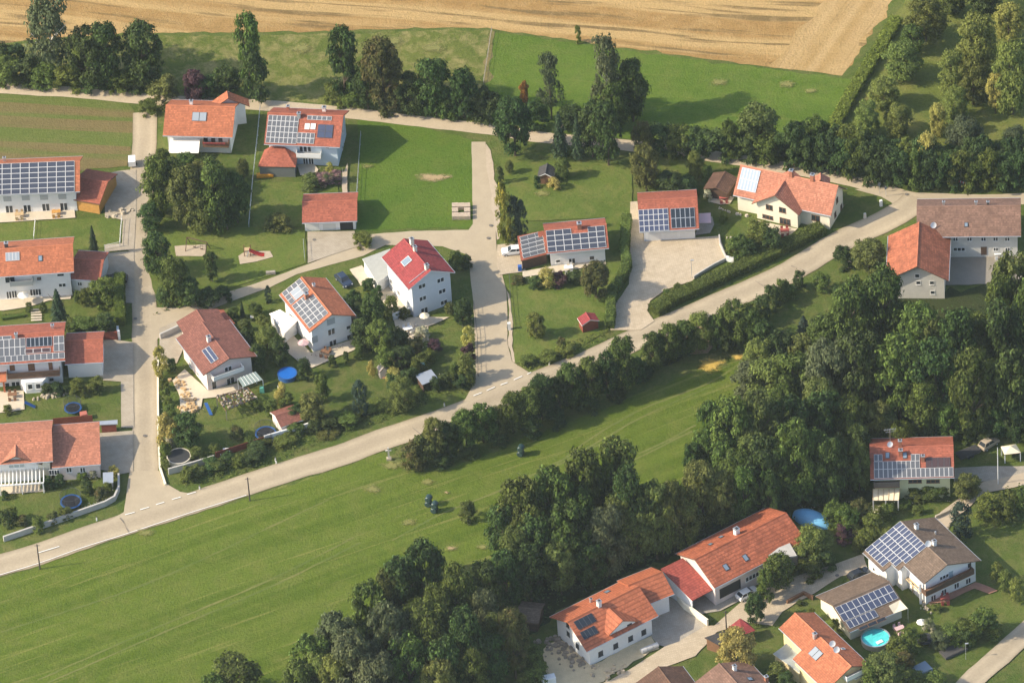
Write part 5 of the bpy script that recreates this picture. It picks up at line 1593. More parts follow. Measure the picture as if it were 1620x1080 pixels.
def hip(root, eaves, apex, ze, za, roof, wall, part='', posts=False, z0=-0.2, inset=0.3):
    """hipped roof: four eaves corners (counter-clockwise from above, given as points seen) and a ridge of two points"""
    E_ = [G(p, ze) for p in eaves]
    A_ = [G(p, za) for p in apex]
    ar = sum(E_[i][0] * E_[(i + 1) % 4][1] - E_[(i + 1) % 4][0] * E_[i][1] for i in range(4))
    if ar < 0:
        E_ = [E_[0], E_[3], E_[2], E_[1]]
    b = MB()
    for i in range(4):
        j = (i + 1) % 4
        m_ = (E_[i] + E_[j]) / 2
        da = [np.linalg.norm(p - E_[i]) for p in A_]
        db = [np.linalg.norm(p - E_[j]) for p in A_]
        ia, ib = int(np.argmin(da)), int(np.argmin(db))
        pts = [E_[i], E_[j], A_[ib]] + ([A_[ia]] if ia != ib else [])
        dd = unit(m_ - (A_[ia] + A_[ib]) / 2)
        ee = unit(E_[j] - E_[i])
        b.poly(pts, 0, [(float(p @ ee), float(p @ dd)) for p in pts])
        lo = np.array([0, 0, -0.14])
        b.poly([E_[i] + lo, E_[j] + lo, E_[j], E_[i]], 1)
    b.poly([p + np.array([0, 0, -0.14]) for p in reversed(E_)], 1)
    b.build(part + '_roof' if part else 'roof', [roof, FASCIA], root)
    c_ = sum(E_) / 4
    I = [p + unit(np.append((c_ - p)[:2], 0)) * inset for p in E_]
    if posts:
        for p in I:
            b = MB()
            b.box((p[0], p[1], z0), (0.16, 0.16, ze - z0 - 0.12))
            b.build('post', wall, root)
    else:
        b = MB()
        b.prism([np.array([p[0], p[1], z0]) for p in I], [np.array([p[0], p[1], ze - 0.16]) for p in I])
        b.build('wall', wall, root)
    return I

# ------------------------------------------------------------------ the houses
R_ = math.radians
ROOFTOP = 'houses with solar roofs'

# orange house at the top, with cream awning
h = house('detached_house', 'orange roofed house with wide cream awning and flower balcony beside the purple plum tree', -56.7, 68.5)
g = Gable(h, -56.7, 68.5, R_(-9.1), 13.6, 11.3, 4.5, 7.6, T_ORANGE, W_WHITE, 0.71, 0.9)
g.panels('A', q('Z1', 1175, 685), q('Z1', 1258, 742), 2, 1, CELL_P, 'solar_collector', METAL_D)
g.chimney('B', q('Z1', 1168, 638), 0.9, 0.7)
w2 = gable_px(h, q('Z1', 1392, 600), q('Z1', 1384, 556), 7.2, 8.0, 4.6, T_ORANGE, W_WHITE, part='wing', gutter=False)
g.dish('B', q('Z1', 1392, 592))
pt, n_, r_ = g.face('A')
b = MB()
a0, a1 = g.hit(q('Z1', 1038, 848), pt, n_), g.hit(q('Z1', 1222, 848), pt, n_)
for (p, z) in ():
    pass
b.prism([a0 + n_ * 0.05, a1 + n_ * 0.05, a1 + n_ * 2.9 - g.z * 1.25, a0 + n_ * 2.9 - g.z * 1.25], [a0 + n_ * 0.05 + g.z * 0.08, a1 + n_ * 0.05 + g.z * 0.08, a1 + n_ * 2.9 - g.z * 1.17, a0 + n_ * 2.9 - g.z * 1.17])
b.build('awning', WHITEC, h)
g.balcony('A', q('Z1', 1238, 900), q('Z1', 1395, 900), 1.5, WOOD_M, WOOD_M, True)
for x in (1255, 1300, 1345):
    g.win('A', q('Z1', x, 850), 1.0, 1.5, 1, 'balcony_door')
g.win('A', q('Z1', 1100, 880), 2.2, 2.0, 3, 'patio_door')
for x, y in ((1432, 745), (1450, 700), (1445, 820), (1470, 770)):
    g.win('1', q('Z1', x, y), 0.9, 1.1)

# pale blue house
h = house('detached_house', 'pale blue house with solar panels, two bright skylights and blue collectors', -36.5, 62.4, 'house', ROOFTOP)
g = Gable(h, -36.5, 62.4, R_(-10.5), 14.8, 11.5, 5.3, 8.5, T_RED, W_BLUE, 0.79, 0.88)
g.panels('A', q('Z2', 97, 703), q('Z2', 264, 880), 7, 5, CELL_G)
g.panels('A', q('Z2', 275, 810), q('Z2', 372, 880), 4, 2, CELL_G)
g.panels('A', q('Z2', 334, 706), q('Z2', 480, 738), 5, 1, CELL_G)
g.panels('A', q('Z2', 400, 760), q('Z2', 484, 845), 2, 2, CELL_B, 'solar_collector', METAL_D)
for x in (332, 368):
    g.skylight('A', q('Z2', x, 773), 0.95, 1.2, WHITE, glass_mat('yellow white roof window', (0.80, 0.78, 0.60)))  # panes in a plain yellow-white base colour
g.chimney('B', q('Z2', 215, 668), 0.8, 0.6, BRICK)
g.chimney('B', q('Z2', 436, 680), 1.0, 0.8, WHITE)
g.chimney('A', q('Z2', 282, 716), 1.0, 0.7, METAL)
g.balcony('A', q('Z2', 266, 966), q('Z2', 416, 970), 1.5, WHITE, CONC)
for x in (295, 320, 345):
    g.win('A', q('Z2', x, 908), 0.75, 1.6, 1, 'balcony_door')
g.win('A', q('Z2', 455, 900), 0.9, 0.5, 1)
g.win('A', q('Z2', 356, 985), 1.0, 2.0, 2, 'patio_door')
g.win('A', q('Z2', 322, 985), 1.0, 1.8, 2, 'patio_door')
for x, y in ((548, 800), (556, 880), (545, 900)):
    g.win('1', q('Z2', x, y), 0.8, 1.0, 1)

h = house('garden_pavilion', 'square red hipped roof pavilion with dark glazed sides before the pale blue house', *G(q('Z2', 150, 1055))[:2], 'pavilion')
hip(h, [q('Z2', 30, 1016), q('Z2', 262, 1020), q('Z2', 275, 945), q('Z2', 70, 915)], [q('Z2', 112, 892), q('Z2', 190, 896)], 2.6, 4.2, T_RED, glass_mat('smoked screens', (0.16, 0.17, 0.17), 0.3))
b = MB()
p = G(q('Z2', 155, 1068))
b.box((p[0], p[1], 0.1), (6.6, 0.7, 0.75), R_(-8))
b.build('plinth', W_WHITE, h)

# the western row
h = house('detached_house', 'northern house of the western row with solar roof and four grey shutters', -87.6, 53.2, 'house', ROOFTOP)
g = Gable(h, -91.0, 53.4, R_(-2.8), 22.2, 10.9, 5.3, 8.4, T_ORANGE, W_WHITE, 1.0, 0.86)
g.panels('A', q('Z5', -207, 122), q('Z5', 455, 285), 12, 6, CELL)
g.chimney('B', q('Z5', 28, 98), 0.9, 0.6, METAL)
for x, y in ((45, 327), (157, 320), (268, 317), (380, 313)):
    g.plate('A', q('Z5', x, y), 1.5, 1.15, SHUT, 'roller_shutter')
for x, y in ((57, 390), (167, 386), (280, 378), (390, 374)):
    g.win('A', q('Z5', x, y), 1.5, 1.9, 2, 'patio_door')
h = house('wooden_garage', 'dark roofed garage with orange boarding against the northern western house', *G(q('Z5', 560, 395))[:2], 'garage')
gable_px(h, q('Z5', 470, 192), q('Z5', 658, 224), 4.4, 9.6, 2.7, T_RED, WOOD_O, oL=0.3, oW=0.3, gutter=False)

h = house('detached_house', 'second house of the western row with white balcony wall and dark garage', -88.1, 27.1)
g = Gable(h, -92.5, 27.1, R_(-0.1), 22.7, 10.5, 6.4, 8.9, T_ORANGE, W_WHITE, 0.9, 0.88)
g.panels('A', q('Z5', 33, 656), q('Z5', 120, 702), 4, 1, CELL_P, 'solar_collector', ALU)
g.skylight('A', q('Z5', 246, 690), 0.8, 1.2)
g.chimney('B', q('Z5', 40, 622), 1.1, 0.8, METAL_D)
for x, y, w_, h_, k_ in ((46, 820, 1.0, 1.5, 1), (76, 818, 1.0, 1.5, 1), (238, 812, 1.0, 1.0, 1), (370, 790, 1.4, 0.7, 1), (380, 852, 1.4, 0.9, 2), (55, 912, 1.0, 1.8, 2), (88, 908, 1.0, 1.8, 2), (200, 897, 1.1, 1.6, 2), (234, 894, 1.1, 1.6, 2)):
    g.win('A', q('Z5', x, y), w_, h_, k_)
g.balcony('A', q('Z5', 62, 862), q('Z5', 203, 856), 1.4, M('grey panel', (0.32, 0.34, 0.33), 0.05), CONC)
h = house('garage', 'garage with dark red roof attached to the second western house', *G(q('Z5', 520, 900))[:2], 'garage')
g = gable_px(h, q('Z5', 446, 690), q('Z5', 634, 700), 4.9, 8.6, 3.4, T_RED, W_WHITE, oL=0.3, oW=0.4)
g.win('A', q('Z5', 487, 845), 0.9, 0.9, 2)

h = house('detached_house', 'third house of the western row with solar roof, long dark balcony and white bay', -88.8, 2.1, 'house', ROOFTOP)
g = Gable(h, -92.8, 2.1, R_(-0.3), 20.1, 11.3, 6.0, 8.4, T_RED, W_WHITE, 0.96, 0.88)
g.panels('A', q('X8', -120, 352), q('X8', 245, 492), 7, 2, CELL_G)
g.panels('A', q('X8', -120, 512), q('X8', 615, 522), 13, 1, CELL_G)
g.panels('A', q('X8', 505, 312), q('X8', 612, 452), 2, 2, CELL_G)
g.panels('A', q('X8', 250, 330), q('X8', 495, 402), 6, 1, CELL_K, 'solar_collector', METAL)
g.panels('A', q('X8', 232, 436), q('X8', 480, 462), 3, 1, CELL_R)
g.panels('A', q('X8', -60, 318), q('X8', 108, 346), 2, 1, CELL_G)
g.chimney('B', q('X8', 500, 236), 0.8, 0.6, METAL)
g.chimney('A', q('X8', 155, 318), 0.8, 0.6, METAL)
for x, w_ in ((115, 1.0), (298, 1.3), (480, 0.8)):
    g.plate('A', q('X8', x, 600 if x < 400 else 590), w_ * 0.95, 1.9, WOOD_M, 'wood_panel')
g.balcony('A', q('X8', 70, 715), q('X8', 570, 690), 1.5, WOOD_D, WOOD_M)
for x, y, w_, h_, k_ in ((150, 775, 1.6, 1.8, 2), (70, 780, 0.9, 1.6, 1), (490, 720, 0.9, 0.9, 1)):
    g.win('A', q('X8', x, y), w_, h_, k_)
b = MB()
c0 = g.hit(q('X8', 330, 800), *[g.face('A')[0] + g.face('A')[1] * 1.6, g.face('A')[1]])
bay = [(-2.6, 1.9), (-2.6, 0.0), (-1.6, -1.5), (1.6, -1.5), (2.6, 0.0), (2.6, 1.9)]
cx_, cy_ = c0[0], g.face('A')[0][1] - 1.0
b.prism([(cx_ + x, cy_ + y, -0.2) for x, y in bay], [(cx_ + x, cy_ + y, 2.6) for x, y in bay])
o = b.build('bay', W_WHITE, h)
for dx in (-0.75, 0.75):
    mf, mg = window_meshes(0.95, 1.3, 1)
    o1 = place(h, 'window', mf, (cx_ + dx, cy_ - 1.5, 1.6), ((1, 0, 0), (0, 0, 1), (0, -1, 0)))
    o2 = bpy.data.objects.new('pane', mg)
    COL.objects.link(o2)
    o2.parent = o1
b = MB()
p = G(q('X8', 0, 745), 3.0)
b.prism([(p[0] - 4, p[1], 2.9), (p[0] + 1.2, p[1], 2.9), (p[0] + 1.2, p[1] + 2.6, 3.5), (p[0] - 4, p[1] + 2.6, 3.5)], [(p[0] - 4, p[1], 3.05), (p[0] + 1.2, p[1], 3.05), (p[0] + 1.2, p[1] + 2.6, 3.65), (p[0] - 4, p[1] + 2.6, 3.65)])
b.box((p[0] + 0.6, p[1] + 0.5, 0.0), (0.35, 0.35, 2.9))
b.build('porch_roof', T_ORANGE, h)
h = house('garage', 'red gabled garage joined to the third western house', *G(q('X8', 800, 740))[:2], 'garage')
g = gable_px(h, q('X8', 612, 355), q('X8', 978, 335), 5.9, 9.0, 4.0, T_RED, W_WHITE, oL=0.4, fascia=FASCIA)

h = house('detached_house', 'southernmost western house with front gable and white pergola', -89.9, -25.1)
g = Gable(h, -94.5, -25.1, R_(0.1), 18.9, 11.6, 5.0, 7.6, T_SALMON, W_CREAM, 0.7, 0.9)
g2 = gable_px(h, q('X7', 148, 310), q('X7', 146, 488), 6.6, 9.4, 4.2, T_SALMON, W_WHITE, part='cross_gable', oL=0.6, gutter=False)
g2.win('1', q('X7', 155, 560), 3.0, 1.8, 3, glass=glass_mat('pale glazing', (0.42, 0.48, 0.48)))
for x in (60, 250, 330):
    g.win('A', q('X7', x, 660), 1.6, 2.0, 2, 'patio_door')
h = house('house_annex', 'low annex with salmon tiles beside the pergola house', *G(q('X7', 720, 640))[:2], 'annex')
g = gable_px(h, q('X7', 482, 262), q('X7', 944, 226), 5.0, 16.6, 3.5, T_SALMON, W_PINK, oL=0.3, oW=0.4, WB=2.6)
for x in (490, 540, 655, 785):
    g.win('A', q('X7', x, 640 if x < 600 else 618), 1.0, 1.2, 2)

# brown roofed house
h = house('detached_house', 'brown red roofed house with white balcony and one blue collector', -54.8, -1.4)
g = Gable(h, -54.8, -1.4, R_(-66.3), 12.3, 10.9, 4.8, 6.5, T_BROWNRED, W_PINK, 0.7, 0.92, fascia=FASCIA)
g.panels('A', q('Y2', 390, 376), q('Y2', 402, 484), 1, 2, CELL_B, 'solar_collector', ALU)
g.chimney('A', q('Y2', 388, 345), 1.1, 0.8, W_PINK)
g.balcony('1', q('Y2', 418, 590), q('Y2', 605, 535), 1.5, WHITE, CONC)
g.win('1', q('Y2', 505, 516), 1.5, 1.3, 2)
g.win('1', q('Y2', 420, 612), 1.0, 1.9, 1, 'patio_door')
g.win('1', q('Y2', 520, 590), 1.6, 1.8, 2, 'patio_door')
for x, y in ((275, 490), (320, 545)):
    g.win('A', q('Y2', x, y), 1.0, 1.1, 2)
w2 = gable_px(h, q('Y2', 312, 152), q('Y2', 375, 250), 5.2, 8.4, 3.8, T_BROWNRED, W_PINK, part='annex', oL=0.4, gutter=False)
h2 = house('carport', 'small dark red roofed carport behind the brown roofed house', *G(q('Y2', 480, 240))[:2], 'carport')
lean_to(h2, [(q('Y2', 495, 240), 3.0), (q('Y2', 548, 238), 2.8), (q('Y2', 475, 153), 2.8), (q('Y2', 415, 155), 3.0)], T_RED, W_PINK, '')
h2 = house('glass_canopy', 'greenish glass canopy on posts beside the white balcony', *G(q('Y2', 640, 615))[:2], 'canopy')
T = lean_to(h2, [(q('Y2', 595, 625), 2.3), (q('Y2', 716, 580), 2.3), (q('Y2', 672, 530), 2.9), (q('Y2', 562, 572), 2.9)], glass_mat('green roof glass', (0.28, 0.34, 0.30)), WHITE, '', walls=(), rt=0.06)
for p in T:
    b = MB()
    b.box((p[0], p[1], 0), (0.12, 0.12, p[2] - 0.06))
    b.build('post', WHITE, h2)
for i in range(1, 6):
    b = MB()
    a, e = T[0] + (T[1] - T[0]) * i / 6, T[3] + (T[2] - T[3]) * i / 6
    b.bar(a + (0, 0, 0.05), e + (0, 0, 0.05), 0.05)
    b.build('rafter', WHITE, h2)

# white house with orange roof
h = house('detached_house', 'white house with orange roof, tilted solar blocks and conservatory', -35.7, 8.0, 'house', ROOFTOP)
g = Gable(h, -35.7, 8.0, R_(-65.6), 12.9, 9.6, 5.5, 7.8, T_ORANGE, W_WHITE, 0.6, 0.7, fascia=T_ORANGE)
g.panels_uv('A', -6.3, -2.3, 0.45, 4.85, 3, 4, CELL_G, skip=((1, 1), (2, 1), (1, 2), (2, 2)))
g.panels_uv('A', -4.95, -2.35, 1.6, 3.6, 2, 1, CELL_P, 'solar_collector')
g.panels_uv('A', -1.9, 5.7, 0.35, 4.85, 6, 4, CELL_G, skip=((0, 0),))
g.chimney('A', q('Z6', 328, 935), 1.3, 0.8, BRICK)
g.chimney('B', q('Z6', 372, 858), 0.5, 0.5, WHITE)
g.win('1', q('Y2', 1135, 288), 1.5, 1.5, 2)
g.win('1', q('Y2', 1238, 262), 0.9, 0.9, 1)
g.plate('1', q('Y2', 1132, 225), 1.6, 1.4, SHUT, 'roller_shutter')
g.plate('1', q('Y2', 1033, 335), 1.2, 1.5, SHUT, 'roller_shutter')
g.win('1', q('Y2', 1145, 362), 1.5, 1.9, 2, 'patio_door')
g.win('1', q('Y2', 1242, 320), 0.9, 1.1, 1)
h2 = house('conservatory', 'white glazed conservatory with cream awning on the white house', *G(q('Y2', 860, 330))[:2], 'conservatory')
lean_to(h2, [(q('Y2', 850, 300), 2.5), (q('Y2', 930, 218), 3.3), (q('Y2', 820, 152), 3.3), (q('Y2', 755, 178), 2.5)], WHITEC, W_WHITE, '', rt=0.08)
h2 = house('carport', 'low tile roofed carport on the shady side of the white house', *G(q('Y2', 1300, 270))[:2], 'carport')
lean_to(h2, [(q('Y2', 1275, 262), 2.4), (q('Y2', 1340, 238), 2.2), (q('Y2', 1270, 178), 2.5), (q('Y2', 1190, 60), 2.9)], T_BROWN, WOOD_D, '', walls=(1,))

# red roofed grey house
h = house('apartment_house', 'tall grey three storey house with bright red roof', -16.5, 15.4)
g = Gable(h, -16.5, 15.4, R_(-64.9), 11.2, 9.7, 7.4, 9.9, T_NEWRED, W_GREY, 0.45, 0.83, fascia=WHITE)
for x, y in ((1145, 822), (1032, 858), (1155, 889), (1037, 933), (1166, 957)):
    g.win('1', q('Z6', x, y), 1.5, 1.05, 2)
g.win('1', q('Z6', 1047, 1012), 1.5, 1.8, 2, 'patio_door')
g.skylight('A', q('Z6', 938, 708), 1.6, 1.9, ALU, GLASS_B)
for x, y, s_ in ((970, 592, 0.8), (990, 640, 0.7), (1062, 752, 0.8)):
    g.chimney('A', q('Z6', x, y), 0.9, s_, W_CREAM)
pt, dn, nn = g.slope('A')
b = MB()
a, e = g.on_roof('A', q('Z6', 955, 842)), g.on_roof('A', q('Z6', 1058, 760))
b.bar(a + nn * 0.1, e + nn * 0.1, 0.06)
b.build('snow_guard', METAL, h)
for x, y in ((845, 830), (890, 900)):
    g.win('A', q('Z6', x, y), 1.0, 1.2, 2)
h2 = house('flat_roof_garage', 'white garage with grey flat roof beside the red roofed house', *G(q('Z6', 750, 800))[:2], 'garage')
lean_to(h2, [(q('Z6', 758, 838), 3.0), (q('Z6', 838, 780), 3.0), (q('Z6', 838, 630), 3.0), (q('Z6', 668, 692), 3.0)], M('grey roof gravel', (0.40, 0.40, 0.36), 0.15, 1.5, 0.95, 0.2, 0.3), W_WHITE, '', fascia=WHITE)
b = MB()
p0_, p1_ = G(q('Z6', 855, 1065)), G(q('Z6', 985, 1020))
b = MB()
d_ = unit(p1_ - p0_)
b.box(((p0_ + p1_) / 2)[:2].tolist() + [0.0], (np.linalg.norm(p1_ - p0_), 0.3, 1.5), math.atan2(d_[1], d_[0]))
tag(b.build('garden_wall', WHITE), 'white terrace wall with planting below the red roofed house', 'wall')

# small double garage
h = house('garage', 'low red roofed double garage with open bay on the lane', -32.7, 40.4, 'garage')
g = Gable(h, -32.7, 40.4, R_(-3.1), 10.5, 8.8, 2.7, 4.3, T_RED, W_WHITE, 0.42, 0.91)
for x in (365, 468):
    g.plate('A', q('Z6', x, 500), 2.6, 2.0, M('garage door', (0.62, 0.62, 0.58), 0.05, 2.0, 0.6), 'garage_door', WHITE)
g.plate('A', q('Z6', 572, 492), 2.6, 2.1, glass_mat('painted bay shade', (0.02, 0.02, 0.02), 0.9), 'bay_shade_plate', WHITE)  # near-black plate on the wall paints the shade inside the bay

# solar bungalow
h = house('bungalow', 'white bungalow with full solar roof beside the middle lane', 13.4, 25.2, 'house', ROOFTOP)
g = Gable(h, 13.4, 25.2, R_(1.8), 11.8, 9.1, 3.8, 6.0, T_RED, W_WHITE, 0.76, 0.91)
g.panels('A', q('Z7', 322, 522), q('Z7', 692, 622), 7, 4, CELL, skip=((0, 3), (0, 4)))
g.chimney('A', q('Z7', 527, 505), 1.2, 0.9, BRICK)
g.win('A', q('Z7', 397, 706), 0.9, 0.8, 1)
g.win('A', q('Z7', 482, 712), 1.3, 1.9, 2, 'patio_door')
g.win('A', q('Z7', 603, 686), 1.0, 1.0, 1)
h2 = house('carport', 'solar covered carport with brown boarding beside the bungalow', *G(q('Z7', 260, 760))[:2], 'carport', ROOFTOP)
T = lean_to(h2, [(q('Z7', 170, 705), 2.4), (q('Z7', 335, 662), 2.4), (q('Z7', 308, 520), 4.4), (q('Z7', 148, 553), 4.4)], T_RED, WOOD_D, '', walls=(0, 1, 2))
e_, f_ = (T[1] - T[0]), (T[3] - T[0])
uu, vv = unit(e_), unit(f_ - unit(e_) * (f_ @ unit(e_)))
nn = unit(np.cross(uu, vv))
me = slab_mesh(np.linalg.norm(e_) * 0.86 / 3 - 0.02, np.linalg.norm(f_) * 0.86 / 5 - 0.02, 0.05, 0.06, 'solar_panel')
for i in range(3):
    for j in range(5):
        place(h2, 'solar_panel', me, T[0] + e_ * (0.09 + 0.82 * (i + 0.5) / 3) + f_ * (0.07 + 0.86 * (j + 0.5) / 5) + nn * 0.07, (uu, vv, nn), [ALU, CELL_G])

# triple garage
h = house('garage', 'triple garage with two solar blocks and white doors on the setts yard', 31.2, 31.7, 'garage', ROOFTOP)
g = Gable(h, 31.2, 31.7, R_(-1.3), 11.3, 11.9, 3.1, 6.0, T_RED, W_WHITE, 0.82, 0.9)
g.panels('A', q('Z7', 886, 395), q('Z7', 1075, 520), 6, 4, CELL_B)
g.panels('A', q('Z7', 1082, 388), q('Z7', 1235, 500), 5, 2, CELL_K, 'solar_collector', METAL)
for x, y in ((985, 560), (1083, 553), (1182, 546)):
    g.plate('A', q('Z7', x, y), 2.7, 2.0, M('white garage door', (0.74, 0.73, 0.70), 0.04, 2.0, 0.6), 'garage_door', WHITE)
b = MB()
T = [G(p, z) for p, z in ((q('X1', 95, 735), 2.3), (q('X1', 210, 735), 2.3), (q('X1', 205, 640), 2.7), (q('X1', 92, 645), 2.7))]
b.prism([p - np.array([0, 0, .05]) for p in T], T)
b.build('awning', PINKC, h)

# house with the cross gable
h = house('detached_house', 'cream house with big cross gable, brown windows and pale collectors', 54.5, 33.6)
g = Gable(h, 54.5, 33.6, R_(-25.1), 19.8, 8.6, 4.0, 8.7 - 0.6, T_SALMON, W_CREAM, 0.6, 0.74)
g.panels('A', q('X1', 508, 208), q('X1', 632, 452), 6, 2, CELL_S, 'solar_collector', METAL)
g.chimney('A', q('X1', 970, 285), 1.2, 0.8, BRICK)
g.chimney('A', q('X1', 1172, 325), 1.2, 0.8, BRICK)
for x, y in ((1405, 520), (1445, 585), (1388, 655), (1470, 600)):
    g.win('1', q('X1', x, y), 1.0, 1.3, 2, frame=SHUT_B)
g.win('A', q('X1', 1203, 690), 1.7, 1.4, 2, frame=SHUT_B)
g2 = Gable(h, 53.3, 32.5, R_(-117.6), 8.4, 9.8, 3.9, 7.3, T_SALMON, W_CREAM, 0.79, 0.7, part='cross_gable', gutter=False)
for x, y, w_, h_, k_ in ((762, 588, 1.4, 1.2, 2), (887, 614, 1.4, 1.2, 2), (748, 680, 2.2, 0.9, 3), (912, 722, 2.2, 1.5, 3)):
    g2.win('1', q('X1', x, y), w_, h_, k_, frame=SHUT_B)
w3 = gable_px(h, q('X1', 1248, 262), q('X1', 1248, 330), 7.4, 3.6, 6.2, T_SALMON, W_CREAM, part='dormer', oL=0.3, oW=0.3, gutter=False)
h2 = house('garden_hut', 'dark brown shingled open hut beside the cross gable house', *G(q('X1', 290, 440))[:2], 'hut')
gable_px(h2, q('X1', 345, 247), q('X1', 252, 398), 3.4, 5.0, 2.5, T_DBROWN, WOOD_D, oL=0.5, oW=0.4, gutter=False)

# farmhouse and barn
h = house('farmhouse', 'long white farmhouse with old brown roof on the courtyard', 87.2, 19.9)
g = Gable(h, 87.2, 19.9, R_(-5.4), 19.5, 11.4, 5.8, 8.6, T_OLDBROWN, W_OLD, 0.7, 0.9)
for x in (1202, 1287, 1373, 1447, 1518):
    g.win('A', q('Z8', x, 572), 0.95, 0.95, 2)
for x, w_ in ((1225, 2.2), (1448, 0.95), (1520, 0.95)):
    g.win('A', q('Z8', x, 634), w_, 0.9, 3 if w_ > 2 else 2)
g.plate('A', q('Z8', 1375, 643), 1.1, 1.9, WOOD_D, 'front_door')
g.skylight('A', q('Z8', 1267, 485), 0.7, 0.9)
for x in (1130, 1327, 1400):
    g.chimney('B', q('Z8', x, 362), 0.7, 0.5, METAL if x < 1390 else METAL_D)
g.dish('A', q('Z8', 1068, 505), 0.6)
h = house('barn', 'old barn with orange tiled roof and white gable before the farmhouse', 76.8, 10.0)
g = Gable(h, 76.8, 10.0, R_(-96.9), 13.2, 11.7, 4.9, 8.3, T_OLDRED, W_OLD, 0.7, 0.85)
for x, y in ((968, 795), (1058, 838), (975, 838), (1063, 897)):
    g.win('1', q('Z8', x, y), 0.9, 0.9, 1)

# green solar house
h = house('detached_house', 'pale green house with red solar roof and aerial below the big wood', 70.5, -47.6, 'house', ROOFTOP)
g = Gable(h, 70.5, -47.6, R_(-3.9), 15.1, 11.3, 5.6, 8.4, T_RED, W_GREEN, 0.8, 0.9)
g.panels('A', q('Y6', 704, 150), q('Y6', 757, 190), 2, 1, CELL_G)
g.panels('A', q('Y6', 929, 148), q('Y6', 985, 190), 2, 1, CELL_G)
g.panels('A', q('Y6', 704, 194), q('Y6', 985, 236), 10, 1, CELL_G)
g.panels('A', q('Y6', 704, 240), q('Y6', 1190, 284), 17, 1, CELL_G)
g.panels('A', q('Y6', 1020, 170), q('Y6', 1170, 226), 4, 1, CELL_R, 'solar_collector', METAL_D)
for x in (787, 893):
    g.skylight('A', q('Y6', x, 155), 0.8, 1.2)
g.chimney('A', q('Y6', 864, 95), 1.2, 0.7, BRICK)
g.chimney('A', q('Y6', 867, 150), 1.1, 0.8, BRICK)
g.chimney('A', q('Y6', 1003, 185), 1.1, 0.7, BRICK)
g.dish('A', q('Y6', 803, 105), 0.55)
p = g.on_roof('B', q('Y6', 803, 70))
b = MB()
b.bar(p, p + (0, 0, 3.0), 0.04)
b.bar(p + (-1.1, 0, 2.8), p + (1.1, 0.2, 2.8), 0.03)
b.bar(p + (-0.8, 0, 2.2), p + (0.8, 0.2, 2.2), 0.03)
for dx in np.linspace(-1.0, 1.0, 8):
    b.bar(p + (dx, -0.35, 2.8), p + (dx, 0.35, 2.8), 0.018)
b.build('aerial', METAL, h)
for x, w_ in ((955, 2.4), (1065, 2.4)):
    g.win('A', q('Y6', x, 312), w_, 0.8, 3, frame=SHUT_B)
for x in (960, 1080):
    g.win('A', q('Y6', x, 385), 1.6, 1.1, 2)
g.balcony('A', (1382.5, 771.5), (1423.6, 771.5), 1.6, METAL_D, WOOD_D, rail_h=1.1)
T = [G(p, z) for p, z in (((1380.7, 791), 2.4), ((1421.8, 791), 2.4), ((1423.6, 773), 2.7), ((1381, 773), 2.7))]
b = MB()
b.prism([p - (0, 0, .06) for p in T], T)
o = b.build('canopy', CREAMC, h)
for i in range(6):
    b = MB()
    a, e = T[0] + (T[1] - T[0]) * i / 5, T[3] + (T[2] - T[3]) * i / 5
    b.bar(a + (0, 0, .04), e + (0, 0, .04), 0.05)
    b.build('rafter', WOOD_L, o)
for t in (0.02, 0.5, 0.98):
    p = T[0] + (T[1] - T[0]) * t
    b = MB()
    b.box((p[0], p[1] + 0.15, -0.2), (0.22, 0.22, 2.5))
    b.build('post', WHITE, h)

# brown house with the large solar slope
h = house('detached_house', 'white house with brown roof and large tilted solar slope', 70.5, -73.2, 'house', ROOFTOP)
g = Gable(h, 70.507, -73.209, -1.055, 14.388, 14.338, 7.6 - .374 * 7.169, 7.6, T_BROWN, W_WHITE, 0.6, 0.75, WA=6.0, WB=7.169, seg=[(-7.194, -0.9, 8.35), (-0.9, 1.1, 6.4), (1.1, 7.194, 5.1)])
g.panels('A', q('X4', 110, 420), q('X4', 700, 385), 9, 5, CELL_B, skip=tuple((r, c_) for r in (4,) for c_ in (6, 7, 8)) + tuple((r, c_) for r in (3,) for c_ in (8,)))
g.chimney('B', q('X4', 600, 215), 1.0, 0.75, WHITE)
g.chimney('B', q('X4', 768, 370), 1.0, 0.75, WHITE)
g.chimney('B', q('X4', 780, 265), 0.6, 0.3, METAL, False)
g.dish('A', q('X4', 712, 385), 0.6)
g.balcony('1', q('X4', 690, 845), q('X4', 1150, 660), 1.5, WOOD_D, WOOD_M)
g.win('1', q('X4', 862, 672), 2.0, 0.9, 3)
g.plate('1', q('X4', 925, 655), 0.9, 1.7, M('blue grey door', (0.30, 0.38, 0.42), 0.05), 'balcony_door')
g.win('1', q('X4', 1102, 560), 0.9, 1.2, 1)
for x, y in ((760, 870), (860, 815), (980, 755), (1090, 710)):
    g.win('1', q('X4', x, y), 1.1, 1.3, 2)
p = G(q('X4', 640, 922))
b = MB()
b.box((p[0], p[1], -0.2), (0.45, 0.45, 4.9))
b.build('pillar', WHITE, h)
g.win('A0', q('X4', 195, 600), 0.8, 0.8, 1)
h2 = house('pergola', 'rusty timber balcony frame beside the white house with brown roof', *G(q('X4', 560, 860))[:2], 'pergola')
b = MB()
for a, e in ((q('X4', 470, 640), q('X4', 620, 770)), (q('X4', 500, 690), q('X4', 640, 830))):
    b.bar(G(a, 2.6), G(e, 2.6), 0.12)
for a in ((480, 650), (560, 720), (630, 790)):
    p = G(q('X4', *a), 2.6)
    b.bar((p[0], p[1], 0), p, 0.1)
b.build('timber_frame', WOOD_L, h2)

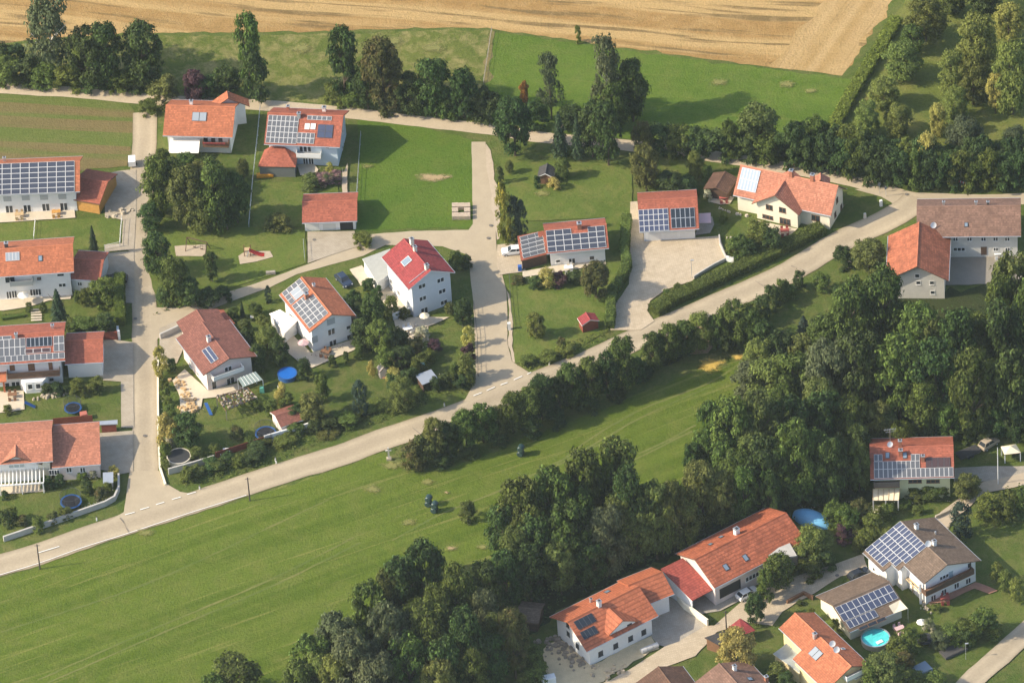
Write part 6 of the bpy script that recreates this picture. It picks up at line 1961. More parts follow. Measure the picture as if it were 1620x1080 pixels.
h = house('garage', 'long brown roofed garage with solar rows beside the turquoise pool', 58.4, -82.1, 'garage', ROOFTOP)
g = Gable(h, 58.4, -82.1, R_(27.1), 11.8, 11.4, 2.6, 4.7, T_BROWN, W_CREAM, 0.58, 0.7)
g.panels('A', q('X5', 724, 366), q('X5', 1328, 276), 10, 2, CELL_B)
g.panels('A', q('X5', 824, 500), q('X5', 1140, 448), 6, 1, CELL_B)
g.panels('A', q('X5', 945, 556), q('X5', 1215, 480), 3, 1, CELL_K, 'solar_collector', WOOD_M)
h2 = house('shade_sail', 'cream shade sail stretched from the brown garage roof', *G(q('X5', 1340, 400))[:2], 'shade sail')
T = [G(p, z) for p, z in ((q('X5', 1236, 345), 3.9), (q('X5', 1283, 418), 3.3), (q('X5', 1418, 370), 3.3), (q('X5', 1342, 290), 3.9))]
b = MB()
mid_ = sum(T) / 4 - np.array([0, 0, 0.25])
for i in range(4):
    b.poly([T[i], T[(i + 1) % 4], mid_])
    b.poly([T[(i + 1) % 4] - (0, 0, .03), T[i] - (0, 0, .03), mid_ - (0, 0, .03)])
b.build('cloth', CREAMC, h2)
b = MB()
b.bar((T[2][0], T[2][1], 0), T[2], 0.06)
b.build('pole', METAL, h2)

# orange house in the corner with roof terrace
h = house('detached_house', 'orange roofed house with two pale collectors and flat terrace wing near the pool', 50.7, -96.7)
g = Gable(h, 50.667, -96.733, -1.042, 17.378, 8.078, 7.6 - .52 * 4.039, 7.6, T_ORANGE, W_YELL, 0.6, 0.5, WA=5.0, WB=4.039, seg=[(-8.689, -1.6, 3.47), (-1.6, 8.689, 5.5)])
g.panels('A', q('X5', 470, 800), q('X5', 618, 800), 2, 1, CELL_P, 'solar_collector', METAL_D)
g.chimney('A', q('X5', 535, 650), 1.0, 0.7, METAL)
g.dish('B', q('X5', 702, 735), 0.6)
g.dish('B', q('X5', 742, 790), 0.6)
g.skylight('B', q('X5', 800, 755), 0.5, 0.9, WHITE)
g.balcony('1', q('X5', 840, 1050), q('X5', 1030, 1010), 1.3, WHITE, CONC)
g.win('1', q('X5', 950, 1000), 1.6, 1.4, 2)
h2 = house('terrace_wing', 'flat roofed yellow wing with grey terrace below the orange corner house', *G(q('X5', 250, 900))[:2], 'house wing')
T = lean_to(h2, [(q('X5', 138, 800), 3.0), (q('X5', 392, 985), 3.0), (q('X5', 405, 790), 3.0), (q('X5', 270, 702), 3.0)], M('grey terrace', (0.33, 0.36, 0.35), 0.12, 1.0), W_YELL, '', fascia=W_CREAM)

# the long farm ensemble
h = house('detached_house', 'new white house with striped orange roof and two black collectors', 12.8, -83.2)
g = Gable(h, 12.8, -83.2, R_(31.8), 15.4, 11.6, 4.5, 7.4, T_BATTEN, W_WHITE, 1.0, 0.77, fascia=T_ORANGE)
g.panels('A', q('X6', 282, 500), q('X6', 502, 492), 4, 1, CELL_K, 'solar_collector', METAL_D, gap=0.0)
g.panels('A', q('X6', 342, 602), q('X6', 522, 603), 4, 1, CELL_K, 'solar_collector', METAL_D, gap=0.0)
g.chimney('A', q('X6', 527, 345), 1.1, 0.8, WHITE)
g.chimney('B', q('X6', 450, 312), 0.8, 0.45, METAL)
g.skylight('B', q('X6', 605, 215), 1.0, 1.2)
pt, n_, r_ = g.face('A')
ap = g.hit(q('X6', 752, 486), pt + n_ * 0.4, n_)
d0 = g.at(g.loc(ap)[0], -1.2, 0)
c_ = (d0 + ap) / 2
g2 = Gable(h, c_[0], c_[1], R_(31.8) - math.pi / 2, np.linalg.norm((ap - d0)[:2]), 6.2, ap[2] - 1.75, ap[2], T_BATTEN, W_WHITE, 0.35, 0.3, part='dormer', gutter=False, fascia=T_ORANGE)
for x, y in ((815, 540), (825, 656), (950, 596), (684, 726), (541, 800)):
    (g2 if x in (815, 825, 684) else g).win('1' if x in (815, 825, 684) else 'A', q('X6', x, y), 1.0, 1.2, 1, frame=METAL_D)
g.plate('A', q('X6', 672, 612), 1.2, 0.9, SHUT, 'roller_shutter')
for x, y in ((235, 612), (322, 728), (230, 530)):
    g.win('0', q('X6', x, y), 0.9, 1.1, 1, frame=METAL_D)
w2 = gable_px(h, q('X6', 800, 152), q('X6', 1128, 22), 6.7, 8.4, 4.6, T_BATTEN, W_WHITE, part='wing', fascia=T_ORANGE)
h2 = house('covered_gateway', 'red sheet roofed gateway linking the white house and long house', *G(q('X2', 1300, 960))[:2], 'gateway')
lean_to(h2, [(q('X2', 1410, 1016), 3.4), (q('X2', 1618, 906), 3.4), (q('X2', 1322, 613), 5.4), (q('X2', 1112, 715), 5.4)], T_SHEETRED, W_WHITE, '', walls=(2, 3), fascia=T_SHEETRED)
h = house('long_house', 'long house with mossy orange roof beside the white parked car', 38.2, -68.0)
g = Gable(h, 38.2, -68.0, R_(32.4), 20.3, 11.8, 5.0, 7.7, T_MOSSY, W_PINK, 0.5, 0.7)
for x, y in ((650, 702), (836, 612)):
    g.skylight('A', q('X3', x, y), 0.9, 1.3)
for x, y in ((605, 415), (505, 485)):
    g.skylight('B', q('X3', x, y), 0.8, 0.9)
g.chimney('B', q('X3', 752, 385), 1.2, 1.0, WHITE)
g.plate('A', q('X3', 690, 905), 4.6, 2.2, glass_mat('painted bay shade', (0.02, 0.02, 0.02), 0.9), 'bay_shade_plate', WOOD_D)  # shade of the open carport put in as a near-black plate
g.win('A', q('X3', 900, 790), 3.0, 1.1, 4)
for x, y in ((590, 960), (790, 880)):
    p = G(q('X3', x, y + 40))
    b = MB()
    b.box((p[0], p[1], -0.2), (0.4, 0.4, 4.0), R_(32))
    b.build('post', W_PINK, h)
b = MB()
T = [G(q('X3', 1040, 560), 5.5), G(q('X3', 1080, 625), 5.2), G(q('X3', 1325, 590), 5.0), G(q('X3', 1255, 470), 5.6)]
b.prism([p - (0, 0, .3) for p in T], T)
b.build('balcony', CONC, h)

# bottom edge
h = house('barn', 'brown roofed barn cut by the bottom edge on the farm lane', *G(q('X6', 1180, 1060))[:2], 'barn')
gable_px(h, q('X6', 1088, 920), q('X6', 1230, 1110), 5.6, 9.4, 3.6, T_DBROWN, W_CREAM)
h = house('detached_house', 'old brown roofed house cut by the bottom edge beside the yellow green tree', *G(q('Y8', 1380, 1080))[:2])
g = gable_px(h, q('Y8', 1302, 957), q('Y8', 1440, 1110), 6.2, 12.0, 3.8, T_OLDBROWN, W_CREAM)
g.chimney('B', q('Y8', 1397, 1000), 1.0, 0.7, WHITE)
g.skylight('B', q('Y8', 1490, 1055), 0.9, 1.0)
g.chimney('B', q('Y8', 1590, 1065), 1.0, 0.7, BRICK)
h = house('shed', 'dark roofed wooden shed left of the red tent roof', *G(q('Y8', 1290, 860))[:2], 'shed')
lean_to(h, [(q('Y8', 1300, 850), 2.2), (q('Y8', 1365, 790), 2.4), (q('Y8', 1345, 755), 2.9), (q('Y8', 1213, 802), 2.9)], T_DARK, WOOD_M, '')
h = house('pavilion', 'small pavilion with bright red pyramid roof by the yellow green tree', *G(q('Y8', 1430, 800))[:2], 'pavilion')
hip(h, [q('Y8', 1348, 748), q('Y8', 1440, 790), q('Y8', 1524, 758), q('Y8', 1480, 712)], [q('Y8', 1430, 684)], 2.3, 3.6, T_NEWRED, WOOD_R, posts=True)
h = house('shed', 'brown roofed open shed at the edge of the middle wood', *G(q('W2', 1090, 850))[:2], 'shed')
gable_px(h, q('W2', 1020, 778), q('W2', 1130, 790), 3.2, 5.5, 2.2, T_BROWN, WOOD_D, oL=0.3, oW=0.3, gutter=False)
h = house('shed', 'grey brown roofed shed under the southern wood', *G(q('W3', 1210, 715))[:2], 'shed')
gable_px(h, q('W3', 1180, 668), q('W3', 1290, 722), 3.0, 4.5, 2.2, T_DBROWN, WOOD_D, oL=0.3, oW=0.3, gutter=False)

# small garden buildings
h = house('garden_shed', 'small red roofed garden shed on the lawn by the main road', *G(q('Y5', 430, 165))[:2], 'shed')
gable_px(h, q('Y5', 411, 53), q('Y5', 440, 99), 2.9, 3.5, 2.1, T_NEWRED, WOOD_R, oL=0.2, oW=0.2, gutter=False, fascia=WHITE)
h = house('playhouse', 'dark roofed playhouse with pale porch beside a lime green tree', *G(q('Z7', 325, 225))[:2], 'playhouse')
g = gable_px(h, q('Z7', 332, 110), q('Z7', 318, 172), 2.9, 3.2, 2.0, T_DARK, WOOD_M, oL=0.25, oW=0.2, gutter=False, fascia=WHITE)
b = MB()
p = G(q('Z7', 312, 222))
b.box((p[0], p[1], 0.0), (2.6, 1.6, 0.35), R_(-10))
b.build('porch', WOOD_L, h)
h = house('garden_shed', 'pinkish shed with brown roof between trampoline and road bank', *G(q('Y2', 890, 860))[:2], 'shed')
g = gable_px(h, q('Y2', 790, 800), q('Y2', 930, 752), 3.2, 5.0, 2.2, T_BROWNRED, W_PINK, oL=0.3, oW=0.3, gutter=False, fascia=WHITE)
g.win('A', q('Y2', 903, 862), 0.8, 0.5, 1)
h = house('wooden_hut', 'tiny grey domed hut with terracotta step on the lawn', *G(q('W8', 810, 550))[:2], 'hut')
gable_px(h, q('W8', 800, 455), q('W8', 822, 495), 2.6, 1.9, 1.7, M('grey shingles', (0.30, 0.27, 0.25), 0.2, 2.0), W_PINK, oL=0.15, oW=0.12, gutter=False)
b = MB()
p = G(q('W8', 838, 570))
b.box((p[0], p[1], 0), (1.3, 0.9, 0.22))
b.build('step', M('terracotta', (0.55, 0.27, 0.15), 0.1), h)
h = house('metal_shed', 'open shed with shiny grey sheet roof near the road junction', *G(q('Y3', 680, 620))[:2], 'shed')
lean_to(h, [(q('Y3', 648, 612), 2.0), (q('Y3', 745, 573), 2.0), (q('Y3', 702, 516), 2.4), (q('Y3', 604, 552), 2.4)], METAL, WOOD_D, '', walls=(1, 2, 3), rt=0.08, fascia=METAL)
h = house('bin_shelter', 'red brown bin shelter with grey roof beside the village lane', *G(q('X7', 1035, 240))[:2], 'bin shelter')
lean_to(h, [(q('X7', 942, 190), 2.0), (q('X7', 1115, 182), 2.0), (q('X7', 1115, 142), 2.1), (q('X7', 942, 155), 2.1)], METAL, WOOD_R, '', fascia=METAL)
h = house('bike_shelter', 'small shelter with pale grey roof at the lane mouth', *G(q('X7', 1030, 780))[:2], 'shelter')
lean_to(h, [(q('X7', 978, 742), 2.1), (q('X7', 1075, 738), 2.1), (q('X7', 1075, 636), 2.2), (q('X7', 976, 642), 2.2)], METAL, W_PINK, '', walls=(1, 2), fascia=METAL)
h = house('wood_gate', 'dark red gate wall beside the third western garage', *G(q('X8', 1050, 335))[:2], 'gate')
b = MB()
a, e = G(q('X8', 985, 345)), G(q('X8', 1120, 340))
b.box(((a + e) / 2)[:2].tolist() + [0.0], (np.linalg.norm(e - a), 0.25, 1.9), math.atan2((e - a)[1], (e - a)[0]))
b.build('boards', WOOD_R, h)
b = MB()
b.box((e[0] + 0.3, e[1], 0.0), (0.4, 0.5, 2.1))
b.build('gate_post', WHITE, h)

# ------------------------------------------------------------------ garden things, fences, poles, cars
def wall_line(name, pts, h_, t, mt, label, cat='wall', z0=-0.1, cap=None):
    P = [G(p) for p in pts]
    b = MB()
    for i in range(len(P) - 1):
        a, e = P[i], P[i + 1]
        d = unit(e - a)
        n = np.array([-d[1], d[0], 0]) * t / 2
        x = 0.0 if i == 0 else t * 0.25
        a = a - d * x
        b.prism([a - n + (0, 0, z0), e - n + (0, 0, z0), e + n + (0, 0, z0), a + n + (0, 0, z0)], [a - n + (0, 0, h_ - i * 0.004), e - n + (0, 0, h_ - i * 0.004), e + n + (0, 0, h_ - i * 0.004), a + n + (0, 0, h_ - i * 0.004)])
    return tag(b.build(name, mt), label, cat)


def fence(name, pts, h_, label, mt=None, step=2.4, rails=2, board=None):
    root = empty(name, tuple(G(pts[0])), label, 'fence')
    b = MB()
    P = [G(p) for p in pts]
    for i in range(len(P) - 1):
        a, e = P[i], P[i + 1]
        L = np.linalg.norm(e - a)
        k_ = max(1, int(L / step))
        for j in range(k_ + (i == len(P) - 2)):
            p = a + (e - a) * j / k_
            bb = MB()
            bb.box((p[0], p[1], -0.1), (0.09, 0.09, h_ + 0.12))
            bb.build('post', mt or METAL, root)
        for r in range(rails):
            z = np.array([0, 0, h_ * (r + 0.9) / rails])
            b.bar(a + z, e + z, 0.035, 0, 5)
        if board:
            d = unit(e - a)
            n = np.array([-d[1], d[0], 0]) * 0.03
            zz = np.array([0, 0, h_])
            z0 = np.array([0, 0, 0.08])
            b.prism([a - n + z0, e - n + z0, e + n + z0, a + n + z0], [a - n + zz, e - n + zz, e + n + zz, a + n + zz])
    b.build('boards' if board else 'rails', board or mt or METAL, root)
    return root


def trampoline(px, d, label, pad, net=True):
    c = G(px)
    root = empty('trampoline', (c[0], c[1], 0), label, 'trampoline', 'garden trampolines')
    b = MB()
    b.disc(c, d / 2 - 0.28, 0.78, 0.80, 0)
    b.build('jumping_mat', M('trampoline mat', (0.022, 0.022, 0.026), 0.1, 1.0, 0.8), root)
    b = MB()
    b.ring(c, d / 2, 0.32, 0.74, 0.84)
    b.build('pad_ring', pad, root)
    for i in range(6):
        t = i * math.pi / 3
        b = MB()
        x, y = c[0] + d / 2 * 0.97 * math.cos(t), c[1] + d / 2 * 0.97 * math.sin(t)
        b.bar((x, y, 0), (x, y, 2.5 if net else 0.75), 0.035, 0, 6)
        b.build('leg', METAL_D, root)
    if net:
        b = MB()
        b.ring(c, d / 2 * 0.98, 0.05, 2.42, 2.47)
        b.build('net_ring', METAL_D, root)
        mt = MATS.get('net')
        if mt is None:
            mt, n, bs = new_mat('net')
            bs.inputs['Base Color'].default_value = (0.02, 0.025, 0.03, 1)
            tr = N(n, 'ShaderNodeBsdfTransparent')
            mx = N(n, 'ShaderNodeMixShader')
            mx.inputs[0].default_value = 0.28
            n.links.new(tr.outputs[0], mx.inputs[1])
            n.links.new(bs.outputs[0], mx.inputs[2])
            n.links.new(mx.outputs[0], n.nodes['Material Output'].inputs[0])
            MATS['net'] = mt
        b = MB()
        T = np.arange(25) * 2 * math.pi / 24
        for i in range(24):
            p = [(c[0] + d / 2 * 0.96 * math.cos(t), c[1] + d / 2 * 0.96 * math.sin(t)) for t in (T[i], T[i + 1])]
            b.poly([(*p[0], 0.86), (*p[1], 0.86), (*p[1], 2.42), (*p[0], 2.42)])
        b.build('safety_net', mt, root)


BLUEPAD = M('blue pad', (0.03, 0.10, 0.28), 0.1, 1.0, 0.6)
BLACKPAD = M('black pad', (0.04, 0.045, 0.05), 0.1, 1.0, 0.6)
trampoline((116, 650), 3.3, 'blue rimmed trampoline on the lawn of the third western house', BLUEPAD)
trampoline((113, 798), 4.0, 'blue netted trampoline in the garden of the pergola house', BLUEPAD)
trampoline((421, 690), 4.0, 'blue rimmed trampoline beside the pinkish shed', BLUEPAD)
trampoline((1463, 1015), 3.1, 'black rimmed trampoline beside the turquoise pool', BLACKPAD, False)


def pool(px, d, h_, wallm, waterm, label, cover=False):
    c = G(px)
    root = empty('round_pool', (c[0], c[1], 0), label, 'pool', 'round garden pools')
    b = MB()
    b.ring(c, d / 2, 0.09, 0.0, h_, 0, 36)
    b.build('pool_wall', wallm, root)
    b = MB()
    b.ring(c, d / 2 + 0.06, 0.2, h_, h_ + 0.06, 0, 36)
    b.build('rim', METAL if not cover else wallm, root)
    b = MB()
    b.disc(c, d / 2 - 0.12, h_ - 0.2, h_ - 0.14 if not cover else h_ + 0.02, 0, 36)
    b.build('cover' if cover else 'water', waterm, root)
    return root


def water_mat(name, col):
    mt, n, b = new_mat(name)
    pos = N(n, 'ShaderNodeNewGeometry').outputs['Position']
    n.links.new(ramp(n, noise(n, pos, 1.2, 3), [(0.3, scl(col, 0.85)), (0.7, scl(col, 1.15))]), b.inputs['Base Color'])
    b.inputs['Roughness'].default_value = 0.06
    bump(n, b, noise(n, pos, 3.0, 3), 0.15, 0.05)
    return mt


r = pool(q('X5', 1112, 690), 5.1, 1.1, M('pool boards', (0.42, 0.38, 0.30), 0.1), water_mat('pool water', (0.09, 0.62, 0.62)), 'turquoise round pool beside the brown solar garage')
b = MB()
p = G(q('X5', 1150, 690), 1.0)
b.box((p[0], p[1], 0.98), (1.2, 0.7, 0.12), 0.5)
b.build('pool_float', WHITE, r)
pool((455, 596), 3.6, 0.9, BLUEPAD, M('blue pool cover', (0.015, 0.13, 0.48), 0.12, 1.0, 0.35), 'round pool with deep blue cover by the white house', True)
pool(q('Y1', 1094, 955), 4.4, 1.0, M('cream pool wall', (0.62, 0.57, 0.46), 0.1), M('dark pool cover', (0.045, 0.047, 0.05), 0.15, 1.0, 0.5), 'cream walled pool with dark cover at the lane corner', True)


# cars: body with tapered cabin, glass, wheels, lights
def car(px, yaw, paint, label, L=4.3, W=1.8, H=1.48, pickup=False):
    c = G(px)
    root = empty('parked_car', (c[0], c[1], 0.14), label, 'car', 'parked cars')
    ca, sa = math.cos(yaw), math.sin(yaw)

    def P(x, y, z):
        return np.array([c[0] + x * ca - y * sa, c[1] + x * sa + y * ca, 0.14 + z])
    low = [(-L / 2, 0.28), (-L / 2 + 0.04, 0.78), (-L / 2 + 0.12, 0.92), (L * 0.20, 0.92), (L / 2 - 0.25, 0.80), (L / 2 - 0.02, 0.62), (L / 2, 0.28)]
    b = MB()
    w0 = W / 2
    for sg in (-1,):
        A = [P(x, -w0 * (0.94 if z > 0.85 else 1.0), z) for x, z in low]
        B = [P(x, w0 * (0.94 if z > 0.85 else 1.0), z) for x, z in low]
        b.prism(A, B)
    b.build('body', paint, root)
    r0, r1, t0, t1 = (-L * 0.44, L * 0.22, -L * 0.33, L * 0.06)
    b = MB()
    gw, tw = w0 * 0.90, w0 * 0.74
    g0 = [P(r0, -gw, 0.90), P(r1, -gw, 0.90), P(r1, gw, 0.90), P(r0, gw, 0.90)]
    g1 = [P(t0, -tw, H - 0.05), P(t1, -tw, H - 0.05), P(t1, tw, H - 0.05), P(t0, tw, H - 0.05)]
    b.prism(g0, g1)
    b.build('windows', GLASS, root)
    b = MB()
    b.prism([P(t0 - 0.04, -tw - 0.03, H - 0.06), P(t1 + 0.04, -tw - 0.03, H - 0.06), P(t1 + 0.04, tw + 0.03, H - 0.06), P(t0 - 0.04, tw + 0.03, H - 0.06)],
            [P(t0 + 0.05, -tw + 0.06, H), P(t1 - 0.05, -tw + 0.06, H), P(t1 - 0.05, tw - 0.06, H), P(t0 + 0.05, tw - 0.06, H)])
    for s_ in (-1, 1):
        for (xa, xb) in ((r0, t0), (r1, t1), ((r0 + r1) / 2 - 0.1, (t0 + t1) / 2 - 0.05)):
            b.bar(P(xa, s_ * gw * 1.0, 0.91), P(xb, s_ * tw * 1.01, H - 0.04), 0.045, 0, 5)
    b.build('roof', paint, root)
    for x in (-L * 0.31, L * 0.31):
        for s_ in (-1, 1):
            b = MB()
            b.bar(P(x, s_ * (w0 - 0.20), 0.18), P(x, s_ * (w0 + 0.01), 0.18), 0.32, 0, 16)
            o = b.build('wheel', M('tyre', (0.02, 0.02, 0.02), 0.1), root)
            b = MB()
            b.bar(P(x, s_ * (w0 + 0.0), 0.18), P(x, s_ * (w0 + 0.02), 0.18), 0.19, 0, 12)
            b.build('rim', METAL, o)
    for s_ in (-1, 1):
        b = MB()
        b.prism([P(L / 2 - 0.14, s_ * w0 * 0.60, 0.56), P(L / 2 + 0.01, s_ * w0 * 0.60, 0.56), P(L / 2 + 0.01, s_ * w0 * 0.92, 0.56), P(L / 2 - 0.14, s_ * w0 * 0.92, 0.56)], [P(L / 2 - 0.14, s_ * w0 * 0.60, 0.74), P(L / 2 - 0.06, s_ * w0 * 0.60, 0.72), P(L / 2 - 0.06, s_ * w0 * 0.92, 0.72), P(L / 2 - 0.14, s_ * w0 * 0.92, 0.74)])
        b.build('headlight', glass_mat('headlight glass', (0.6, 0.6, 0.6)), root)
    return root


def paint(name, col):
    mt = M(name, col, 0.02, 1.0, 0.25, 0, 0, 0, 0.6)
    return mt


WHITEP, DARKP, BLUEP = paint('white car paint', (0.78, 0.78, 0.77)), paint('black car paint', (0.02, 0.022, 0.026)), paint('dark blue car paint', (0.03, 0.045, 0.08))
car(q('Z7', 122, 660), R_(-178), WHITEP, 'white car half under the solar carport by the middle lane')
car(q('X3', 858, 975), R_(32), WHITEP, 'white car parked before the long mossy roofed house')
car(q('Z5', 712, 830), R_(175), DARKP, 'black car parked behind the bright hedge by the village lane')
car(q('Z6', 556, 838), R_(-62), BLUEP, 'dark blue car parked beside the white house with orange roof')
car(q('Y6', 615, 895), R_(28), DARKP, 'black car parked beside the white wall of the brown roofed solar house')
car(q('Y6', 1405, 98), R_(38), paint('beige car paint', (0.45, 0.37, 0.27)), 'old beige roofed car on the grass near the cream tent', 4.0, 1.8, 1.6)

h = house('trailer', 'dark flat trailer beside the green solar house', *G(q('Y6', 1280, 155))[:2], 'trailer')
b = MB()
p = G(q('Y6', 1280, 155))
b.box((p[0], p[1], 0.55), (4.2, 2.0, 0.45), R_(25))
b.build('load_bed', METAL_D, h)
for dx, dy in ((-0.4, -1), (0.4, -1), (-0.4, 1), (0.4, 1)):
    a = R_(25)
    x, y = p[0] + dx * math.cos(a) - dy * math.sin(a), p[1] + dx * math.sin(a) + dy * math.cos(a)
    b = MB()
    b.bar((x, y, 0.32), (x - 0.2 * -math.sin(a) * dy, y - 0.2 * math.cos(a) * dy, 0.32), 0.31, 0, 14)
    b.build('wheel', M('tyre', (0.02, 0.02, 0.02), 0.1), h)
b = MB()
b.bar((p[0] + 1.9, p[1] + 0.9, 0.6), (p[0] + 3.0, p[1] + 1.4, 0.5), 0.06)
b.build('drawbar', METAL, h)
h = house('box_trailer', 'small white box trailer on the northern end of the village lane', *G(q('Z1', 808, 1005))[:2], 'trailer')
p = G(q('Z1', 808, 1008))
b = MB()
b.box((p[0], p[1], 0.5), (1.4, 2.2, 1.1), 0, 0, 0.97)
b.build('box', WHITE, h)
for s_ in (-1, 1):
    b = MB()
    b.bar((p[0] + s_ * 0.72, p[1], 0.35), (p[0] + s_ * 0.9, p[1], 0.35), 0.3, 0, 14)
    b.build('wheel', M('tyre', (0.02, 0.02, 0.02), 0.1), h)

# dark wrapped bales on the meadow, one standing upon another
m_bale = M('dark green bale film', (0.030, 0.058, 0.056), 0.25, 1.5, 0.25, 0.4)
for i, (px, lab) in enumerate(((q('W7', 895, 640), 'dark green stack of wrapped bales alone below the roadside belt'), (q('W7', 312, 958), 'upper of two dark green bale stacks on the meadow'), (q('W7', 350, 998), 'lower of two dark green bale stacks on the meadow'))):
    p = G(px)
    root = empty('bale_stack', (p[0], p[1], 0), lab, 'bale stack', 'wrapped bales on the meadow')
    for k_ in range(2):
        b = MB()
        x, y = p[0] + (0.12 if k_ else 0), p[1]
        zc = 0.62 + k_ * 1.12
        for y0, y1, ra, rb in ((-0.60, -0.48, 0.50, 0.62), (-0.48, 0.48, 0.62, 0.62), (0.48, 0.60, 0.62, 0.50)):
            b.bar((x + y0 * 0.35, y + y0, zc), (x + y1 * 0.35, y + y1, zc), ra, 0, 20, rb)
        b.build('bale', m_bale, root)

# delineator posts, poles, cross
for px, lab in ((q('W1', 1312, 100), 'white roadside post before the weedy bank'), (q('W1', 948, 222), 'white roadside post at the lane mouth corner'), (q('W1', 460, 370), 'white roadside post below the curved garden wall'), (q('Y3', 784, 742), 'white roadside post near the grey roofed shed'), (q('Y5', 190, 375), 'white roadside post by the red shed garden'), (q('Y2', 795, 1078), 'white roadside post halfway along the bank')):
    p = G(px)
    root = empty('roadside_post', (p[0], p[1], 0), lab, 'roadside post', 'white roadside posts')
    b = MB()
    b.box((p[0], p[1], -0.1), (0.22, 0.18, 1.05), 0.4, 0, 0.75)
    b.build('stem', WHITE, root)
    b = MB()
    b.box((p[0], p[1], 0.80), (0.185, 0.152, 0.22), 0.4)
    b.build('black_band', METAL_D, root)
for top, base, lab in ((q('W1', 168, 482), q('W1', 190, 600), 'slim dark utility pole at the left end of the main road'), (q('W1', 1160, 165), q('W1', 1186, 276), 'slim dark utility pole by the middle of the main road'), ((1147, 966), (1149.5, 1001), 'slim dark utility pole beside the red pyramid roof')):
    p = G(base)
    h_ = (base[1] - top[1]) / 6.6
    root = empty('utility_pole', (p[0], p[1], 0), lab, 'pole', 'utility poles')
    b = MB()
    b.bar((p[0], p[1], -0.2), (p[0], p[1], h_), 0.14, 0, 8, 0.10)
    b.build('pole', M('tarred wood', (0.06, 0.05, 0.045), 0.2), root)
    b = MB()
    b.bar((p[0] - 0.5, p[1], h_ - 0.3), (p[0] + 0.5, p[1], h_ - 0.3), 0.05)
    b.build('crossarm', METAL_D, root)
for top, base, lab, mt, r0 in ((q('Y6', 1455, 110), q('Y6', 1462, 332), 'white flagpole beside the cream tent', WHITE, 0.09), (q('Z7', 1211, 700), q('Z7', 1214, 812), 'thin lamp pole on the setts yard', METAL, 0.06), (q('Y7', 1262, 840), q('Y7', 1265, 935), 'thin lamp pole by the country lane', METAL, 0.05), (q('Y7', 632, 145), q('Y7', 636, 215), 'garden lantern beside the blue tunnel', METAL, 0.07)):
    p = G(base)
    h_ = (base[1] - top[1]) / 6.6
    nm = 'flagpole' if 'flag' in lab else 'lamp_post'
    root = empty(nm, (p[0], p[1], 0), lab, 'pole' if 'flag' in lab else 'lamp post')
    b = MB()
    b.bar((p[0], p[1], -0.2), (p[0], p[1], h_), r0, 0, 8, r0 * 0.7)
    b.build('pole', mt, root)
    b = MB()
    if 'flag' in lab:
        b.disc(p, 0.11, h_, h_ + 0.15, 0, 10, 0.05)
        b.build('finial', METAL, root)
    else:
        b.box((p[0] + 0.2, p[1], h_ - 0.05), (0.6, 0.22, 0.12))
        b.build('lamp_head', METAL, root)
p = G(q('W7', 62, 668))
root = empty('wayside_cross', (p[0], p[1], 0), 'pale stone wayside cross on the grass by the main road', 'wayside cross')
b = MB()
b.box((p[0], p[1], 0), (0.9, 0.7, 0.5))
b.build('plinth', STONE, root)
b = MB()
b.box((p[0], p[1], 0.5), (0.28, 0.22, 2.4))
b.box((p[0], p[1], 2.1), (1.1, 0.216, 0.26))
b.build('cross', M('pale stone', (0.55, 0.52, 0.46), 0.1, 3.0), root)
for px, lab in ((q('Z8', 738, 290), 'small signpost nearer the field track at the road fork'), (q('Z8', 778, 312), 'small signpost nearer the main road at the road fork')):
    p = G(px)
    root = empty('signpost', (p[0], p[1], 0), lab, 'signpost', 'signposts at the road fork')
    b = MB()
    b.bar((p[0], p[1], -0.1), (p[0], p[1], 2.5), 0.05)
    b.build('pole', METAL, root)
    b = MB()
    b.box((p[0], p[1] - 0.06, 1.8), (0.6, 0.04, 0.6), 0.5)
    b.build('sign_board', M('sign back', (0.20, 0.20, 0.21), 0.1), root)
p = G(q('Z8', 650, 445))
b = MB()
b.box((p[0], p[1], -0.1), (0.55, 0.45, 1.3), 0.2, 0, 0.8)
tag(b.build('boundary_stone', M('pale stone', (0.55, 0.52, 0.46))), 'pale boundary stone on the wedge of grass', 'stone')
p = G(q('Z8', 748, 370))
b = MB()
b.box((p[0], p[1], -0.1), (0.5, 0.4, 1.5), 0.2)
tag(b.build('junction_box', WHITE), 'white cabinet on the wedge of grass at the fork', 'cabinet')
p0_, p1_ = G(q('Z8', 1222, 240)), G(q('Z8', 1296, 268))
root = empty('road_barrier', tuple((p0_ + p1_) / 2), 'red and white striped barrier before the thicket', 'barrier')
b = MB()
for i in range(9):
    a, e = p0_ + (p1_ - p0_) * i / 9, p0_ + (p1_ - p0_) * (i + 1) / 9
    d = unit(e - a)
    n = np.array([-d[1], d[0], 0]) * 0.05
    b.prism([a - n + (0, 0, .7), e - n + (0, 0, .7), e + n + (0, 0, .7), a + n + (0, 0, .7)], [a - n + (0, 0, 1.1), e - n + (0, 0, 1.1), e + n + (0, 0, 1.1), a + n + (0, 0, 1.1)], i % 2)
b.build('striped_beam', [M('barrier red', (0.55, 0.05, 0.04), 0.05), WHITE], root)
for p in (p0_ + (p1_ - p0_) * 0.1, p0_ + (p1_ - p0_) * 0.9):
    b = MB()
    b.box((p[0], p[1], -0.1), (0.12, 0.12, 0.8))
    b.build('leg', METAL_D, root)

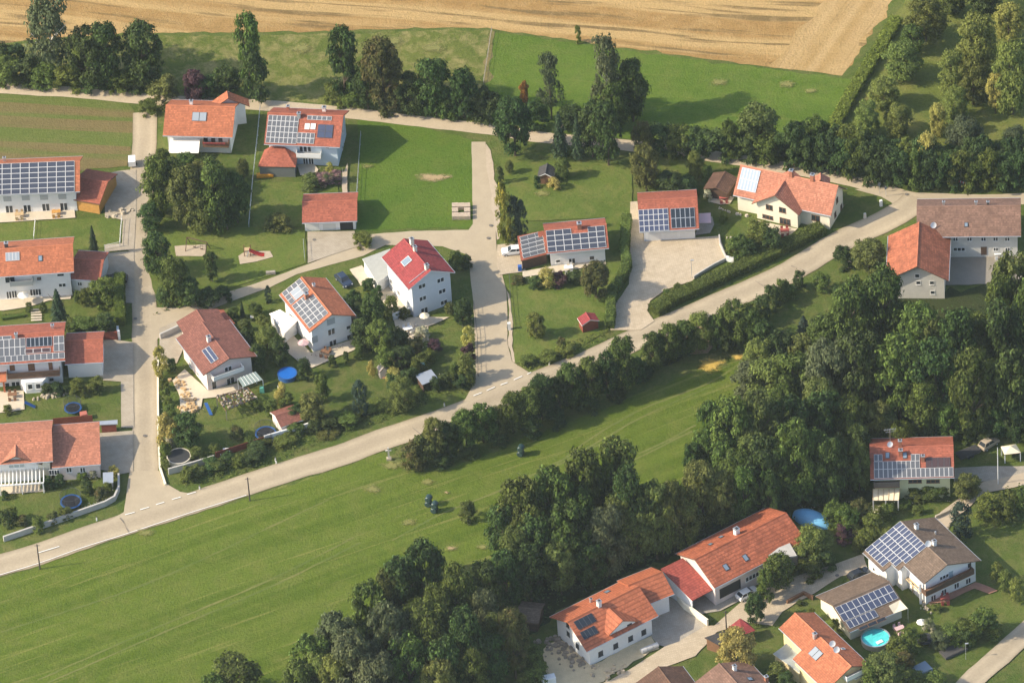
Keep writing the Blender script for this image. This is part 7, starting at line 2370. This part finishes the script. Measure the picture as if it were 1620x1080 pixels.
# playground
root = empty('swing_frame', tuple(G(q('Z5', 1160, 660))), 'timber swing frame over the square sandpit', 'swing')
b = MB()
A0, A1 = G(q('Z5', 1140, 560), 2.6), G(q('Z5', 1262, 592), 2.4)
b.bar(A0, A1, 0.09)
for c_, spread in ((A0, 1.4), (A1, 1.0)):
    for s_ in (-1, 1):
        b.bar(c_, (c_[0] + s_ * 0.5, c_[1] + s_ * spread, 0), 0.08)
b.build('frame', WOOD_D, root)
for t in (0.35, 0.7):
    p = A0 + (A1 - A0) * t
    b = MB()
    b.bar(p + (-0.2, 0, 0), p + (-0.2, 0.1, -2.0), 0.025)
    b.bar(p + (0.2, 0, 0), p + (0.2, 0.1, -2.0), 0.025)
    b.box((p[0], p[1] + 0.1, p[2] - 2.05), (0.5, 0.22, 0.05))
    b.build('swing_seat', WOOD_D, root)
root = empty('playground_slide', tuple(G(q('Z6', 0, 665))), 'red playground slide beside the sand strip', 'slide')
b = MB()
s0, s1 = G(q('Z5', 1520, 640), 1.6), G(q('Z6', 70, 668), 0.3)
d = unit(s1 - s0)
n = unit(np.cross(d, [0, 0, 1])) * 0.38
for i in range(6):
    f0, f1 = i / 6, (i + 1) / 6
    a, e = s0 + (s1 - s0) * f0, s0 + (s1 - s0) * f1
    a[2], e[2] = 1.6 - 1.4 * math.sin(f0 * 1.45), 1.6 - 1.4 * math.sin(f1 * 1.45)
    b.prism([a - n, e - n, e + n, a + n], [a - n + (0, 0, .05), e - n + (0, 0, .05), e + n + (0, 0, .05), a + n + (0, 0, .05)])
    for sg in (-1, 1):
        m_ = n * sg
        b.prism([a + m_, e + m_, e + m_ * 1.12, a + m_ * 1.12], [a + m_ + (0, 0, .25), e + m_ + (0, 0, .25), e + m_ * 1.12 + (0, 0, .25), a + m_ * 1.12 + (0, 0, .25)])
b.build('chute', M('slide red', (0.50, 0.04, 0.03), 0.05, 1.0, 0.35), root)
b = MB()
for sg in (-1, 1):
    b.bar(s0 + n * sg, (s0 + n * sg - d * 0.7) * np.array([1, 1, 0]), 0.05)
for i in range(5):
    z = 0.3 + i * 0.3
    c_ = s0 - d * 0.7 * (1 - z / 1.6)
    c_[2] = z
    b.bar(c_ - n, c_ + n, 0.035)
b.build('ladder', METAL, root)
for i, (a, lab) in enumerate(((q('Z5', 1515, 640), 'timber tower post'),)):
    p = G(q('Z5', 1512, 668))
    root = empty('play_tower', (p[0], p[1], 0), 'low timber play tower at the slide', 'play tower')
    b = MB()
    for dx in (-0.6, 0.6):
        for dy in (-0.6, 0.6):
            b.box((p[0] + dx, p[1] + dy, -0.1), (0.14, 0.14, 2.1))
    b.build('post_frame', WOOD_M, root)
    b = MB()
    b.box((p[0], p[1], 1.3), (1.06, 1.06, 0.12))
    b.build('platform', WOOD_L, root)

# pallets on the pasture: six low stacks
k_ = 0
for i in range(3):
    for j in range(3):
        if i == 1 and j == 1:
            continue
        px = q('Z6', 1235 + i * 37, 385 + j * 30)
        p = G(px)
        row, col_ = ('upper', 'middle', 'lower')[j], ('left', 'middle', 'right')[i]
        root = empty('timber_stack', (p[0], p[1], 0), 'pale timber stack on the pasture, %s row, %s column' % (row, col_), 'timber stack', 'timber stacks on the pasture')
        for k_ in range(3):
            b = MB()
            for t in range(4):
                if k_ % 2:
                    b.box((p[0] - 0.45 + t * 0.3, p[1], 0.1 + k_ * 0.3), (0.24, 1.2, 0.28))
                else:
                    b.box((p[0], p[1] - 0.45 + t * 0.3, 0.1 + k_ * 0.3), (1.15, 0.24, 0.28))
            b.build('board_layer', M('pale timber', (0.50, 0.40, 0.30), 0.2, 2.0, 0.85), root)

# garden structures
root = empty('pergola', tuple(G(q('X7', 210, 760))), 'white slatted pergola on posts before the front gable', 'pergola')
E4 = [G(q('X7', -60, 770), 2.5), G(q('X7', 415, 735), 2.5), G(q('X7', 412, 575), 2.7), G(q('X7', -60, 608), 2.7)]
for i in range(14):
    t = i / 13
    b = MB()
    a, e = E4[0] + (E4[1] - E4[0]) * t, E4[3] + (E4[2] - E4[3]) * t
    d = unit(e - a)
    s_ = np.array([-d[1], d[0], 0]) * 0.09
    b.prism([a - s_, e - s_, e + s_, a + s_], [a - s_ + (0, 0, .2), e - s_ + (0, 0, .2), e + s_ + (0, 0, .2), a + s_ + (0, 0, .2)])
    b.build('rafter', WHITE, root)
for a, e in ((E4[0], E4[1]), (E4[3], E4[2])):
    b = MB()
    b.prism([a + (0, -.12, -.22), e + (0, -.12, -.22), e + (0, .12, -.22), a + (0, .12, -.22)], [a + (0, -.12, -.01), e + (0, -.12, -.01), e + (0, .12, -.01), a + (0, .12, -.01)])
    b.build('beam', WHITE, root)
for t in (0.12, 0.55, 0.98):
    p = E4[0] + (E4[1] - E4[0]) * t
    b = MB()
    b.box((p[0], p[1], -0.1), (0.18, 0.18, 2.36))
    b.build('post', WHITE, root)

root = empty('lattice_arbour', tuple(G(q('Y2', 560, 740))), 'timber lattice arbour with stones on its roof by the brown roofed house', 'arbour')
E4 = [G(q('Y2', 492, 772), 2.2), G(q('Y2', 682, 690), 2.2), G(q('Y2', 625, 628), 2.3), G(q('Y2', 434, 684), 2.3)]
for i in range(9):
    b = MB()
    t = i / 8
    b.bar(E4[0] + (E4[1] - E4[0]) * t, E4[3] + (E4[2] - E4[3]) * t, 0.07, 0, 5)
    b.build('rafter', WOOD_M, root)
for i in range(4):
    b = MB()
    t = i / 3
    b.bar(E4[0] + (E4[3] - E4[0]) * t + (0, 0, .1), E4[1] + (E4[2] - E4[1]) * t + (0, 0, .1), 0.06, 0, 5)
    b.build('lath', WOOD_D, root)
for p in E4:
    b = MB()
    b.box((p[0], p[1], -0.1), (0.15, 0.15, p[2] + 0.05))
    b.build('post', WOOD_G, root)
b = MB()
for i in range(150):
    s_, t = RND.random(), RND.random()
    p = E4[0] * (1 - s_) * (1 - t) + E4[1] * s_ * (1 - t) + E4[2] * s_ * t + E4[3] * (1 - s_) * t
    b.box((p[0], p[1], p[2] + 0.1), (RND.uniform(.2, .45), RND.uniform(.2, .4), RND.uniform(.1, .22)), RND.random() * 3, i % 3, 0.8)
tag(b.build('roof_stones', [STONE, METAL_D, WOOD_D], root), kind='stuff')

root = empty('party_tent', tuple(G(q('Y6', 1540, 160))), 'cream party tent with pointed top near the flagpole', 'tent')
hip(root, [q('Y6', 1500, 150), q('Y6', 1602, 138), q('Y6', 1570, 85), q('Y6', 1478, 100)], [q('Y6', 1538, 98)], 2.1, 2.9, CREAMC, WHITE, posts=True, inset=0.15)

# blue tunnel
root = empty('poly_tunnel', tuple(G(q('X3', 1450, 260))), 'bright blue sheeted tunnel behind the light round tree', 'tunnel')
a, e = G(q('X3', 1300, 205)), G(q('X3', 1640, 318))
d = unit(e - a)
n = np.array([-d[1], d[0], 0])
b = MB()
for i in range(16):
    for j in range(10):
        def P(s_, t):
            c_ = a + (e - a) * s_
            bulge = (math.sin(math.pi * min(1, max(0, 0.06 + 0.9 * s_)))) ** 0.5
            return c_ + n * (math.cos(t) * 1.9 * bulge) + np.array([0, 0, math.sin(t) * 2.2 * bulge * (1 - 0.15 * s_)])
        s0_, s1_, t0, t1 = i / 16, (i + 1) / 16, math.pi * j / 10, math.pi * (j + 1) / 10
        b.poly([P(s0_, t0), P(s1_, t0), P(s1_, t1), P(s0_, t1)])
b.build('sheet', M('blue sheet', (0.20, 0.50, 0.78), 0.08, 0.8, 0.35, 0.3), root)
h = house('garden_slide', 'steep blue garden slide by the lattice arbour', *G(q('Y2', 390, 780))[:2], 'slide')
b = MB()
s0, s1 = G(q('Y2', 368, 722), 1.3), G(q('Y2', 402, 796), 0.15)
n = np.array([0.3, 0.0, 0])
b.prism([s0 - n, s1 - n, s1 + n, s0 + n], [s0 - n + (0, 0, .08), s1 - n + (0, 0, .08), s1 + n + (0, 0, .08), s0 + n + (0, 0, .08)])
b.build('chute', M('slide blue', (0.03, 0.10, 0.30), 0.05, 1.0, 0.35), h)
b = MB()
for sg in (-1, 1):
    b.bar(s0 + n * sg, (s0[0] + n[0] * sg, s0[1] + 0.5, 0), 0.05)
b.build('legs', METAL, h)
h = house('garden_slide', 'blue garden slide on the terrace of the third western house', *G(q('X8', 300, 980))[:2], 'slide')
b = MB()
s0, s1 = G(q('X8', 235, 935), 1.3), G(q('X8', 335, 985), 0.2)
n = np.array([0.1, 0.32, 0])
b.prism([s0 - n, s1 - n, s1 + n, s0 + n], [s0 - n + (0, 0, .08), s1 - n + (0, 0, .08), s1 + n + (0, 0, .08), s0 + n + (0, 0, .08)])
b.build('chute', M('slide blue', (0.03, 0.10, 0.30), 0.05, 1.0, 0.35), h)
b = MB()
for sg in (-1, 1):
    b.bar(s0 + n * sg, (s0[0] - 0.4, s0[1] + n[1] * sg, 0), 0.05)
b.build('legs', METAL, h)


def parasol(px, r_, mt, label):
    p = G(px)
    root = empty('parasol', (p[0], p[1], 0), label, 'parasol', 'garden parasols')
    b = MB()
    b.bar((p[0], p[1], 0), (p[0], p[1], 2.5), 0.035)
    b.build('pole', METAL, root)
    b = MB()
    T = np.arange(9) * 2 * math.pi / 8
    for i in range(8):
        c_ = [(p[0] + r_ * math.cos(t), p[1] + r_ * math.sin(t), 2.05) for t in (T[i], T[i + 1])]
        b.poly([c_[0], c_[1], (p[0], p[1], 2.6)])
        b.poly([(c_[1][0], c_[1][1], 2.02), (c_[0][0], c_[0][1], 2.02), (p[0], p[1], 2.56)])
    b.build('canopy', mt, root)


parasol(q('Z5', 148, 965), 1.1, WHITEC, 'white parasol on the terrace of the second western house')
parasol(q('Z6', 815, 845), 1.4, WHITEC, 'white parasol between flat garage and red roofed house')
parasol(q('W8', 1140, 160), 1.0, CREAMC, 'cream parasol at the foot of the grey gable wall')
parasol(q('Y7', 995, 760), 0.9, WHITEC, 'white parasol beside the black trampoline')
parasol(q('Y2', 968, 405), 1.1, PINKC, 'rosy folded parasol before the white house')


def table_set(px, label, top=None, yaw=0.0):
    p = G(px)
    root = empty('garden_table_set', (p[0], p[1], 0), label, 'garden table', 'garden table sets')
    b = MB()
    b.box((p[0], p[1], 0.88), (1.7, 0.95, 0.05), yaw)
    b.build('table_top', top or WOOD_L, root)
    ca, sa = math.cos(yaw), math.sin(yaw)
    for dx, dy in ((-.7, -.35), (.7, -.35), (-.7, .35), (.7, .35)):
        b = MB()
        b.box((p[0] + dx * ca - dy * sa, p[1] + dx * sa + dy * ca, 0.1), (0.07, 0.07, 0.78), yaw)
        b.build('leg', top or WOOD_L, root)
    for dx, dy in ((-.5, -.95), (.5, -.95), (-.5, .95), (.5, .95)):
        b = MB()
        x, y = p[0] + dx * ca - dy * sa, p[1] + dx * sa + dy * ca
        b.box((x, y, 0.1), (0.5, 0.5, 0.45), yaw, 0, 0.95)
        s_ = 1 if dy > 0 else -1
        b.box((x - s_ * 0.24 * sa, y + s_ * 0.24 * ca, 0.56), (0.5, 0.06, 0.5), yaw)
        b.build('chair', top or WOOD_L, root)


table_set(q('Z5', 345, 425), 'orange wooden table set before the northern western house', WOOD_O)
table_set(q('Z5', 120, 440), 'timber table set at the left on the northern terrace', WOOD_L)
table_set(q('X8', 120, 895), 'brown table set on the terrace of the third western house', WOOD_M)
table_set(q('X4', 870, 905), 'red table set below the flowered balcony', M('red chairs', (0.40, 0.10, 0.08), 0.1))
table_set(q('Y2', 1100, 430), 'table set on the light terrace of the white house', WOOD_M, -0.4)
table_set(q('X1', 330, 525), 'red table set before the dark brown hut', M('red chairs', (0.40, 0.10, 0.08), 0.1))
table_set(q('X1', 910, 840), 'red flowered table set below the cross gable', M('red chairs', (0.40, 0.10, 0.08), 0.1))
table_set(q('W8', 1010, 220), 'white table set on the stone terrace by the grey house', WHITE, 0.3)
table_set(q('Z7', 462, 765), 'white table set before the bungalow', WHITE)
table_set(q('Z8', 1465, 680), 'white table set before the farmhouse windows', WHITE)
table_set(q('X5', 1340, 590), 'pink table set on the lawn by the turquoise pool', PINKC, 0.4)


def boulders(name, pts, n_, size, label, mt=None, spread=0.9):
    """heap of garden stones"""
    b = MB()
    P = [G(p) for p in pts]
    for i in range(n_):
        t = RND.random() * (len(P) - 1)
        k = int(t)
        p = P[k] + (P[k + 1] - P[k]) * (t - k)
        s_ = size * RND.uniform(0.5, 1.3)
        b.disc((p[0] + RND.gauss(0, spread), p[1] + RND.gauss(0, spread)), s_ * 0.9, 0.0, s_ * RND.uniform(0.5, 1.0) + 0.15, 0, 7, s_ * RND.uniform(0.4, 0.7))
    return tag(b.build(name, mt or STONE), label, None, None, 'stuff')


boulders('rock_garden', [q('Y2', 180, 590), q('Y2', 250, 640), q('Y2', 260, 720), q('Y2', 300, 760), q('Y2', 215, 780)], 70, 0.45, 'tan rockery stones around the terrace of the brown roofed house', M('tan rocks', (0.48, 0.33, 0.17), 0.35, 1.2, 0.9, 0.4), 0.7)
boulders('rock_garden', [q('W8', 960, 250), q('W8', 1060, 230), q('W8', 1130, 270)], 50, 0.42, 'pale rockery stones below the grey house', M('pale rocks', (0.52, 0.45, 0.36), 0.3, 1.2, 0.9, 0.4), 0.9)
boulders('rock_garden', [q('Z5', 660, 430), q('Z5', 790, 410)], 16, 0.5, 'pale boulders at the northern driveway corner', None, 0.5)
boulders('rock_garden', [q('X8', 340, 905), q('X8', 590, 860)], 34, 0.35, 'stone edging below the white bay', None, 0.35)
boulders('rubble_heap', [q('X6', 40, 720), q('X6', 220, 720), q('X6', 300, 850), q('X6', 420, 900)], 90, 0.5, 'rubble and spoil at the new white house', M('spoil', (0.26, 0.22, 0.17), 0.35, 1.0, 0.95, 0.5), 1.4)
boulders('rubble_heap', [q('X6', 500, 970), q('X6', 690, 950), q('X6', 640, 990)], 22, 0.4, 'small sandy heaps before the new white house', M('sandy heap', (0.50, 0.40, 0.27), 0.3), 0.8)
boulders('stepping_stones', [q('X1', 290, 600), q('X1', 400, 640), q('X1', 560, 680)], 14, 0.3, 'line of round stepping stones across the lawn', M('pale rocks', (0.52, 0.45, 0.36)), 0.08)
boulders('stepping_stones', [q('X1', 330, 875), q('X1', 600, 890), q('X1', 700, 850)], 14, 0.28, 'bowed line of border stones in the cross gable garden', M('pale rocks', (0.52, 0.45, 0.36)), 0.1)
boulders('rock_garden', [q('X4', 640, 950), q('X4', 740, 985)], 12, 0.35, 'garden stones beside the white pillar', None, 0.6)

for nm, px, r_, lab in (('tank', q('X6', 945, 800), 0, ''),):
    root = empty('pipe_stack', tuple(G(px)), 'pale concrete pipes lying along the yard edge', 'pipes')
    a, e = G(q('X6', 925, 800)), G(q('X6', 1085, 735))
    for i in range(3):
        b = MB()
        s0_, s1_ = a + (e - a) * (i / 3 + 0.01), a + (e - a) * ((i + 1) / 3 - 0.01)
        b.bar(s0_ + (0, 0, .55), s1_ + (0, 0, .55), 0.5, 0, 14)
        b.build('pipe', M('pale pipe', (0.58, 0.56, 0.52), 0.1), root)

# walls and fences
wall_line('garden_wall', [(250, 572), (250, 640), (251, 700), (253, 740), (262, 768)], 0.5, 0.35, W_CREAM, 'low cream wall along the village lane')
wall_line('garden_wall', [q('Y1', 1030, 1042), q('Y1', 1180, 1000), q('Y1', 1310, 960)], 1.4, 0.3, CONC, 'grey concrete wall below the covered cream pool')
fence('board_fence', [q('Y2', 430, 1060), q('Y2', 560, 1020), q('Y2', 728, 965)], 1.5, 'red brown board fence above the road bank', WOOD_R, 2.0, 1, WOOD_R)
wall_line('garden_wall', [q('Y2', 728, 965), q('Y2', 1005, 885)], 1.7, 0.3, W_WHITE, 'white wall behind the pinkish shed')
wall_line('garden_wall', [q('W1', 18, 468), q('W1', 130, 430), q('W1', 260, 385), q('W1', 400, 335), q('W1', 500, 300), q('W1', 545, 275), q('W1', 565, 230), q('W1', 565, 165)], 1.2, 0.35, CONC, 'curved grey wall round the pergola house garden')
fence('board_fence', [q('X7', 510, 195), q('X7', 690, 180), q('X7', 880, 165)], 1.7, 'dark board fence between third and southernmost western gardens', WOOD_R, 2.0, 1, WOOD_R)
wall_line('retaining_wall', [q('Z7', 1380, 560), q('Z7', 1385, 610), q('Z7', 1425, 700), q('Z7', 1345, 740), q('Z7', 1270, 785), q('Z7', 1225, 815)], 0.7, 0.25, CONC, 'angled pale retaining wall at the setts yard')
wall_line('retaining_wall', [q('Z7', 1425, 705), q('Z7', 1470, 715)], 1.2, 0.3, W_WHITE, 'short white wall stub beside the roadside hedge')
wall_line('yard_wall', [q('X6', 1270, 300), q('X6', 1340, 385), q('X6', 1440, 450), q('X6', 1560, 540)], 1.6, 0.35, W_CREAM, 'long white wall dividing the two farm yards')
wall_line('garden_wall', [q('X5', 270, 330), q('X5', 345, 290), q('X5', 430, 245), q('X5', 520, 290)], 0.9, 0.35, WOOD_M, 'low brown wall round the small lawn by the garage')
wall_line('garden_wall', [q('X4', 780, 125), q('X4', 920, 60)], 0.8, 0.35, STONE, 'low stone wall behind the brown solar roof')
wall_line('garden_wall', [q('X8', 1120, 250), q('X8', 1118, 320)], 1.0, 0.4, W_WHITE, 'short white gate pillar wall by the lane')
wall_line('ramp_wall', [q('Y1', 978, 218), q('Y1', 1060, 180), q('Y1', 1125, 150)], 1.3, 0.35, CONC, 'grey ramp wall behind the brown roofed house')
fence('wire_fence', [(412, 172), (408, 215), (400, 290), (394, 360)], 1.2, 'wire fence left of the pale blue house')
fence('wire_fence', [(571, 215), (568, 260), (564, 322)], 1.2, 'wire fence right of the pale blue house')
fence('wire_fence', [q('Z5', 745, 460), q('Z5', 738, 540), q('Z5', 733, 620), q('Z5', 640, 640)], 1.3, 'pale fence round the northern western lawn', WHITE)
fence('wire_fence', [q('Z5', 216, 470), q('Z5', 207, 575)], 1.0, 'short pale fence dividing the northern western lawn', WHITE)
fence('wire_fence', [q('Z6', 310, 600), q('Z6', 318, 710)], 1.2, 'wire fence beside the paved garage drive', METAL)
fence('wire_fence', [q('Z7', 100, 810), q('Z7', 110, 980), q('Z7', 125, 1120)], 1.1, 'wire fence along the gravel edge of the bungalow lawn', METAL_D)
fence('wire_fence', [q('Y3', 965, 130), q('Y3', 985, 330), q('Y3', 990, 560)], 1.2, 'wire fence along the middle lane garden', METAL_D)
fence('field_fence', [(778, 50), (772, 90), (765, 135)], 1.1, 'old field fence between rough and mown meadow', WOOD_G, 3.5)
fence('wire_fence', [q('W8', 0, 670), q('W8', 20, 720), q('W8', 40, 840)], 1.0, 'white fence behind the blue trampoline', WHITE, 2.0, 1)

# smaller pieces
def small(name, px, dims, mt, label, cat, yaw=0.0, z=0.1, taper=1.0):
    p = G(px)
    b = MB()
    b.box((p[0], p[1], z), dims, yaw, 0, taper)
    b.box((p[0], p[1], z + dims[2]), (dims[0] * 0.9 * taper, dims[1] * 0.9 * taper, 0.05), yaw)
    return tag(b.build(name, mt), label, cat)


small('recycling_bin', q('Z7', 165, 765), (0.7, 0.7, 1.1), M('bin blue', (0.04, 0.13, 0.42), 0.05), 'blue recycling bin at the carport', 'bin', 0, 0.1, 1.1)
small('compost_bin', q('Y2', 712, 655), (0.9, 0.9, 1.0), M('bin green', (0.12, 0.40, 0.30), 0.05), 'green tub beside the glass canopy', 'tub', 0, 0.1, 0.8)
small('storage_box', q('Y2', 447, 1045), (1.0, 0.7, 0.7), WHITE, 'smaller white box behind the red brown fence', 'box')
small('storage_box', q('Y2', 497, 1028), (1.3, 0.8, 0.8), WHITE, 'larger white box behind the red brown fence', 'box')
small('garden_bench', q('Z6', 110, 785), (1.8, 0.6, 0.5), WOOD_G, 'grey bench on the playground edge by the lane', 'bench')
small('mailbox_pillar', q('Y3', 1180, 275), (0.6, 0.5, 1.5), WHITE, 'white pillar on the gravel edge of the middle lane', 'pillar')
small('cable_cabinet', q('Y3', 960, 575), (0.5, 0.4, 1.3), SHUT, 'grey cable cabinet at the middle lane hedge end', 'cabinet')
small('cold_frame', q('X5', 1545, 960), (3.2, 2.4, 0.5), GLASS_B, 'glass covered cold frame in the southeast corner garden', 'cold frame', 0.5)
small('cold_frame', q('Y7', 1190, 890), (4.6, 2.2, 0.5), T_DARK, 'dark covered frame with white bars beside the country lane', 'cold frame', 0.5)
small('play_cottage', q('X7', 800, 130), (1.3, 1.2, 1.2), M('toy red', (0.42, 0.14, 0.10), 0.1), 'small red and white toy cottage by the dark fence', 'toy house', 0.2)
small('garden_lounger', q('Z5', 1383, 228), (1.3, 1.9, 0.5), M('pale blue cloth', (0.50, 0.58, 0.66), 0.05), 'pale blue lounger on the lawn beside the big clump', 'lounger', 0.15)
small('garden_lounger', q('Y3', 652, 485), (1.0, 1.7, 0.5), M('mint cloth', (0.45, 0.68, 0.60), 0.05), 'mint green lounger among the terraced shrubs', 'lounger', -0.5)
small('orange_planter', q('Z2', 75, 1078), (3.2, 1.0, 0.5), M('orange blossom', (0.60, 0.27, 0.02), 0.3, 3.0), 'orange flower bed in front of the hipped pavilion', 'flower bed')
small('white_basin', q('Y2', 652, 210), (0.7, 0.7, 0.5), WHITE, 'white basin on the lawn behind the white house', 'basin')
small('stone_trough', q('W4', 820, 125), (0.8, 0.7, 1.3), STONE, 'stone pillar at the old barn garden gate', 'pillar')
small('water_tank', q('X6', 50, 1075), (2.4, 1.4, 1.3), WHITE, 'white tank at the bottom edge of the building site', 'tank', 0.2)
small('picnic_blanket', q('X3', 1500, 660), (0.5, 0.4, 0.3), M('terracotta', (0.55, 0.27, 0.15)), 'terracotta pot behind the light round tree', 'pot')

# ------------------------------------------------------------------ the air
hb = MB()
hb.prism([(-2100, -1900, -1.5), (2100, -1900, -1.5), (2100, 2600, -1.5), (-2100, 2600, -1.5)], [(-2100, -1900, 900), (2100, -1900, 900), (2100, 2600, 900), (-2100, 2600, 900)])
hm = bpy.data.materials.new('haze')
hm.use_nodes = True
n = hm.node_tree
n.nodes.remove(n.nodes['Principled BSDF'])
pv = n.nodes.new('ShaderNodeVolumePrincipled')
pv.inputs['Color'].default_value = (0.82, 0.95, 1.0, 1)
pv.inputs['Density'].default_value = 0.000023
pv.inputs['Anisotropy'].default_value = 0.0
n.links.new(pv.outputs[0], n.nodes['Material Output'].inputs['Volume'])
tag(hb.build('haze', hm), 'thin summer haze in the air', None, None, 'stuff')
